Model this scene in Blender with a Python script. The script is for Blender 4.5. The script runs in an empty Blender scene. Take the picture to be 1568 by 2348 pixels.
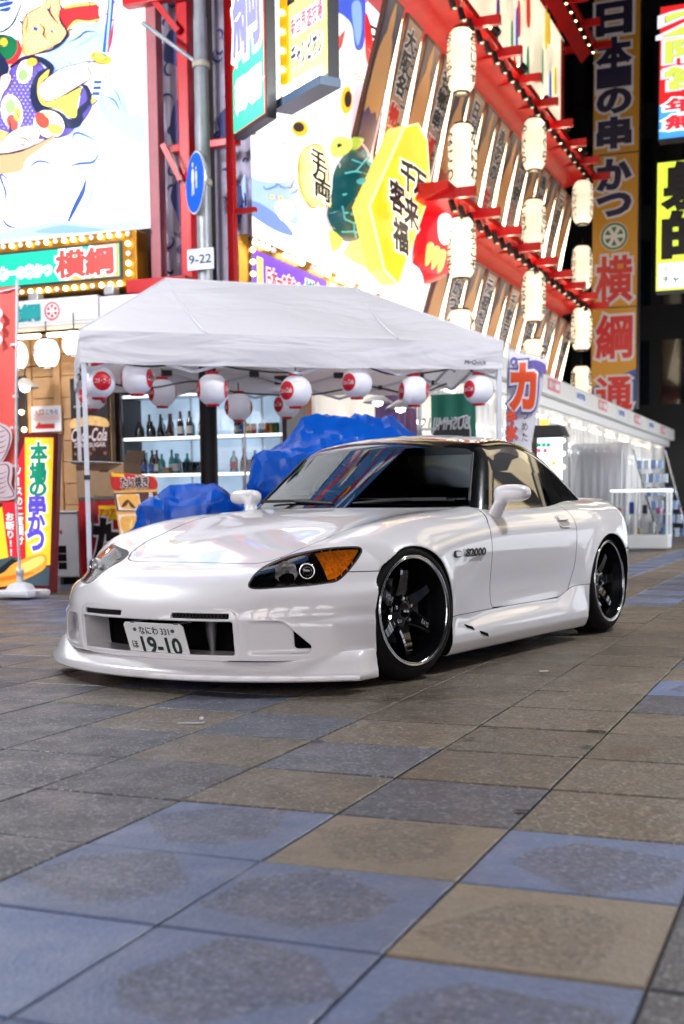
import bpy, bmesh, math, random
import numpy as np
from mathutils import Vector, Matrix

random.seed(7)
rng = np.random.default_rng(7)
scene = bpy.context.scene
COL = scene.collection
PI = math.pi

# ---------------------------------------------------------------- camera
CAM_H = 0.7626
PITCH, ROLL = 0.0956, -0.0105
FPX, CXP, CYP = 2855.0, 784.0, 1438.0          # focal length and principal point on a 1568 x 2347 picture
cam_data = bpy.data.cameras.new('camera')
cam = bpy.data.objects.new('camera', cam_data)
COL.objects.link(cam)
cam_data.sensor_fit = 'VERTICAL'
cam_data.sensor_height = 36.0
cam_data.sensor_width = 24.05
cam_data.lens = 36.0 * FPX / 2347.0
cam_data.shift_y = (CYP - 2347 / 2) / 2347.0
cam_data.clip_start, cam_data.clip_end = 0.05, 400
cam.location = (0, 0, CAM_H)
cam.rotation_euler = (Matrix.Rotation(PI / 2 - PITCH, 4, 'X') @ Matrix.Rotation(ROLL, 4, 'Z')).to_euler()
cam_data.dof.use_dof = True
cam_data.dof.focus_distance = 5.2
cam_data.dof.aperture_fstop = 3.2
scene.camera = cam

# ---------------------------------------------------------------- night sky, faint moonlight, exposure
world = bpy.data.worlds.new('World')
scene.world = world
world.use_nodes = True
wn = world.node_tree
sky = wn.nodes.new('ShaderNodeTexSky')
sky.sky_type = 'NISHITA'
sky.sun_disc = False
sky.sun_elevation = math.radians(2)
sky.sun_rotation = math.radians(200)
wn.links.new(sky.outputs[0], wn.nodes['Background'].inputs[0])
wn.nodes['Background'].inputs[1].default_value = 0.006
moon_data = bpy.data.lights.new('moonlight', 'SUN')
moon_data.energy = 0.02
moon_data.angle = math.radians(10)
moon_data.color = (0.8, 0.88, 1.0)
moon = bpy.data.objects.new('moonlight', moon_data)
COL.objects.link(moon)
moon.rotation_euler = (math.radians(40), 0, math.radians(200))
scene.view_settings.view_transform = 'Standard'
scene.view_settings.look = 'None'
scene.view_settings.exposure = 0.0
scene.view_settings.gamma = 1.0
scene.cycles.use_denoising = True
scene.cycles.max_bounces = 8
scene.cycles.diffuse_bounces = 3
scene.cycles.glossy_bounces = 4
scene.cycles.transparent_max_bounces = 12
scene.cycles.caustics_reflective = False
scene.cycles.caustics_refractive = False
scene.cycles.sample_clamp_indirect = 6.0

# ---------------------------------------------------------------- materials
def srgb(r, g, b):
    f = lambda c: (c / 255) / 12.92 if c / 255 <= 0.04045 else ((c / 255 + 0.055) / 1.055) ** 2.4
    return (f(r), f(g), f(b))

MATS = {}
def mat(name, color, rough=0.5, metal=0.0, coat=0.0, spec=0.5, noise=0.0, scale=8.0, bump=0.0, emis=0.0, emis_color=None, alpha=1.0, trans=0.0, noise2=None, coat_rough=0.03):
    """principled material; noise mottles the base colour, bump adds fine relief"""
    if name in MATS:
        return MATS[name]
    m = bpy.data.materials.new(name)
    m.use_nodes = True
    nt = m.node_tree
    p = nt.nodes['Principled BSDF']
    p.inputs['Base Color'].default_value = (*color, 1)
    p.inputs['Roughness'].default_value = rough
    p.inputs['Metallic'].default_value = metal
    p.inputs['Coat Weight'].default_value = coat
    p.inputs['Coat Roughness'].default_value = coat_rough
    p.inputs['Specular IOR Level'].default_value = spec
    p.inputs['Alpha'].default_value = alpha
    p.inputs['Transmission Weight'].default_value = trans
    if emis:
        p.inputs['Emission Color'].default_value = (*(emis_color or color), 1)
        p.inputs['Emission Strength'].default_value = emis
    if noise or bump:
        tc = nt.nodes.new('ShaderNodeTexCoord')
        nz = nt.nodes.new('ShaderNodeTexNoise')
        nz.inputs['Scale'].default_value = scale
        nz.inputs['Detail'].default_value = 6
        nz.inputs['Roughness'].default_value = 0.65
        nt.links.new(tc.outputs['Object'], nz.inputs['Vector'])
        if noise:
            mp = nt.nodes.new('ShaderNodeMapRange')
            mp.inputs['From Min'].default_value = 0.3
            mp.inputs['From Max'].default_value = 0.7
            mp.inputs['To Min'].default_value = 1 - noise
            mp.inputs['To Max'].default_value = 1 + noise
            nt.links.new(nz.outputs['Fac'], mp.inputs['Value'])
            mx = nt.nodes.new('ShaderNodeVectorMath')
            mx.operation = 'SCALE'
            mx.inputs[0].default_value = color
            nt.links.new(mp.outputs['Result'], mx.inputs['Scale'])
            nt.links.new(mx.outputs[0], p.inputs['Base Color'])
        if bump:
            bp = nt.nodes.new('ShaderNodeBump')
            bp.inputs['Strength'].default_value = bump
            bp.inputs['Distance'].default_value = 0.02
            nt.links.new(nz.outputs['Fac'], bp.inputs['Height'])
            nt.links.new(bp.outputs[0], p.inputs['Normal'])
    MATS[name] = m
    return m

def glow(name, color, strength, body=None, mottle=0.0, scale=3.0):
    """surface of something lit from inside (sign face, lantern, bulb) or given its light as glow"""
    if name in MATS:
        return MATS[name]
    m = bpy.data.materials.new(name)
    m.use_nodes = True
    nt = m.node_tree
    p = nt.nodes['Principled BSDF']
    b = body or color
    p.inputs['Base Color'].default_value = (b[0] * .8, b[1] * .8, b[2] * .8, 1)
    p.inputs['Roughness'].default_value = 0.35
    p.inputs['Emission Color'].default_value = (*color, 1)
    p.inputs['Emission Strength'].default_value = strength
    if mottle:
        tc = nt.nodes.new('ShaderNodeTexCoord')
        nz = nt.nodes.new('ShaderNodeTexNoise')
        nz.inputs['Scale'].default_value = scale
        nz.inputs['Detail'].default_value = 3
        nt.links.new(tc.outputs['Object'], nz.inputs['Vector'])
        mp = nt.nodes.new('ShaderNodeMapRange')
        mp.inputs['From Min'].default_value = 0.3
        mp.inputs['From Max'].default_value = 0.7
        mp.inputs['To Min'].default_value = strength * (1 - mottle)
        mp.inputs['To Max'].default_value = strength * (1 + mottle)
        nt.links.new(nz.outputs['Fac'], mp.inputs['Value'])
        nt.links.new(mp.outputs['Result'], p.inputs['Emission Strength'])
    MATS[name] = m
    return m

# ---------------------------------------------------------------- mesh helpers
class MB:
    """collects shapes, then links them as ONE mesh object"""
    def __init__(self):
        self.v, self.f, self.m, self.mats, self.s = [], [], [], [], []
    def mi(self, m):
        if m is None:
            return 0
        if m not in self.mats:
            self.mats.append(m)
        return self.mats.index(m)
    def add(self, verts, faces, m=None, smooth=False):
        o = len(self.v)
        self.v += [tuple(map(float, p)) for p in verts]
        k = self.mi(m)
        for f in faces:
            self.f.append([o + i for i in f])
            self.m.append(k)
            self.s.append(smooth)
        return self
    def box(self, lo, hi, m=None):
        x0, y0, z0 = lo
        x1, y1, z1 = hi
        v = [(x0, y0, z0), (x1, y0, z0), (x1, y1, z0), (x0, y1, z0), (x0, y0, z1), (x1, y0, z1), (x1, y1, z1), (x0, y1, z1)]
        return self.add(v, [(0, 3, 2, 1), (4, 5, 6, 7), (0, 1, 5, 4), (1, 2, 6, 5), (2, 3, 7, 6), (3, 0, 4, 7)], m)
    def bbox(self, lo, hi, b=0.01, m=None):
        """bevelled box"""
        bm = bmesh.new()
        bmesh.ops.create_cube(bm, size=1)
        c = [(lo[i] + hi[i]) / 2 for i in range(3)]
        d = [hi[i] - lo[i] for i in range(3)]
        for q in bm.verts:
            q.co = Vector((c[0] + q.co.x * d[0], c[1] + q.co.y * d[1], c[2] + q.co.z * d[2]))
        bmesh.ops.bevel(bm, geom=bm.edges[:], offset=min(b, min(map(abs, d)) * .45), segments=2, affect='EDGES', profile=.6)
        bm.verts.index_update()
        self.add([q.co for q in bm.verts], [[q.index for q in f.verts] for f in bm.faces], m, False)
        bm.free()
        return self
    def tube(self, pts, r, n=8, m=None, cap=True, smooth=True):
        pts = [Vector(p) for p in pts]
        rs = r if isinstance(r, (list, tuple)) else [r] * len(pts)
        t0 = (pts[1] - pts[0]).normalized()
        a = t0.orthogonal().normalized()
        rings = []
        for i, p in enumerate(pts):
            t = (pts[min(i + 1, len(pts) - 1)] - pts[max(i - 1, 0)]).normalized()
            a = (a - t * a.dot(t)).normalized()
            b = t.cross(a)
            rings.append([p + (a * math.cos(2 * PI * k / n) + b * math.sin(2 * PI * k / n)) * rs[i] for k in range(n)])
        vs = [q for rg in rings for q in rg]
        fs = [(i * n + k, i * n + (k + 1) % n, (i + 1) * n + (k + 1) % n, (i + 1) * n + k) for i in range(len(pts) - 1) for k in range(n)]
        self.add(vs, fs, m, smooth)
        if cap:
            self.add(rings[0], [list(range(n))[::-1]], m)
            self.add(rings[-1], [list(range(n))], m)
        return self
    def bar(self, a, b, w, h, m=None, up=(0, 0, 1)):
        """square bar from a to b"""
        a, b = Vector(a), Vector(b)
        t = (b - a).normalized()
        s = t.cross(Vector(up))
        if s.length < 1e-4:
            s = t.cross(Vector((1, 0, 0)))
        s.normalize()
        u = s.cross(t)
        v = [p + s * (w / 2 * i) + u * (h / 2 * j) for p in (a, b) for i, j in ((-1, -1), (1, -1), (1, 1), (-1, 1))]
        return self.add(v, [(0, 3, 2, 1), (4, 5, 6, 7), (0, 1, 5, 4), (1, 2, 6, 5), (2, 3, 7, 6), (3, 0, 4, 7)], m)
    def lathe(self, prof, n=24, m=None, axis='z', c=(0, 0, 0), smooth=True, closed=False):
        """prof: (radius, height) pairs"""
        vs = []
        for r, hh in prof:
            for k in range(n):
                a = 2 * PI * k / n
                p = (r * math.cos(a), r * math.sin(a), hh) if axis == 'z' else (r * math.cos(a), hh, r * math.sin(a))
                vs.append((p[0] + c[0], p[1] + c[1], p[2] + c[2]))
        L = len(prof)
        fs = [(i * n + k, i * n + (k + 1) % n, (i + 1) * n + (k + 1) % n, (i + 1) * n + k) for i in range(L - 1) for k in range(n)]
        return self.add(vs, fs, m, smooth)
    def prism(self, poly, fr, thick, m=None, m_side=None):
        """poly: 2-D outline in frame fr=(origin, ex, ey, en); extruded by thick along en"""
        o, ex, ey, en = [Vector(q) for q in fr]
        n = len(poly)
        a = [o + ex * p[0] + ey * p[1] for p in poly]
        b = [q + en * thick for q in a]
        self.add(b, [list(range(n))], m)
        self.add(a, [list(range(n))[::-1]], m_side or m)
        self.add(a + b, [(i, (i + 1) % n, n + (i + 1) % n, n + i) for i in range(n)], m_side or m)
        return self
    def build(self, name, m=None, parent=None, loc=None, rot=None):
        me = bpy.data.meshes.new(name)
        me.from_pydata(self.v, [], self.f)
        mats = self.mats or ([m] if m else [])
        for q in mats:
            me.materials.append(q)
        if self.mats:
            me.polygons.foreach_set('material_index', self.m)
        me.polygons.foreach_set('use_smooth', self.s)
        me.validate()
        me.update()
        o = bpy.data.objects.new(name, me)
        COL.objects.link(o)
        if parent is not None:
            o.parent = parent
        if loc is not None:
            o.location = loc
        if rot is not None:
            o.rotation_euler = rot
        return o

def tag(o, label=None, cat=None, group=None, kind=None):
    if label:
        o['label'] = label
    if cat:
        o['category'] = cat
    if group:
        o['group'] = group
    if kind:
        o['kind'] = kind
    return o

def thing(name, label, cat, loc=(0, 0, 0), rz=0.0, group=None):
    o = bpy.data.objects.new(name, None)
    o.empty_display_size = 0.2
    COL.objects.link(o)
    o.location = loc
    o.rotation_euler = (0, 0, rz)
    return tag(o, label, cat, group)

def copy_tree(o, parent=None):
    c = o.copy()
    COL.objects.link(c)
    c.parent = parent
    for ch in o.children:
        copy_tree(ch, c)
    return c

def spline_closed(pts, sub=6):
    """smooth closed curve through 2-D points"""
    P = np.array(pts, float)
    n = len(P)
    out = []
    for i in range(n):
        p0, p1, p2, p3 = P[i - 1], P[i], P[(i + 1) % n], P[(i + 2) % n]
        for k in range(sub):
            t = k / sub
            out.append(.5 * ((2 * p1) + (p2 - p0) * t + (2 * p0 - 5 * p1 + 4 * p2 - p3) * t * t + (3 * p1 - p0 - 3 * p2 + p3) * t ** 3))
    return [tuple(q) for q in out]

def spline_open(pts, sub=6):
    P = np.array(pts, float)
    P = np.vstack([2 * P[0] - P[1], P, 2 * P[-1] - P[-2]])
    out = []
    for i in range(1, len(P) - 2):
        p0, p1, p2, p3 = P[i - 1], P[i], P[i + 1], P[i + 2]
        for k in range(sub):
            t = k / sub
            out.append(.5 * ((2 * p1) + (p2 - p0) * t + (2 * p0 - 5 * p1 + 4 * p2 - p3) * t * t + (3 * p1 - p0 - 3 * p2 + p3) * t ** 3))
    out.append(P[-2])
    return [tuple(q) for q in out]

def cspline(xs, ys, n=1500):
    """natural cubic spline sampled finely; returns f(array)"""
    xs, ys = np.array(xs, float), np.array(ys, float)
    o = np.argsort(xs)
    xs, ys = xs[o], ys[o]
    k = len(xs)
    h = np.diff(xs)
    A = np.eye(k)
    r = np.zeros(k)
    for i in range(1, k - 1):
        A[i, i - 1:i + 2] = h[i - 1], 2 * (h[i - 1] + h[i]), h[i]
        r[i] = 6 * ((ys[i + 1] - ys[i]) / h[i] - (ys[i] - ys[i - 1]) / h[i - 1])
    M = np.linalg.solve(A, r)
    X = np.linspace(xs[0], xs[-1], n)
    j = np.clip(np.searchsorted(xs, X) - 1, 0, k - 2)
    a, b = (xs[j + 1] - X), (X - xs[j])
    Y = (M[j] * a ** 3 + M[j + 1] * b ** 3) / (6 * h[j]) + (ys[j] / h[j] - M[j] * h[j] / 6) * a + (ys[j + 1] / h[j] - M[j + 1] * h[j] / 6) * b
    return lambda q: np.interp(q, X, Y)

# street frame: u runs along the shop fronts, v runs down the street
YAW = 0.38
UD = Vector((math.cos(YAW), -math.sin(YAW), 0))
VD = Vector((math.sin(YAW), math.cos(YAW), 0))
ZD = Vector((0, 0, 1))
def S(u, v, z=0.0):
    return UD * u + VD * v + ZD * z
def view_ray(x, y):
    u, v = x - CXP, y - CYP
    c, s = math.cos(-ROLL), math.sin(-ROLL)
    u, v = u * c - v * s, u * s + v * c
    a, b = u / FPX, -v / FPX
    return Vector((a, math.cos(PITCH) + b * math.sin(PITCH), -math.sin(PITCH) + b * math.cos(PITCH)))
def hit(x, y, n, c):
    """point of the world plane n.p=c that the photograph shows at x, y"""
    o = Vector((0, 0, CAM_H))
    r = view_ray(x, y)
    return o + r * ((c - o.dot(n)) / r.dot(n))
def atU(x, y, u):
    p = hit(x, y, UD, u)
    return p.dot(VD), p.z
def atV(x, y, v):
    p = hit(x, y, VD, v)
    return p.dot(UD), p.z
# ---------------------------------------------------------------- lettering
_glyph = {}
def glyphs(s, bold=0.0, res=3):
    """verts (n x 3) and faces of a line of text, em height about 1"""
    key = (s, bold, res)
    if key in _glyph:
        return _glyph[key]
    c = bpy.data.curves.new('lettering', 'FONT')
    c.body = s
    c.size = 1
    c.resolution_u = res
    c.bevel_depth = bold
    c.bevel_resolution = 0
    o = bpy.data.objects.new('lettering', c)
    COL.objects.link(o)
    dg = bpy.context.evaluated_depsgraph_get()
    me = bpy.data.meshes.new_from_object(o.evaluated_get(dg))
    V = np.array([v.co[:] for v in me.vertices]).reshape(-1, 3)
    F = [list(p.vertices) for p in me.polygons]
    bpy.data.objects.remove(o)
    bpy.data.curves.remove(c)
    bpy.data.meshes.remove(me)
    _glyph[key] = (V, F)
    return V, F

def lettering(s, fr, w, h, m, parent, bold=.02, vertical=False, edge=None, edge_w=.06, lift=.004, thick=.003, name='lettering', slant=0.0, mirror=False):
    """text filling a w x h box centred on the frame fr=(origin, ex, ey, en); edge = material of an outline"""
    o, ex, ey, en = [Vector(q) for q in fr]
    mb = MB()
    def put(bd, mt, lf):
        cells = []
        if vertical:
            n = len(s)
            ch = h / n
            for i, q in enumerate(s):
                if q == ' ':
                    continue
                V, F = glyphs(q, bd)
                if not len(V):
                    continue
                V0, _ = glyphs(q, 0.0)
                cx_, cy_ = (V0[:, 0].min() + V0[:, 0].max()) / 2, (V0[:, 1].min() + V0[:, 1].max()) / 2
                X = (V[:, 0] - cx_) * w
                Y = (V[:, 1] - cy_) * ch * .98 + h / 2 - ch * (i + .5)
                if q in 'ー-':
                    X, Y = (V[:, 1] - cy_) * w, -(V[:, 0] - cx_) * ch + h / 2 - ch * (i + .5)
                cells.append((X, Y, V[:, 2], F))
        else:
            V, F = glyphs(s, bd)
            V0, _ = glyphs(s, 0.0)
            lo, hi = V0.min(0), V0.max(0)
            X = (V[:, 0] - (lo[0] + hi[0]) / 2) / (hi[0] - lo[0]) * w
            Y = (V[:, 1] - (lo[1] + hi[1]) / 2) / (hi[1] - lo[1]) * h
            cells.append((X, Y, V[:, 2], F))
        for X, Y, Z, F in cells:
            X = X + slant * Y
            if mirror:
                X = -X
            zz = Z / max(bd, 1e-6) * thick * .5 if bd else Z * 0
            mb.add([o + ex * float(a) + ey * float(b) + en * (lf + float(c)) for a, b, c in zip(X, Y, zz)], F, mt)
    if edge is not None:
        put(bold + edge_w, edge, lift)
    put(bold, m, lift + thick * 1.2)
    return mb.build(name, None, parent)

def pdist(poly, A, B):
    """signed distance (negative inside) of points (A, B) to a closed 2-D polygon"""
    P = np.array(poly, float)
    best = np.full(len(A), 1e9)
    inside = np.zeros(len(A), bool)
    for i in range(len(P)):
        p, q = P[i], P[(i + 1) % len(P)]
        e = q - p
        t = np.clip(((A - p[0]) * e[0] + (B - p[1]) * e[1]) / max(e @ e, 1e-12), 0, 1)
        best = np.minimum(best, (A - p[0] - t * e[0]) ** 2 + (B - p[1] - t * e[1]) ** 2)
        c = ((p[1] > B) != (q[1] > B)) & (A < e[0] * (B - p[1]) / (e[1] if e[1] else 1e-12) + p[0])
        inside ^= c
    return np.where(inside, -1, 1) * np.sqrt(best)
# ================================================================ street frame things
class SB(MB):
    """mesh builder in street coordinates (u, v, z), stored relative to a thing's base"""
    def __init__(self, base=(0, 0, 0)):
        super().__init__()
        self.b = base
    def add(self, verts, faces, m=None, smooth=False):
        b = self.b
        return super().add([(p[0] - b[0], p[1] - b[1], p[2] - b[2]) for p in verts], faces, m, smooth)

class ST:
    """a thing standing at street point (u, v, z)"""
    def __init__(self, name, label, cat, u, v, z=0.0, group=None, kind=None):
        self.b = (u, v, z)
        self.o = thing(name, label, cat, S(u, v, z), -YAW, group)
        if kind:
            self.o['kind'] = kind
    def mb(self):
        return SB(self.b)
    def fr(self, o, ex, ey, en):
        return (Vector(o) - Vector(self.b), Vector(ex), Vector(ey), Vector(en))
EV, EU, EZ = Vector((0, 1, 0)), Vector((1, 0, 0)), Vector((0, 0, 1))
def frV(t, u, v, z):
    """frame on a wall facing the viewer (normal -v)"""
    return t.fr((u, v, z), EU, EZ, -EV)
def frU(t, u, v, z):
    """frame on a wall facing the street (normal +u)"""
    return t.fr((u, v, z), EV, EZ, EU)
def solo(mb, name, label, cat, group=None, m=None):
    """a street thing that is one mesh"""
    o = mb.build(name, m)
    o.location = S(*mb.b)
    o.rotation_euler = (0, 0, -YAW)
    return tag(o, label, cat, group)

def ribbon(pts, w):
    """outline of a brush stroke through 2-D points, thin at both ends"""
    P = np.array(spline_open(pts, 5))
    d = np.gradient(P, axis=0)
    n = np.stack([-d[:, 1], d[:, 0]], 1) / np.maximum(np.linalg.norm(d, axis=1, keepdims=True), 1e-9)
    t = np.linspace(0, 1, len(P))
    ww = (w / 2 * np.minimum(1, .25 + 2.2 * np.minimum(t, 1 - t)))[:, None]
    return P + n * ww, P - n * ww

def art(t, plane, c, shapes, conv, name='artwork', lift=.006, outlined=(), ink=None):
    """flat print: shapes = (material, kind, pixel points ...) laid on a wall plane"""
    mb = t.mb()
    for k, sh in enumerate(shapes):
        m, kind, pts = sh[0], sh[1], [conv(*q) for q in sh[2]]
        L_ = lift * (k + 1) * .35 + .004
        def to3(q):
            if plane == 'v':
                a, z = atV(q[0], q[1], c)
                return (a, c - L_, z)
            a, z = atU(q[0], q[1], c)
            return (c + L_, a, z)
        if kind == 'line':
            A, B = ribbon(pts, sh[3] * 1.7)
            n = len(A)
            mb.add([to3(q) for q in A] + [to3(q) for q in B], [(i, i + 1, n + i + 1, n + i) for i in range(n - 1)], m)
        elif kind == 'dots':
            r, sp = sh[3], sh[4]
            P = np.array(pts)
            lo, hi = P.min(0), P.max(0)
            row = 0
            yy = lo[1]
            while yy < hi[1]:
                xx = lo[0] + (row % 2) * sp / 2
                while xx < hi[0]:
                    if pdist(pts, np.array([xx]), np.array([yy]))[0] < -r * 1.3:
                        mb.add([to3((xx + r * math.cos(a), yy + r * math.sin(a))) for a in np.linspace(0, 2 * PI, 7)[:-1]], [tuple(range(6))], m)
                    xx += sp
                yy += sp * .8
                row += 1
        else:
            if kind == 'blob':
                pts = spline_closed(pts, 4)
            if kind == 'ell':
                (cx_, cy_), (rx, ry), (ang, _) = [tuple(q) for q in (conv(*sh[2][0]), sh[2][1], sh[2][2])]
                ca_, sa_ = math.cos(ang), math.sin(ang)
                pts = [(cx_ + rx * math.cos(a) * ca_ - ry * math.sin(a) * sa_, cy_ + rx * math.cos(a) * sa_ + ry * math.sin(a) * ca_) for a in np.linspace(0, 2 * PI, 25)[:-1]]
            mb.add([to3(q) for q in pts], [tuple(range(len(pts)))], m)
            if m in outlined:            # brushed contour round the shape
                Q = np.array(pts)
                d = np.roll(Q, -1, 0) - np.roll(Q, 1, 0)
                nn = np.stack([-d[:, 1], d[:, 0]], 1) / np.maximum(np.linalg.norm(d, axis=1, keepdims=True), 1e-9)
                ww = (.9 + .5 * np.sin(np.arange(len(Q)) * .7))[:, None]
                L_ += .001
                A, B = Q + nn * ww, Q - nn * ww
                n = len(Q)
                mb.add([to3(q) for q in A] + [to3(q) for q in B], [(i, (i + 1) % n, n + (i + 1) % n, n + i) for i in range(n)], ink)
    o = mb.build(name, None, t.o)
    o['kind'] = 'stuff'
    return o

# ================================================================ pavement
PITCH_T = .4445
PU0, PV0 = -1.1534, 1.948
def paver_mat(name, base, fleck, wear=None, rough=.50):
    K_ = .60
    base, fleck = tuple(c * K_ for c in base), tuple(c * K_ for c in fleck)
    wear = tuple(c * K_ for c in wear) if wear else None
    m = bpy.data.materials.new(name)
    m.use_nodes = True
    nt = m.node_tree
    N_, L_ = nt.nodes, nt.links
    p = N_['Principled BSDF']
    geo = N_.new('ShaderNodeNewGeometry')
    oi = N_.new('ShaderNodeObjectInfo')
    def noise(scale, det, ro=.6):
        n = N_.new('ShaderNodeTexNoise')
        n.inputs['Scale'].default_value = scale
        n.inputs['Detail'].default_value = det
        n.inputs['Roughness'].default_value = ro
        L_.new(geo.outputs['Position'], n.inputs['Vector'])
        return n
    def ramp(src, a, b, ca, cb):
        r = N_.new('ShaderNodeMapRange')
        r.inputs['From Min'].default_value, r.inputs['From Max'].default_value = a, b
        r.inputs['To Min'].default_value, r.inputs['To Max'].default_value = ca, cb
        r.clamp = True
        L_.new(src, r.inputs['Value'])
        return r.outputs['Result']
    def mix(a, b, f):
        x_ = N_.new('ShaderNodeMix')
        x_.data_type = 'RGBA'
        for s_, q in ((6, a), (7, b)):
            if hasattr(q, 'is_linked'):
                L_.new(q, x_.inputs[s_])
            else:
                x_.inputs[s_].default_value = (*q, 1)
        if hasattr(f, 'is_linked'):
            L_.new(f, x_.inputs[0])
        else:
            x_.inputs[0].default_value = f
        return x_.outputs[2]
    vor = N_.new('ShaderNodeTexVoronoi')
    vor.inputs['Scale'].default_value = 115
    L_.new(geo.outputs['Position'], vor.inputs['Vector'])
    sep = N_.new('ShaderNodeSeparateColor')
    L_.new(vor.outputs['Color'], sep.inputs[0])
    col = mix(base, tuple(c * .55 for c in base), ramp(noise(60, 5).outputs['Fac'], .42, .62, 0, .8))
    col = mix(col, fleck, ramp(sep.outputs[0], .80, .90, 0, .8))
    col = mix(col, tuple(c * .28 for c in base), ramp(sep.outputs[1], .80, .88, 0, .75))
    if wear is not None:
        # colour coat worn through in the middle of each slab, left in angular patches at the corners
        tc = N_.new('ShaderNodeTexCoord')
        vr = N_.new('ShaderNodeVectorRotate')
        vr.rotation_type = 'Z_AXIS'
        L_.new(tc.outputs['Object'], vr.inputs['Vector'])
        L_.new(ramp(oi.outputs['Random'], 0, 1, 0, 6.28), vr.inputs['Angle'])
        sx_ = N_.new('ShaderNodeSeparateXYZ')
        L_.new(vr.outputs[0], sx_.inputs[0])
        def mth(op, a, b=None):
            q = N_.new('ShaderNodeMath')
            q.operation = op
            for s_, v_ in ((0, a), (1, b)):
                if v_ is None:
                    continue
                if hasattr(v_, 'is_linked'):
                    L_.new(v_, q.inputs[s_])
                else:
                    q.inputs[s_].default_value = v_
            return q.outputs[0]
        e1 = mth('ADD', mth('MULTIPLY', mth('ABSOLUTE', mth('ADD', sx_.outputs[0], .03)), 1.0), mth('MULTIPLY', mth('ABSOLUTE', sx_.outputs[1]), .35))
        e2 = mth('ADD', mth('MULTIPLY', mth('ABSOLUTE', sx_.outputs[1]), 1.25), mth('MULTIPLY', sx_.outputs[0], .3))
        md = mth('ADD', mth('MAXIMUM', e1, e2), mth('MULTIPLY', noise(14, 4).outputs['Fac'], .02))
        col = mix(col, wear, ramp(md, .185, .197, .05, .68))
    # stains and per-slab tone
    col = mix(col, tuple(c * .35 for c in base), ramp(noise(2.3, 8, .75).outputs['Fac'], .52, .75, 0, .38))
    tone = ramp(oi.outputs['Random'], 0, 1, .80, 1.18)
    vm = N_.new('ShaderNodeVectorMath')
    vm.operation = 'SCALE'
    L_.new(col, vm.inputs[0])
    L_.new(tone, vm.inputs['Scale'])
    L_.new(vm.outputs[0], p.inputs['Base Color'])
    L_.new(ramp(noise(5, 5).outputs['Fac'], .35, .65, rough - .16, rough + .12), p.inputs['Roughness'])
    bp = N_.new('ShaderNodeBump')
    bp.inputs['Strength'].default_value = .35
    bp.inputs['Distance'].default_value = .004
    L_.new(vor.outputs['Distance'], bp.inputs['Height'])
    L_.new(bp.outputs[0], p.inputs['Normal'])
    return m
PAV = {
    'blue': paver_mat('blue paver', (.145, .178, .305), (.32, .37, .50), wear=(.185, .275, .52)),
    'slate': paver_mat('slate blue paver', (.115, .128, .175), (.36, .39, .46)),
    'tan': paver_mat('tan paver', (.200, .158, .112), (.46, .39, .30)),
    'sand': paver_mat('sand paver', (.27, .215, .155), (.42, .36, .28), wear=(.36, .285, .20)),
    'grey': paver_mat('dark grey paver', (.082, .083, .098), (.34, .35, .40)),
}
def paver_kind(i, j):
    s = i + j
    if i <= -2 and s <= 0:
        return 'grey'
    if i >= 2 and j <= 0:
        return 'grey'
    if s <= 0:
        return 'blue'
    if s == 1:
        return 'sand' if i >= -0 else 'tan'
    if s == 2:
        return 'blue' if i >= 1 else 'slate'
    if i <= -5:
        return ('tan', 'slate', 'slate')[(i + 2 * j) % 3] if i > -9 else ('tan', 'blue')[(i + j) % 2]
    if i >= 1 and s >= 7:
        return ('blue', 'tan', 'slate')[(i * 2 + j) % 3]
    if s >= 16:
        return ('tan', 'slate', 'tan', 'blue')[(i + 2 * j) % 4]
    return 'tan'

mb = MB()
mb.add([(-60, -40, -.012), (60, -40, -.012), (60, 90, -.012), (-60, 90, -.012)], [(0, 1, 2, 3)])
pavement = tag(mb.build('pavement', mat('dark jointing sand', (.022, .020, .019), rough=.85, noise=.4, scale=30)), kind='structure')
def paver_mesh(name):
    h, g, b = PITCH_T / 2, .0032, .0035
    mb = MB()
    ring = lambda d, z: [(-h + d, -h + d, z), (h - d, -h + d, z), (h - d, h - d, z), (-h + d, h - d, z)]
    vs = ring(g, -.014) + ring(g, -b * .7) + ring(g + b, 0)
    fs = [(8, 9, 10, 11)] + [(r * 4 + k, r * 4 + (k + 1) % 4, (r + 1) * 4 + (k + 1) % 4, (r + 1) * 4 + k) for r in (0, 1) for k in range(4)]
    mb.add(vs, fs)
    return mb
cells = []
cam_inv = cam.matrix_basis.inverted()
for i in range(-60, 60):
    for j in range(-4, 75):
        c_ = S(PU0 + (i + .5) * PITCH_T, PV0 + (j + .5) * PITCH_T)
        d_ = c_.y
        if d_ < .8:
            if not (d_ > -4 and abs(c_.x) < 5):
                continue
            cells.append((-1, i, j))
            continue
        px_ = c_.x / d_
        inview = abs(px_) < .275 + .35 / d_ and d_ > 1.3
        if inview and d_ < 34:
            cells.append((1 / d_ ** 2 if abs(px_) < .30 else 0, i, j))
        elif d_ < 14 and abs(c_.x) < 9:
            cells.append((-1, i, j))
cells.sort(key=lambda q: -q[0])
data_of = {}
rest = {k: MB() for k in PAV}
n_single = 0
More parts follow.
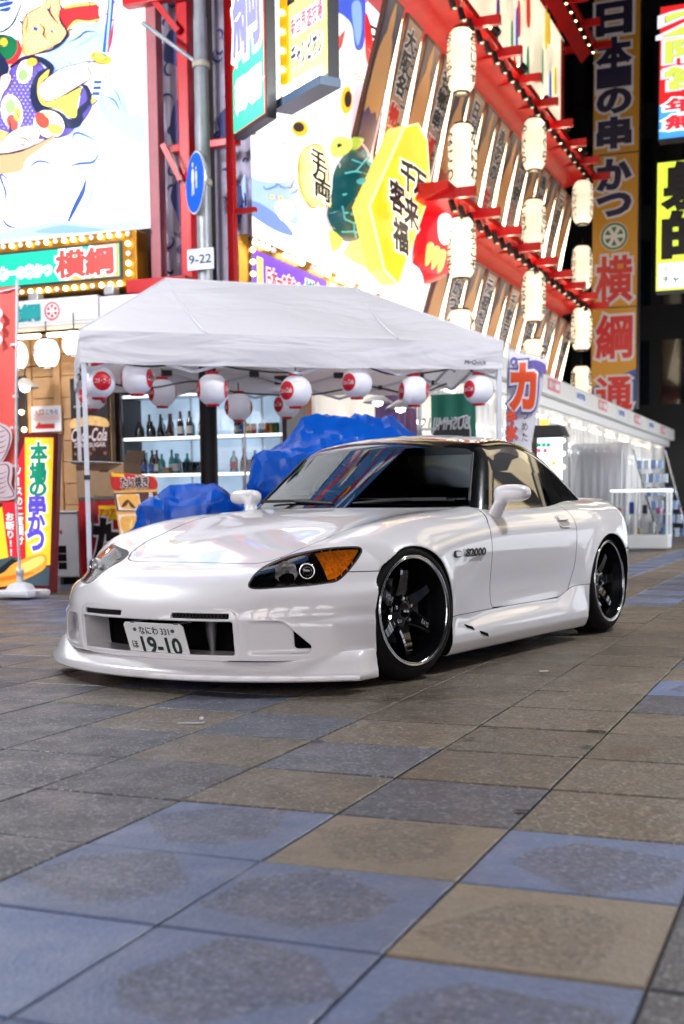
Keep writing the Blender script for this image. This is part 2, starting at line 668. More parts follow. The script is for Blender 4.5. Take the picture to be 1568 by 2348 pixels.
for w_, i, j in cells:
    k = paver_kind(i, j)
    u_, v_ = PU0 + (i + .5) * PITCH_T, PV0 + (j + .5) * PITCH_T
    r_ = random.Random(i * 977 + j * 131)
    dz, tx, ty = r_.uniform(-.0015, .0012), r_.uniform(-.004, .004), r_.uniform(-.004, .004)
    if n_single < 300 and w_ > 0:
        if k not in data_of:
            o = paver_mesh('paver').build('paver', PAV[k], pavement)
            data_of[k] = o.data
        else:
            o = bpy.data.objects.new('paver', data_of[k])
            COL.objects.link(o)
            o.parent = pavement
        o.location = S(u_, v_, dz)
        o.rotation_euler = (tx, ty, -YAW + r_.uniform(-.002, .002))
        n_single += 1
    else:
        q = paver_mesh('x')
        M_ = Matrix.Translation(S(u_, v_, dz)) @ Matrix.Rotation(-YAW, 4, 'Z')
        rest[k].add([M_ @ Vector(p) for p in q.v], q.f)
for k, q in rest.items():
    if q.v:
        o = q.build('pavers', PAV[k], pavement)
        o['kind'] = 'stuff'

# litter on the slabs
pt = hit(1247, 1541, ZD, 0.0)
mb = MB()
mb.tube([(-.022, 0, .005), (.018, .006, .005)], .0042, 8, mat('cigarette paper', (.75, .74, .70), rough=.8))
mb.tube([(.018, .006, .005), (.027, .0075, .005)], .0043, 8, mat('cigarette filter', (.6, .42, .2), rough=.8))
o = mb.build('cigarette_butt')
o.location = pt
tag(o, 'small white cigarette butt lying on the tan slabs beside the car', 'litter')
pt = hit(435, 1658, ZD, 0.0)
mb = MB()
mb.prism([(-.045, -.012), (.05, -.014), (.055, .012), (-.04, .015)], ((0, 0, .001), (1, 0, 0), (0, 1, 0), (0, 0, 1)), .0012, mat('grey tape', (.33, .34, .36), rough=.6, noise=.15, scale=50))
o = mb.build('tape_scrap')
o.location = pt
tag(o, 'flat grey scrap of tape stuck to the slab before the car', 'litter')
pt = hit(462, 1649, ZD, 0.0)
mb = MB()
mb.bbox((-.007, -.005, 0), (.007, .006, .009), .002)
o = mb.build('paper_pellet', mat('crumpled paper', (.8, .8, .78), rough=.8))
o.location = pt
tag(o, 'tiny white paper pellet beside the grey tape scrap', 'litter')
# chipped joints
chip = mat('crumbled mortar', (.03, .027, .025), rough=.95, noise=.5, scale=120)
for k, (px_, py_, L_, ang) in enumerate(((1368, 1676, .11, -.2), (1345, 1712, .05, .6), (1130, 1672, .05, 0), (1072, 1694, .06, .1), (728, 1699, .05, .1), (1195, 1860, .05, .5))):
    c_ = hit(px_, py_, ZD, 0.002)
    mb = MB()
    n = 10
    mb.add([(L_ / 2 * math.cos(a) * random.uniform(.6, 1.1), .014 * math.sin(a) * random.uniform(.5, 1.2), .0025 + .001 * random.random()) for a in np.linspace(0, 2 * PI, n + 1)[:-1]], [tuple(range(n))])
    o = mb.build('broken_edge', chip, pavement)
    o.location = c_
    o.rotation_euler = (0, 0, -YAW + ang)
# ================================================================ the restaurant building
M_RED = mat('red painted steel', srgb(190, 12, 22), rough=.35, noise=.12, scale=6)
M_REDB = mat('bright red eave', srgb(205, 20, 18), rough=.4, noise=.15, scale=4)
M_MAUVE = mat('faded pink steel', srgb(170, 95, 100), rough=.45, noise=.12, scale=5)
M_DARKW = mat('dark facade cladding', (.035, .025, .022), rough=.6, noise=.3, scale=3)
M_CREAM = mat('cream facade boards', srgb(225, 205, 170), rough=.6, noise=.1, scale=3)
M_BLACKM = mat('black lamp metal', (.012, .012, .012), rough=.4)
M_BROWN = mat('brown panel frame', srgb(85, 48, 34), rough=.5, noise=.2, scale=20)
M_GREYPOLE = mat('galvanised pole', (.30, .32, .34), rough=.45, metal=.3, noise=.22, scale=4)
G_WHITE = glow('lit white acrylic', (.93, .97, 1), 1.2)
G_WHITES = glow('lit sign white', (.97, .98, 1), 1.6)
G_BULB = glow('warm bulb', (1, .78, .42), 9.0, body=(1, .9, .7))
G_BULBD = glow('resting bulb', (1, .78, .66), .55, body=(.9, .8, .75))
G_LANT = glow('lit lantern paper', (1, .84, .62), 1.05, mottle=.25, scale=2.5)
G_LANTW = glow('bright lantern paper', (1, .97, .90), 2.6, mottle=.12, scale=3)
G_TUBE = glow('warm light tube', (1, .84, .56), 6.5)
G_TUBEW = glow('white light tube', (.93, .97, 1), 9.0)
I_BLACK = mat('black sign ink', (.008, .008, .01), rough=.45)
I_NAVY = mat('navy sign ink', srgb(35, 35, 70), rough=.5)
I_RED = mat('red sign ink', srgb(200, 30, 35), rough=.5)
I_WHITE = mat('white sign ink', (.8, .8, .82), rough=.5)
def gl(r, g, b, s=1.0):
    return glow('lit print %d %d %d %.2f' % (r, g, b, s), srgb(r, g, b), s)

bld = ST('restaurant_building', 'dark corner building hung with lit signs, red eaves and lanterns', 'building', -6.05, 12.3)
def bpart(name, m, fn, parent=None):
    mb = bld.mb()
    fn(mb)
    return mb.build(name, m, parent or bld.o)
bpart('wall', M_DARKW, lambda q: q.box((-17, 12.05, 3.0), (-6.95, 12.35, 17)))
bpart('wall', M_DARKW, lambda q: q.add([(-6.95, 12.05, 2.6), (-6.2, 12.75, 2.6), (-6.2, 12.75, 17), (-6.95, 12.05, 17)], [(0, 1, 2, 3)]))
bpart('wall', M_CREAM, lambda q: q.box((-6.5, 12.8, 2.4), (-6.1, 27.2, 17)))
bpart('wall', M_DARKW, lambda q: q.box((-16, 27.2, 0), (-6.1, 27.5, 17)))
bpart('roof_slab', M_DARKW, lambda q: q.box((-17, 12.05, 17), (-6.1, 27.5, 17.3)))

# three red eaves on the street side, each with brackets and spot lamps
EAVES = (4.98, 7.62, 10.25)
for ei, ez in enumerate(EAVES):
    ev0 = (16.35, 15.0, 14.6)[ei]
    e = bpart('eave', M_REDB, lambda q: q.add(
        [((-6.1 if ei < 2 else -5.27), ev0, ez - .30), (-4.95, ev0, ez), (-4.95, ev0, ez + .10), ((-6.1 if ei < 2 else -5.27), ev0, ez + .10), ((-6.1 if ei < 2 else -5.27), 27.0, ez - .30), (-4.95, 27.0, ez), (-4.95, 27.0, ez + .10), ((-6.1 if ei < 2 else -5.27), 27.0, ez + .10)],
        [(0, 1, 5, 4), (1, 2, 6, 5), (2, 3, 7, 6), (3, 0, 4, 7), (0, 3, 2, 1), (4, 5, 6, 7)]))
    for k in range(10):
        v_ = 15.2 + k * 1.29
        if v_ < ev0:
            continue
        bpart('bracket', M_RED, lambda q: q.box((-5.95, v_, ez - .10), (-4.62, v_ + .09, ez + .03)), e)
    lampm = None
    for k in range(27):
        v_ = 14.9 + k * .452
        if v_ < ev0 + .1:
            continue
        if lampm is None:
            mb = MB()
            mb.tube([(0, 0, 0), (.05, 0, -.17)], [.040, .046], 10, M_BLACKM)
            mb.tube([(0, 0, 0), (-.04, 0, .06), (-.08, 0, .06)], .012, 6, M_BLACKM)
            mb.lathe([(.001, 0), (.036, 0)], 10, G_BULB if ei == 2 else glow('spot glass', (1, .85, .6), .9), c=(.051, 0, -.172))
            o = mb.build('spot_lamp', None, e)
            lampm = o.data
        else:
            o = bpy.data.objects.new('spot_lamp', lampm)
            COL.objects.link(o)
            o.parent = e
        o.location = Vector((-5.02, v_, ez - .06)) - Vector(bld.b)

for ez, va in ((4.98, 17.0), (7.62, 15.6)):   # the light the spot lamps throw on the panels
    for k in range(11):
        v_ = va + .9 * k
        if v_ > 26.5:
            break
        ld = bpy.data.lights.new('spot_lamp_light', 'POINT')
        ld.energy, ld.color, ld.shadow_soft_size = 3.5, (1, .82, .56), .05
        lo = bpy.data.objects.new('spot_lamp_light', ld)
        COL.objects.link(lo)
        lo.parent = bld.o
        lo.location = Vector((-4.94, v_, ez - .28)) - Vector(bld.b)
# leaning framed panels between the eaves, light tubes between them
P_FACE = [mat('panel slate print', srgb(70, 75, 95), rough=.5), mat('panel navy print', srgb(40, 55, 90), rough=.5), mat('panel grey print', srgb(120, 110, 105), rough=.5), mat('panel olive print', srgb(120, 115, 80), rough=.5)]
P_SKIN = mat('panel figure tan print', srgb(215, 160, 105), rough=.55)
P_CLOTH = [mat('panel cloth purple', srgb(85, 65, 125), rough=.5), mat('panel cloth red', srgb(190, 60, 40), rough=.5), mat('panel cloth dark', srgb(45, 40, 45), rough=.5)]
P_TEXT = mat('panel text ground', srgb(170, 140, 120), rough=.5)
WORDS = ['本場大阪新世界', '串かつの横綱', '大阪名物どて焼', '元祖たこ焼', '名物串揚げ', '千客万来大入', '日本一の串', '新世界名物', '浪花の味処', '大入満員御礼', '旨い安い早い']
def panel(z0, z1, v0, w, kind, k):
    """kind 'text' or 'figure'; top leans out over the street"""
    u0, u1 = -6.02, -5.46
    up = Vector((u1 - u0, 0, z1 - z0))
    H = up.length
    up.normalize()
    ex, en = EV.copy(), EV.cross(up)
    O = Vector((u0, v0, z0))
    fr = bld.fr(O, ex, up, en)
    mb = bld.mb()
    mb.b = (0, 0, 0)
    mb.prism([(0, 0), (w, 0), (w, H), (0, H)], fr, .05, M_BROWN)
    po = mb.build('panel', None, bld.o)
    mb = MB()
    f2 = (fr[0] + en * .052, ex, up, en)
    if kind == 'text':
        mb.prism([(.05, .05), (w - .05, .05), (w - .05, H - .05), (.05, H - .05)], f2, .004, P_TEXT)
        mb.build('print', None, po)
        s_ = WORDS[k % len(WORDS)]
        f3 = (f2[0] + ex * (w * .40) + up * (H * .5), ex, up, en)
        lettering(s_[:3], (f3[0] + up * H * .24, ex, up, en), w * .58, H * .40, I_BLACK if k % 2 else I_RED, po, bold=.05, vertical=True, edge=I_WHITE, edge_w=.055, lift=.006)
        lettering(s_[3:6], (f3[0] - up * H * .22, ex, up, en), w * .58, H * .42, I_RED if k % 2 else I_BLACK, po, bold=.05, vertical=True, edge=I_WHITE, edge_w=.055, lift=.006)
        lettering(WORDS[(k + 4) % len(WORDS)][:6], (f3[0] + ex * (w * .36), ex, up, en), w * .24, H * .75, I_BLACK, po, bold=.03, vertical=True, edge=I_WHITE, edge_w=.03, lift=.006)
    else:
        mb.prism([(.05, .05), (w - .05, .05), (w - .05, H - .05), (.05, H - .05)], f2, .004, P_FACE[k % 4])
        b_ = [(.16, .30), (.10, .48), (.14, .66), (.27, .76), (.36, .80), (.37, .88), (.46, .955), (.50, .975), (.54, .955), (.63, .88), (.64, .80), (.75, .76), (.88, .64), (.90, .46), (.82, .28), (.5, .22)]
        f3 = (f2[0] + en * .004, ex, up, en)
        mb.prism([(a * w, b * H) for a, b in spline_closed(b_, 3)], f3, .003, P_SKIN)
        c_ = [(.14, .05), (.10, .30), (.30, .36), (.5, .33), (.72, .36), (.90, .30), (.86, .05)]
        mb.prism([(a * w, b * H) for a, b in c_], (f3[0] + en * .003, ex, up, en), .003, P_CLOTH[k % 3])
        mb.build('print', None, po)
    return po
pv = [15.35 + .80 * k for k in range(15)]
kk = 0
for row, (z0, z1) in enumerate(((2.75, 4.62), (5.18, 7.22))):
    for k, v_ in enumerate(pv):
        if row == 0 and v_ < 17.2:
            continue
        panel(z0, z1, v_, .63, 'text' if (k + row) % 2 == 0 else 'figure', kk)
        kk += 1
        mb = bld.mb()
        mb.tube([(-5.86, v_ + .715, z0 + .1), (-5.50, v_ + .715, z1 - .1)], .028, 8, G_TUBE)
        mb.build('light_tube', None, bld.o)
# painted top storey behind the third eave
mb = bld.mb()
mb.box((-6.09, 15.0, 7.85), (-5.28, 25.3, 9.85), glow('painted wall with floodlight glow', (1, .86, .62), .95, mottle=.3, scale=1.2))  # floodlight put in as the wall's own glow
top_art = mb.build('painted_wall', None, bld.o)
mb = bld.mb()
rr = random.Random(3)
cols_ = [(40, 90, 180), (210, 60, 40), (230, 190, 60), (40, 130, 90), (235, 230, 225), (90, 60, 110)]
for k in range(34):
    v_, z_ = 15.2 + rr.random() * 9.8, 8.0 + rr.random() * 1.6
    hh, ww = rr.uniform(.2, .8), rr.uniform(.08, .30)
    pts = spline_closed([(v_ - ww / 2, z_ - hh / 2), (v_ + ww / 2, z_ - hh * .4), (v_ + ww * .4, min(z_ + hh / 2, 9.8)), (v_ - ww * .4, min(z_ + hh * .45, 9.8))], 3)
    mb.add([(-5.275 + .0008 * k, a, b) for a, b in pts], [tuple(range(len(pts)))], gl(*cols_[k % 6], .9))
mb.build('mural_print', None, top_art)['kind'] = 'stuff'
mb = bld.mb()
mb.box((-5.30, 25.0, 7.9), (-5.262, 25.28, 9.8), M_RED)
mb.build('mural_frame', None, bld.o)
# flood lamps standing on the second eave, aimed at the painted wall
for k in range(7):
    mb = bld.mb()
    v_ = 15.6 + 1.75 * k
    mb.tube([(-5.0, v_, 7.73), (-5.0, v_, 7.86)], .015, 6, M_BLACKM)
    mb.tube([(-4.98, v_, 7.86), (-5.06, v_, 7.95)], [.06, .08], 10, M_BLACKM)
    mb.lathe([(.001, 0), (.075, 0)], 10, G_BULB, c=(-5.062, v_, 7.953))
    mb.build('flood_lamp', None, bld.o)

# tall paper lanterns hanging off the eaves
def tall_lantern(u_, v_, zc, h_, r_, text, label, group='tall paper lanterns on the street side of the restaurant', m=None):
    t = ST('paper_lantern', label, 'lantern', u_, v_, zc - h_ / 2, group)
    prof = [(.55 * r_, 0), (.62 * r_, .012), (.80 * r_, .05 * h_ + .015), (r_ * .91, .13 * h_)]
    n = 16
    for k in range(n + 1):
        prof.append((r_ * (1 - .014 * (k % 2)) * (.93 + .09 * math.sin(PI * (.1 + .8 * k / n))), h_ * (.16 + .68 * k / n)))
    prof += [(r_ * .91, .87 * h_), (.80 * r_, .95 * h_ - .015), (.62 * r_, h_ - .012), (.55 * r_, h_)]
    mb = MB()
    mb.lathe(prof, 28, m or G_LANT)
    body = mb.build('shade', None, t.o)
    for zz in (-.02, h_ - .02):
        mb = MB()
        mb.lathe([(.5 * r_, zz), (.6 * r_, zz), (.6 * r_, zz + .04), (.5 * r_, zz + .04)], 20, M_BLACKM)
        mb.build('ring', None, t.o)
    mb = MB()
    mb.tube([(0, 0, h_ + .02), (0, 0, h_ + .16)], .008, 6, M_BLACKM)
    mb.build('hook', None, t.o)
    # brushed letters wrapped round the shade, facing down the street and to the viewer
    for az in (-.30, -2.35):
        mb = MB()
        n_ = len(text)
        ch = h_ * .8 / n_
        for i_, q in enumerate(text):
            V, F = glyphs(q, .03)
            V0, _ = glyphs(q, 0.0)
            cx_, cy_ = (V0[:, 0].min() + V0[:, 0].max()) / 2, (V0[:, 1].min() + V0[:, 1].max()) / 2
            sx = r_ * .85
            a = az + (V[:, 0] - cx_) * sx / r_
            zz = h_ * .9 - ch * (i_ + .5) + (V[:, 1] - cy_) * ch
            R_ = r_ + .006
            mb.add(np.stack([R_ * np.cos(a), R_ * np.sin(a), zz], 1), F, I_BLACK)
        mb.build('lettering', None, t.o)
    return t
LAN = (
    (-5.1, 17.5, 6.98, .86, .20, 'おこしやす', 'tall white lantern reading downward in kana, hung high beside the yellow shogi-shaped sign'),
    (-5.1, 17.55, 5.68, .90, .20, 'なにわ', 'tall white lantern just above the lowest red eave, right of the shogi-shaped sign'),
    (-5.1, 17.5, 4.42, .84, .20, 'ようこそ', 'tall white lantern under the lowest red eave, right of the red round figure'),
    (-5.1, 17.45, 3.20, .70, .20, 'とん', 'tall white lantern half hidden by the tent roof, lowest of its column'),
    (-5.1, 22.0, 7.00, .86, .205, 'やぐら', 'middle-column lantern tucked up under the second red eave'),
    (-5.1, 22.0, 5.62, .90, .205, 'ごきげん', 'middle-column lantern standing just above the lowest red eave'),
    (-5.1, 22.0, 4.42, .86, .205, 'だるま', 'middle-column lantern close under the lowest red eave'),
    (-5.1, 22.0, 3.25, .86, .205, 'みせ', 'middle-column lantern lowest of all, above the white curtain roof'),
    (-5.1, 26.4, 6.98, .86, .21, 'しんせかい', 'farthest-column lantern highest up, beside the tall yellow sign'),
    (-5.1, 26.4, 5.66, .88, .21, 'おおさか', 'farthest-column lantern second from the top, beside the tall yellow sign'),
    (-5.1, 26.4, 4.42, .86, .21, 'よこづな', 'farthest-column lantern third from the top, beside the tall yellow sign'),
    (-5.1, 26.4, 3.22, .86, .21, '信玄', 'farthest-column lantern lowest down, beside the tall yellow sign'),
)
for a in LAN:
    tall_lantern(*a)

# ================================================================ big billboard on the left
LV = 11.72
bb = ST('billboard', 'huge glowing white billboard painted with a sword-bearing figure in a purple robe', 'billboard', -7.9, LV, 3.75)
mb = bb.mb()
mb.box((-14.5, LV, 3.76), (-6.84, LV + .22, 9.6), G_WHITE)
mb.build('panel', None, bb.o)
c1 = lambda x, y: (x * .3289, y * .3289)
SK, NV, PU, YE = gl(250, 215, 195, 1.15), gl(30, 40, 75, .5), gl(95, 80, 165, .9), gl(245, 215, 90, 1.1)
OR_, RD, GR, LB, BL = gl(250, 185, 110, 1.15), gl(225, 45, 50, 1.0), gl(20, 110, 70, .7), gl(165, 200, 248, .95), gl(45, 80, 155, .7)
WH = gl(255, 255, 255, 1.3)
art(bb, 'v', LV, [
    (LB, 'blob', [(190, 420), (330, 370), (480, 240), (740, 165), (750, 360), (660, 440), (540, 460), (390, 520), (280, 440)]),
    (LB, 'blob', [(690, 600), (860, 640), (900, 800), (1000, 800), (1000, 1000), (820, 900), (720, 820)]),
    (gl(205, 225, 252, 1.0), 'blob', [(560, 880), (700, 900), (760, 1010), (700, 1120), (560, 1150), (420, 1060), (460, 960)]),
    (gl(205, 225, 252, 1.0), 'blob', [(800, 300), (1000, 250), (1000, 560), (860, 600)]),
    (gl(205, 225, 252, 1.0), 'blob', [(100, 1330), (300, 1260), (420, 1330), (380, 1500), (240, 1560), (120, 1480)]),
    (gl(205, 225, 252, 1.0), 'blob', [(640, 1300), (820, 1260), (1000, 1320), (1000, 1560), (700, 1570), (600, 1480)]),
    (OR_, 'blob', [(180, 120), (300, 40), (400, -60), (440, 90), (500, 220), (430, 300), (190, 395), (165, 260)]),
    (WH, 'dots', [(180, 120), (300, 40), (400, -60), (440, 90), (500, 220), (430, 300), (190, 395)], 1.4, 9),
    (NV, 'line', [(185, 400), (380, 345), (480, 240), (430, 140), (440, 40)], 4.5),
    (RD, 'blob', [(440, 65), (560, 30), (680, 30), (695, 150), (600, 180), (490, 215), (430, 130)]),
    (YE, 'line', [(480, 215), (540, 160), (620, 165), (700, 140)], 5),
    (YE, 'line', [(455, 65), (560, 40), (690, 35)], 4),
    (LB, 'blob', [(500, 210), (560, 165), (650, 165), (720, 165), (600, 200)]),
    (SK, 'ell', [(765, 85), (23, 26), (.2, 0)]),
    (NV, 'line', [(720, 70), (760, 110), (800, 100)], 1.5),
    (BL, 'poly', [(770, -10), (812, -10), (775, 375), (728, 370)]),
    (LB, 'poly', [(780, -10), (795, -10), (762, 372), (750, 372)]),
    (RD, 'line', [(810, 150), (790, 280), (770, 380)], 3.5),
    (PU, 'blob', [(-20, 790), (60, 620), (100, 480), (250, 430), (340, 520), (280, 680), (310, 780), (450, 830), (540, 880), (480, 950), (330, 975), (150, 960), (-20, 905)]),
    (PU, 'blob', [(560, 880), (650, 770), (660, 680), (610, 600), (570, 720)]),
    (WH, 'dots', [(0, 790), (60, 640), (110, 490), (250, 440), (280, 680), (310, 780), (450, 840), (520, 880), (330, 960), (150, 950), (0, 900)], 1.2, 10),
    (NV, 'line', [(90, 480), (190, 415), (300, 425), (375, 490), (300, 545), (262, 660), (300, 770), (420, 815), (480, 865), (560, 862), (575, 790), (640, 720), (630, 640), (590, 600)], 13),
    (YE, 'blob', [(290, 560), (365, 490), (350, 560), (340, 690), (440, 690), (585, 620), (560, 720), (550, 830), (480, 815), (430, 770), (320, 745), (280, 660)]),
    (SK, 'blob', [(300, 600), (430, 500), (560, 460), (660, 445), (690, 530), (610, 585), (450, 680), (360, 720), (300, 680)]),
    (SK, 'blob', [(640, 450), (720, 450), (770, 480), (750, 560), (690, 560), (650, 520)]),
    (NV, 'line', [(300, 600), (430, 500), (560, 460), (650, 440)], 1.3),
    (NV, 'line', [(360, 725), (450, 685), (600, 600), (690, 540)], 1.6),
    (NV, 'line', [(680, 500), (720, 500), (760, 490)], 1.0),
    (NV, 'line', [(680, 525), (720, 525), (760, 515)], 1.0),
    (gl(235, 195, 40, 1.0), 'ell', [(728, 418), (25, 12), (.32, 0)]),
    (YE, 'ell', [(724, 408), (15, 7), (.32, 0)]),
    (NV, 'line', [(655, 400), (700, 450), (790, 465)], 1.4),
    (WH, 'poly', [(685, 565), (742, 565), (712, 740), (665, 735)]),
    (BL, 'poly', [(683, 575), (740, 575), (737, 600), (680, 600)]), (BL, 'poly', [(678, 615), (733, 615), (730, 640), (675, 640)]), (BL, 'poly', [(674, 655), (726, 655), (722, 680), (670, 680)]),
    (gl(240, 200, 60, 1.0), 'ell', [(686, 720), (7, 7), (0, 0)]),
    (GR, 'blob', [(-10, 275), (80, 265), (150, 300), (165, 380), (100, 440), (40, 400), (-10, 350)]),
    (gl(240, 195, 60, 1.0), 'ell', [(60, 312), (9, 10), (0, 0)]),
    (RD, 'line', [(40, 430), (110, 450), (170, 380), (160, 290)], 7),
    (NV, 'blob', [(-20, 350), (50, 400), (100, 490), (60, 570), (-20, 590)]),
    (SK, 'blob', [(40, 560), (90, 530), (115, 560), (95, 620), (60, 650)]),
    (NV, 'line', [(62, 560), (95, 555), (90, 600)], 1.4),
    (WH, 'blob', [(-20, 600), (40, 590), (55, 660), (20, 760), (-20, 790)]),
    (WH, 'ell', [(210, 520), (17, 27), (.2, 0)]), (gl(140, 210, 110, 1.1), 'ell', [(200, 545), (11, 14), (.2, 0)]), (gl(250, 180, 60, 1.1), 'ell', [(260, 455), (13, 9), (-.3, 0)]),
    (WH, 'ell', [(125, 800), (24, 40), (-.2, 0)]), (gl(150, 215, 120, 1.1), 'ell', [(115, 760), (12, 17), (0, 0)]), (gl(225, 90, 80, 1.05), 'ell', [(130, 870), (13, 18), (-.4, 0)]), (gl(245, 205, 90, 1.1), 'ell', [(165, 815), (8, 16), (0, 0)]),
    (WH, 'ell', [(385, 885), (36, 30), (.5, 0)]), (gl(235, 75, 60, 1.05), 'ell', [(340, 860), (15, 20), (-.6, 0)]), (gl(245, 205, 90, 1.1), 'ell', [(430, 920), (18, 12), (.2, 0)]), (gl(190, 225, 150, 1.1), 'ell', [(390, 820), (13, 8), (.5, 0)]),
    (gl(245, 215, 120, 1.1), 'blob', [(-20, 915), (60, 930), (150, 975), (90, 1040), (-20, 1010)]),
    (SK, 'blob', [(60, 1000), (160, 920), (280, 900), (330, 950), (270, 1040), (120, 1085), (10, 1080)]),
    (RD, 'line', [(160, 975), (230, 990), (250, 1020)], 2), (RD, 'line', [(190, 1020), (230, 1040)], 2),
    (NV, 'line', [(-20, 1110), (150, 1085), (280, 1045), (440, 955)], 4),
    (gl(205, 160, 120, .95), 'blob', [(-20, 1120), (200, 1080), (440, 965), (400, 1010), (240, 1130), (190, 1215), (-20, 1225)]),
    (NV, 'line', [(520, 332), (600, 290), (650, 252), (730, 255)], 2.2),
    (BL, 'line', [(545, 1000), (590, 950), (720, 1000)], 3.0), (BL, 'line', [(250, 1190), (330, 1145), (440, 1172)], 3.0), (BL, 'line', [(510, 1192), (600, 1165), (700, 1152), (740, 1090)], 3.4), (BL, 'line', [(700, 1152), (770, 1240), (790, 1330)], 1.6),
    (BL, 'line', [(60, 1520), (110, 1590), (190, 1610)], 2.8), (BL, 'line', [(655, 1270), (630, 1360), (575, 1470), (510, 1610)], 6.5), (BL, 'line', [(80, 1440), (100, 1370), (60, 1240), (140, 1290)], 3.0),
    (BL, 'line', [(790, 700), (850, 730), (890, 800)], 2.0), (BL, 'line', [(660, 780), (720, 745), (750, 700)], 2.4), (BL, 'line', [(850, 650), (880, 700), (900, 760)], 1.4),
    (LB, 'blob', [(-10, 1660), (250, 1600), (500, 1560), (700, 1590), (1000, 1560), (1000, 1610), (500, 1650), (-10, 1700)]),
    (gl(130, 165, 225, .9), 'blob', [(300, 1640), (480, 1590), (620, 1600), (800, 1620), (620, 1645)]),
    (BL, 'blob', [(-10, 20), (40, 30), (150, 10), (140, 40), (40, 50)]), (BL, 'blob', [(30, 70), (150, 45), (140, 75), (40, 95)]), (BL, 'blob', [(50, 110), (140, 85), (120, 120)]), (NV, 'line', [(-10, 265), (90, 255), (170, 180), (240, 0)], 3),
    (NV, 'line', [(245, 120), (260, 180), (250, 240), (262, 290)], 1.6), (NV, 'line', [(340, 200), (375, 240), (370, 280), (395, 310)], 2.4), (BL, 'poly', [(205, 175), (225, 190), (222, 210), (205, 195)]), (BL, 'poly', [(300, 225), (335, 235), (325, 260), (300, 245)]), (BL, 'poly', [(395, 95), (412, 110), (410, 125), (395, 115)]), (BL, 'poly', [(420, 250), (445, 255), (438, 270), (420, 265)]),
    (GR, 'blob', [(10, 290), (40, 285), (50, 310), (30, 325)]), (NV, 'line', [(20, 300), (60, 290), (110, 300), (140, 340)], 1.5), (NV, 'line', [(30, 350), (70, 360), (120, 350)], 1.5),
    (NV, 'line', [(430, 80), (420, 130), (480, 215)], 3), (NV, 'line', [(690, 40), (705, 150)], 1.6), (NV, 'line', [(560, 40), (575, 100), (560, 170)], 1.0),
    (NV, 'line', [(545, 520), (570, 525), (600, 515)], 1.2), (NV, 'line', [(370, 560), (385, 600), (375, 640)], .9), (NV, 'line', [(560, 470), (570, 500)], .9),
    (NV, 'line', [(440, 690), (470, 745), (520, 770), (545, 720), (575, 640)], 1.2), (NV, 'line', [(330, 520), (345, 560), (330, 600)], 1.4),
    (NV, 'line', [(145, 860), (155, 920), (150, 960)], 2.2), (NV, 'line', [(190, 800), (215, 860), (225, 880)], 1.6), (NV, 'line', [(0, 960), (60, 950), (110, 970)], 1.4), (NV, 'line', [(100, 1010), (140, 1060), (150, 1085)], 1.0),
], c1, outlined=(SK, YE, OR_, RD, GR, PU), ink=NV)
# faint panel joints of the billboard skin
mb = bb.mb()
jm = gl(200, 215, 235, 1.2)
for k in range(16):
    z_ = 4.15 + .36 * k
    mb.box((-14.5, LV - .0018, z_), (-6.85, LV, z_ + .006), jm)
for k in range(19):
    u_ = -7.2 - .4 * k
    mb.box((u_, LV - .0018, 3.77), (u_ + .006, LV, 9.6), jm)
mb.build('panel_joints', None, bb.o)

# a second billboard above it, out over the square
ub_ = ST('upper_billboard', 'second lit billboard high above the sword figure, striped maroon and pale blue', 'billboard', -7.9, LV, 10.0)
mb = ub_.mb()
mb.box((-14.5, LV, 10.1), (-6.84, LV + .22, 16.4), gl(90, 150, 225, 1.0))
mb.build('panel', None, ub_.o)
mb = ub_.mb()
rr = random.Random(21)
pal = [(150, 15, 30), (250, 250, 252), (245, 180, 15), (200, 20, 30), (30, 30, 40), (235, 70, 40), (60, 140, 60), (130, 20, 45), (250, 235, 220)]
for k in range(60):
    cu, cz = rr.uniform(-14.2, -7.1), rr.uniform(10.3, 16.2)
    L_, w_, an = rr.uniform(.5, 1.6), rr.uniform(.12, .5), rr.uniform(-.5, .9)
    pts = spline_closed([(cu + a * math.cos(an) - b * math.sin(an), cz + a * math.sin(an) + b * math.cos(an)) for a, b in ((-L_ / 2, 0), (-L_ * .2, w_ / 2), (L_ * .3, w_ * .4), (L_ / 2, 0), (L_ * .2, -w_ / 2), (-L_ * .3, -w_ * .4))], 3)
    pts = [(min(-6.86, max(-14.5, a)), min(16.4, max(10.1, b))) for a, b in pts]
    mb.add([(a, LV - .004 - .001 * k, b) for a, b in pts], [tuple(range(len(pts)))], gl(*pal[k % 9], 2.2))
mb.build('artwork', None, ub_.o)

# bulb-framed name sign below it
bs = ST('bulb_sign', 'green and orange name sign framed by rows of round light bulbs', 'sign', -7.9, 11.6, 3.05)
mb = bs.mb()
mb.bbox((-10.6, 11.60, 3.10), (-6.90, 11.85, 3.68), .012, mat('gold sign frame', srgb(165, 115, 20), rough=.3, metal=.6))
mb.build('frame', None, bs.o)
mb = bs.mb()
mb.box((-10.5, 11.588, 3.19), (-7.07, 11.603, 3.575), mat('dark sign edging', srgb(45, 45, 65), rough=.4))
mb.build('edging', None, bs.o)
mb = bs.mb()
mb.box((-10.5, 11.575, 3.215), (-7.10, 11.590, 3.55), gl(25, 190, 150, .95))
mb.build('face', None, bs.o)
mb = bs.mb()
mb.add([(-7.78, 11.572, 3.216), (-7.103, 11.572, 3.216), (-7.103, 11.572, 3.549), (-7.42, 11.572, 3.549)], [(0, 1, 2, 3)], gl(240, 160, 85, 1.0))
mb.build('face_corner', None, bs.o)
lettering('横綱', frV(bs, -7.52, 11.575, 3.385), .70, .27, gl(235, 70, 65, .95), bs.o, bold=.045, edge=WH, edge_w=.05, lift=.006)
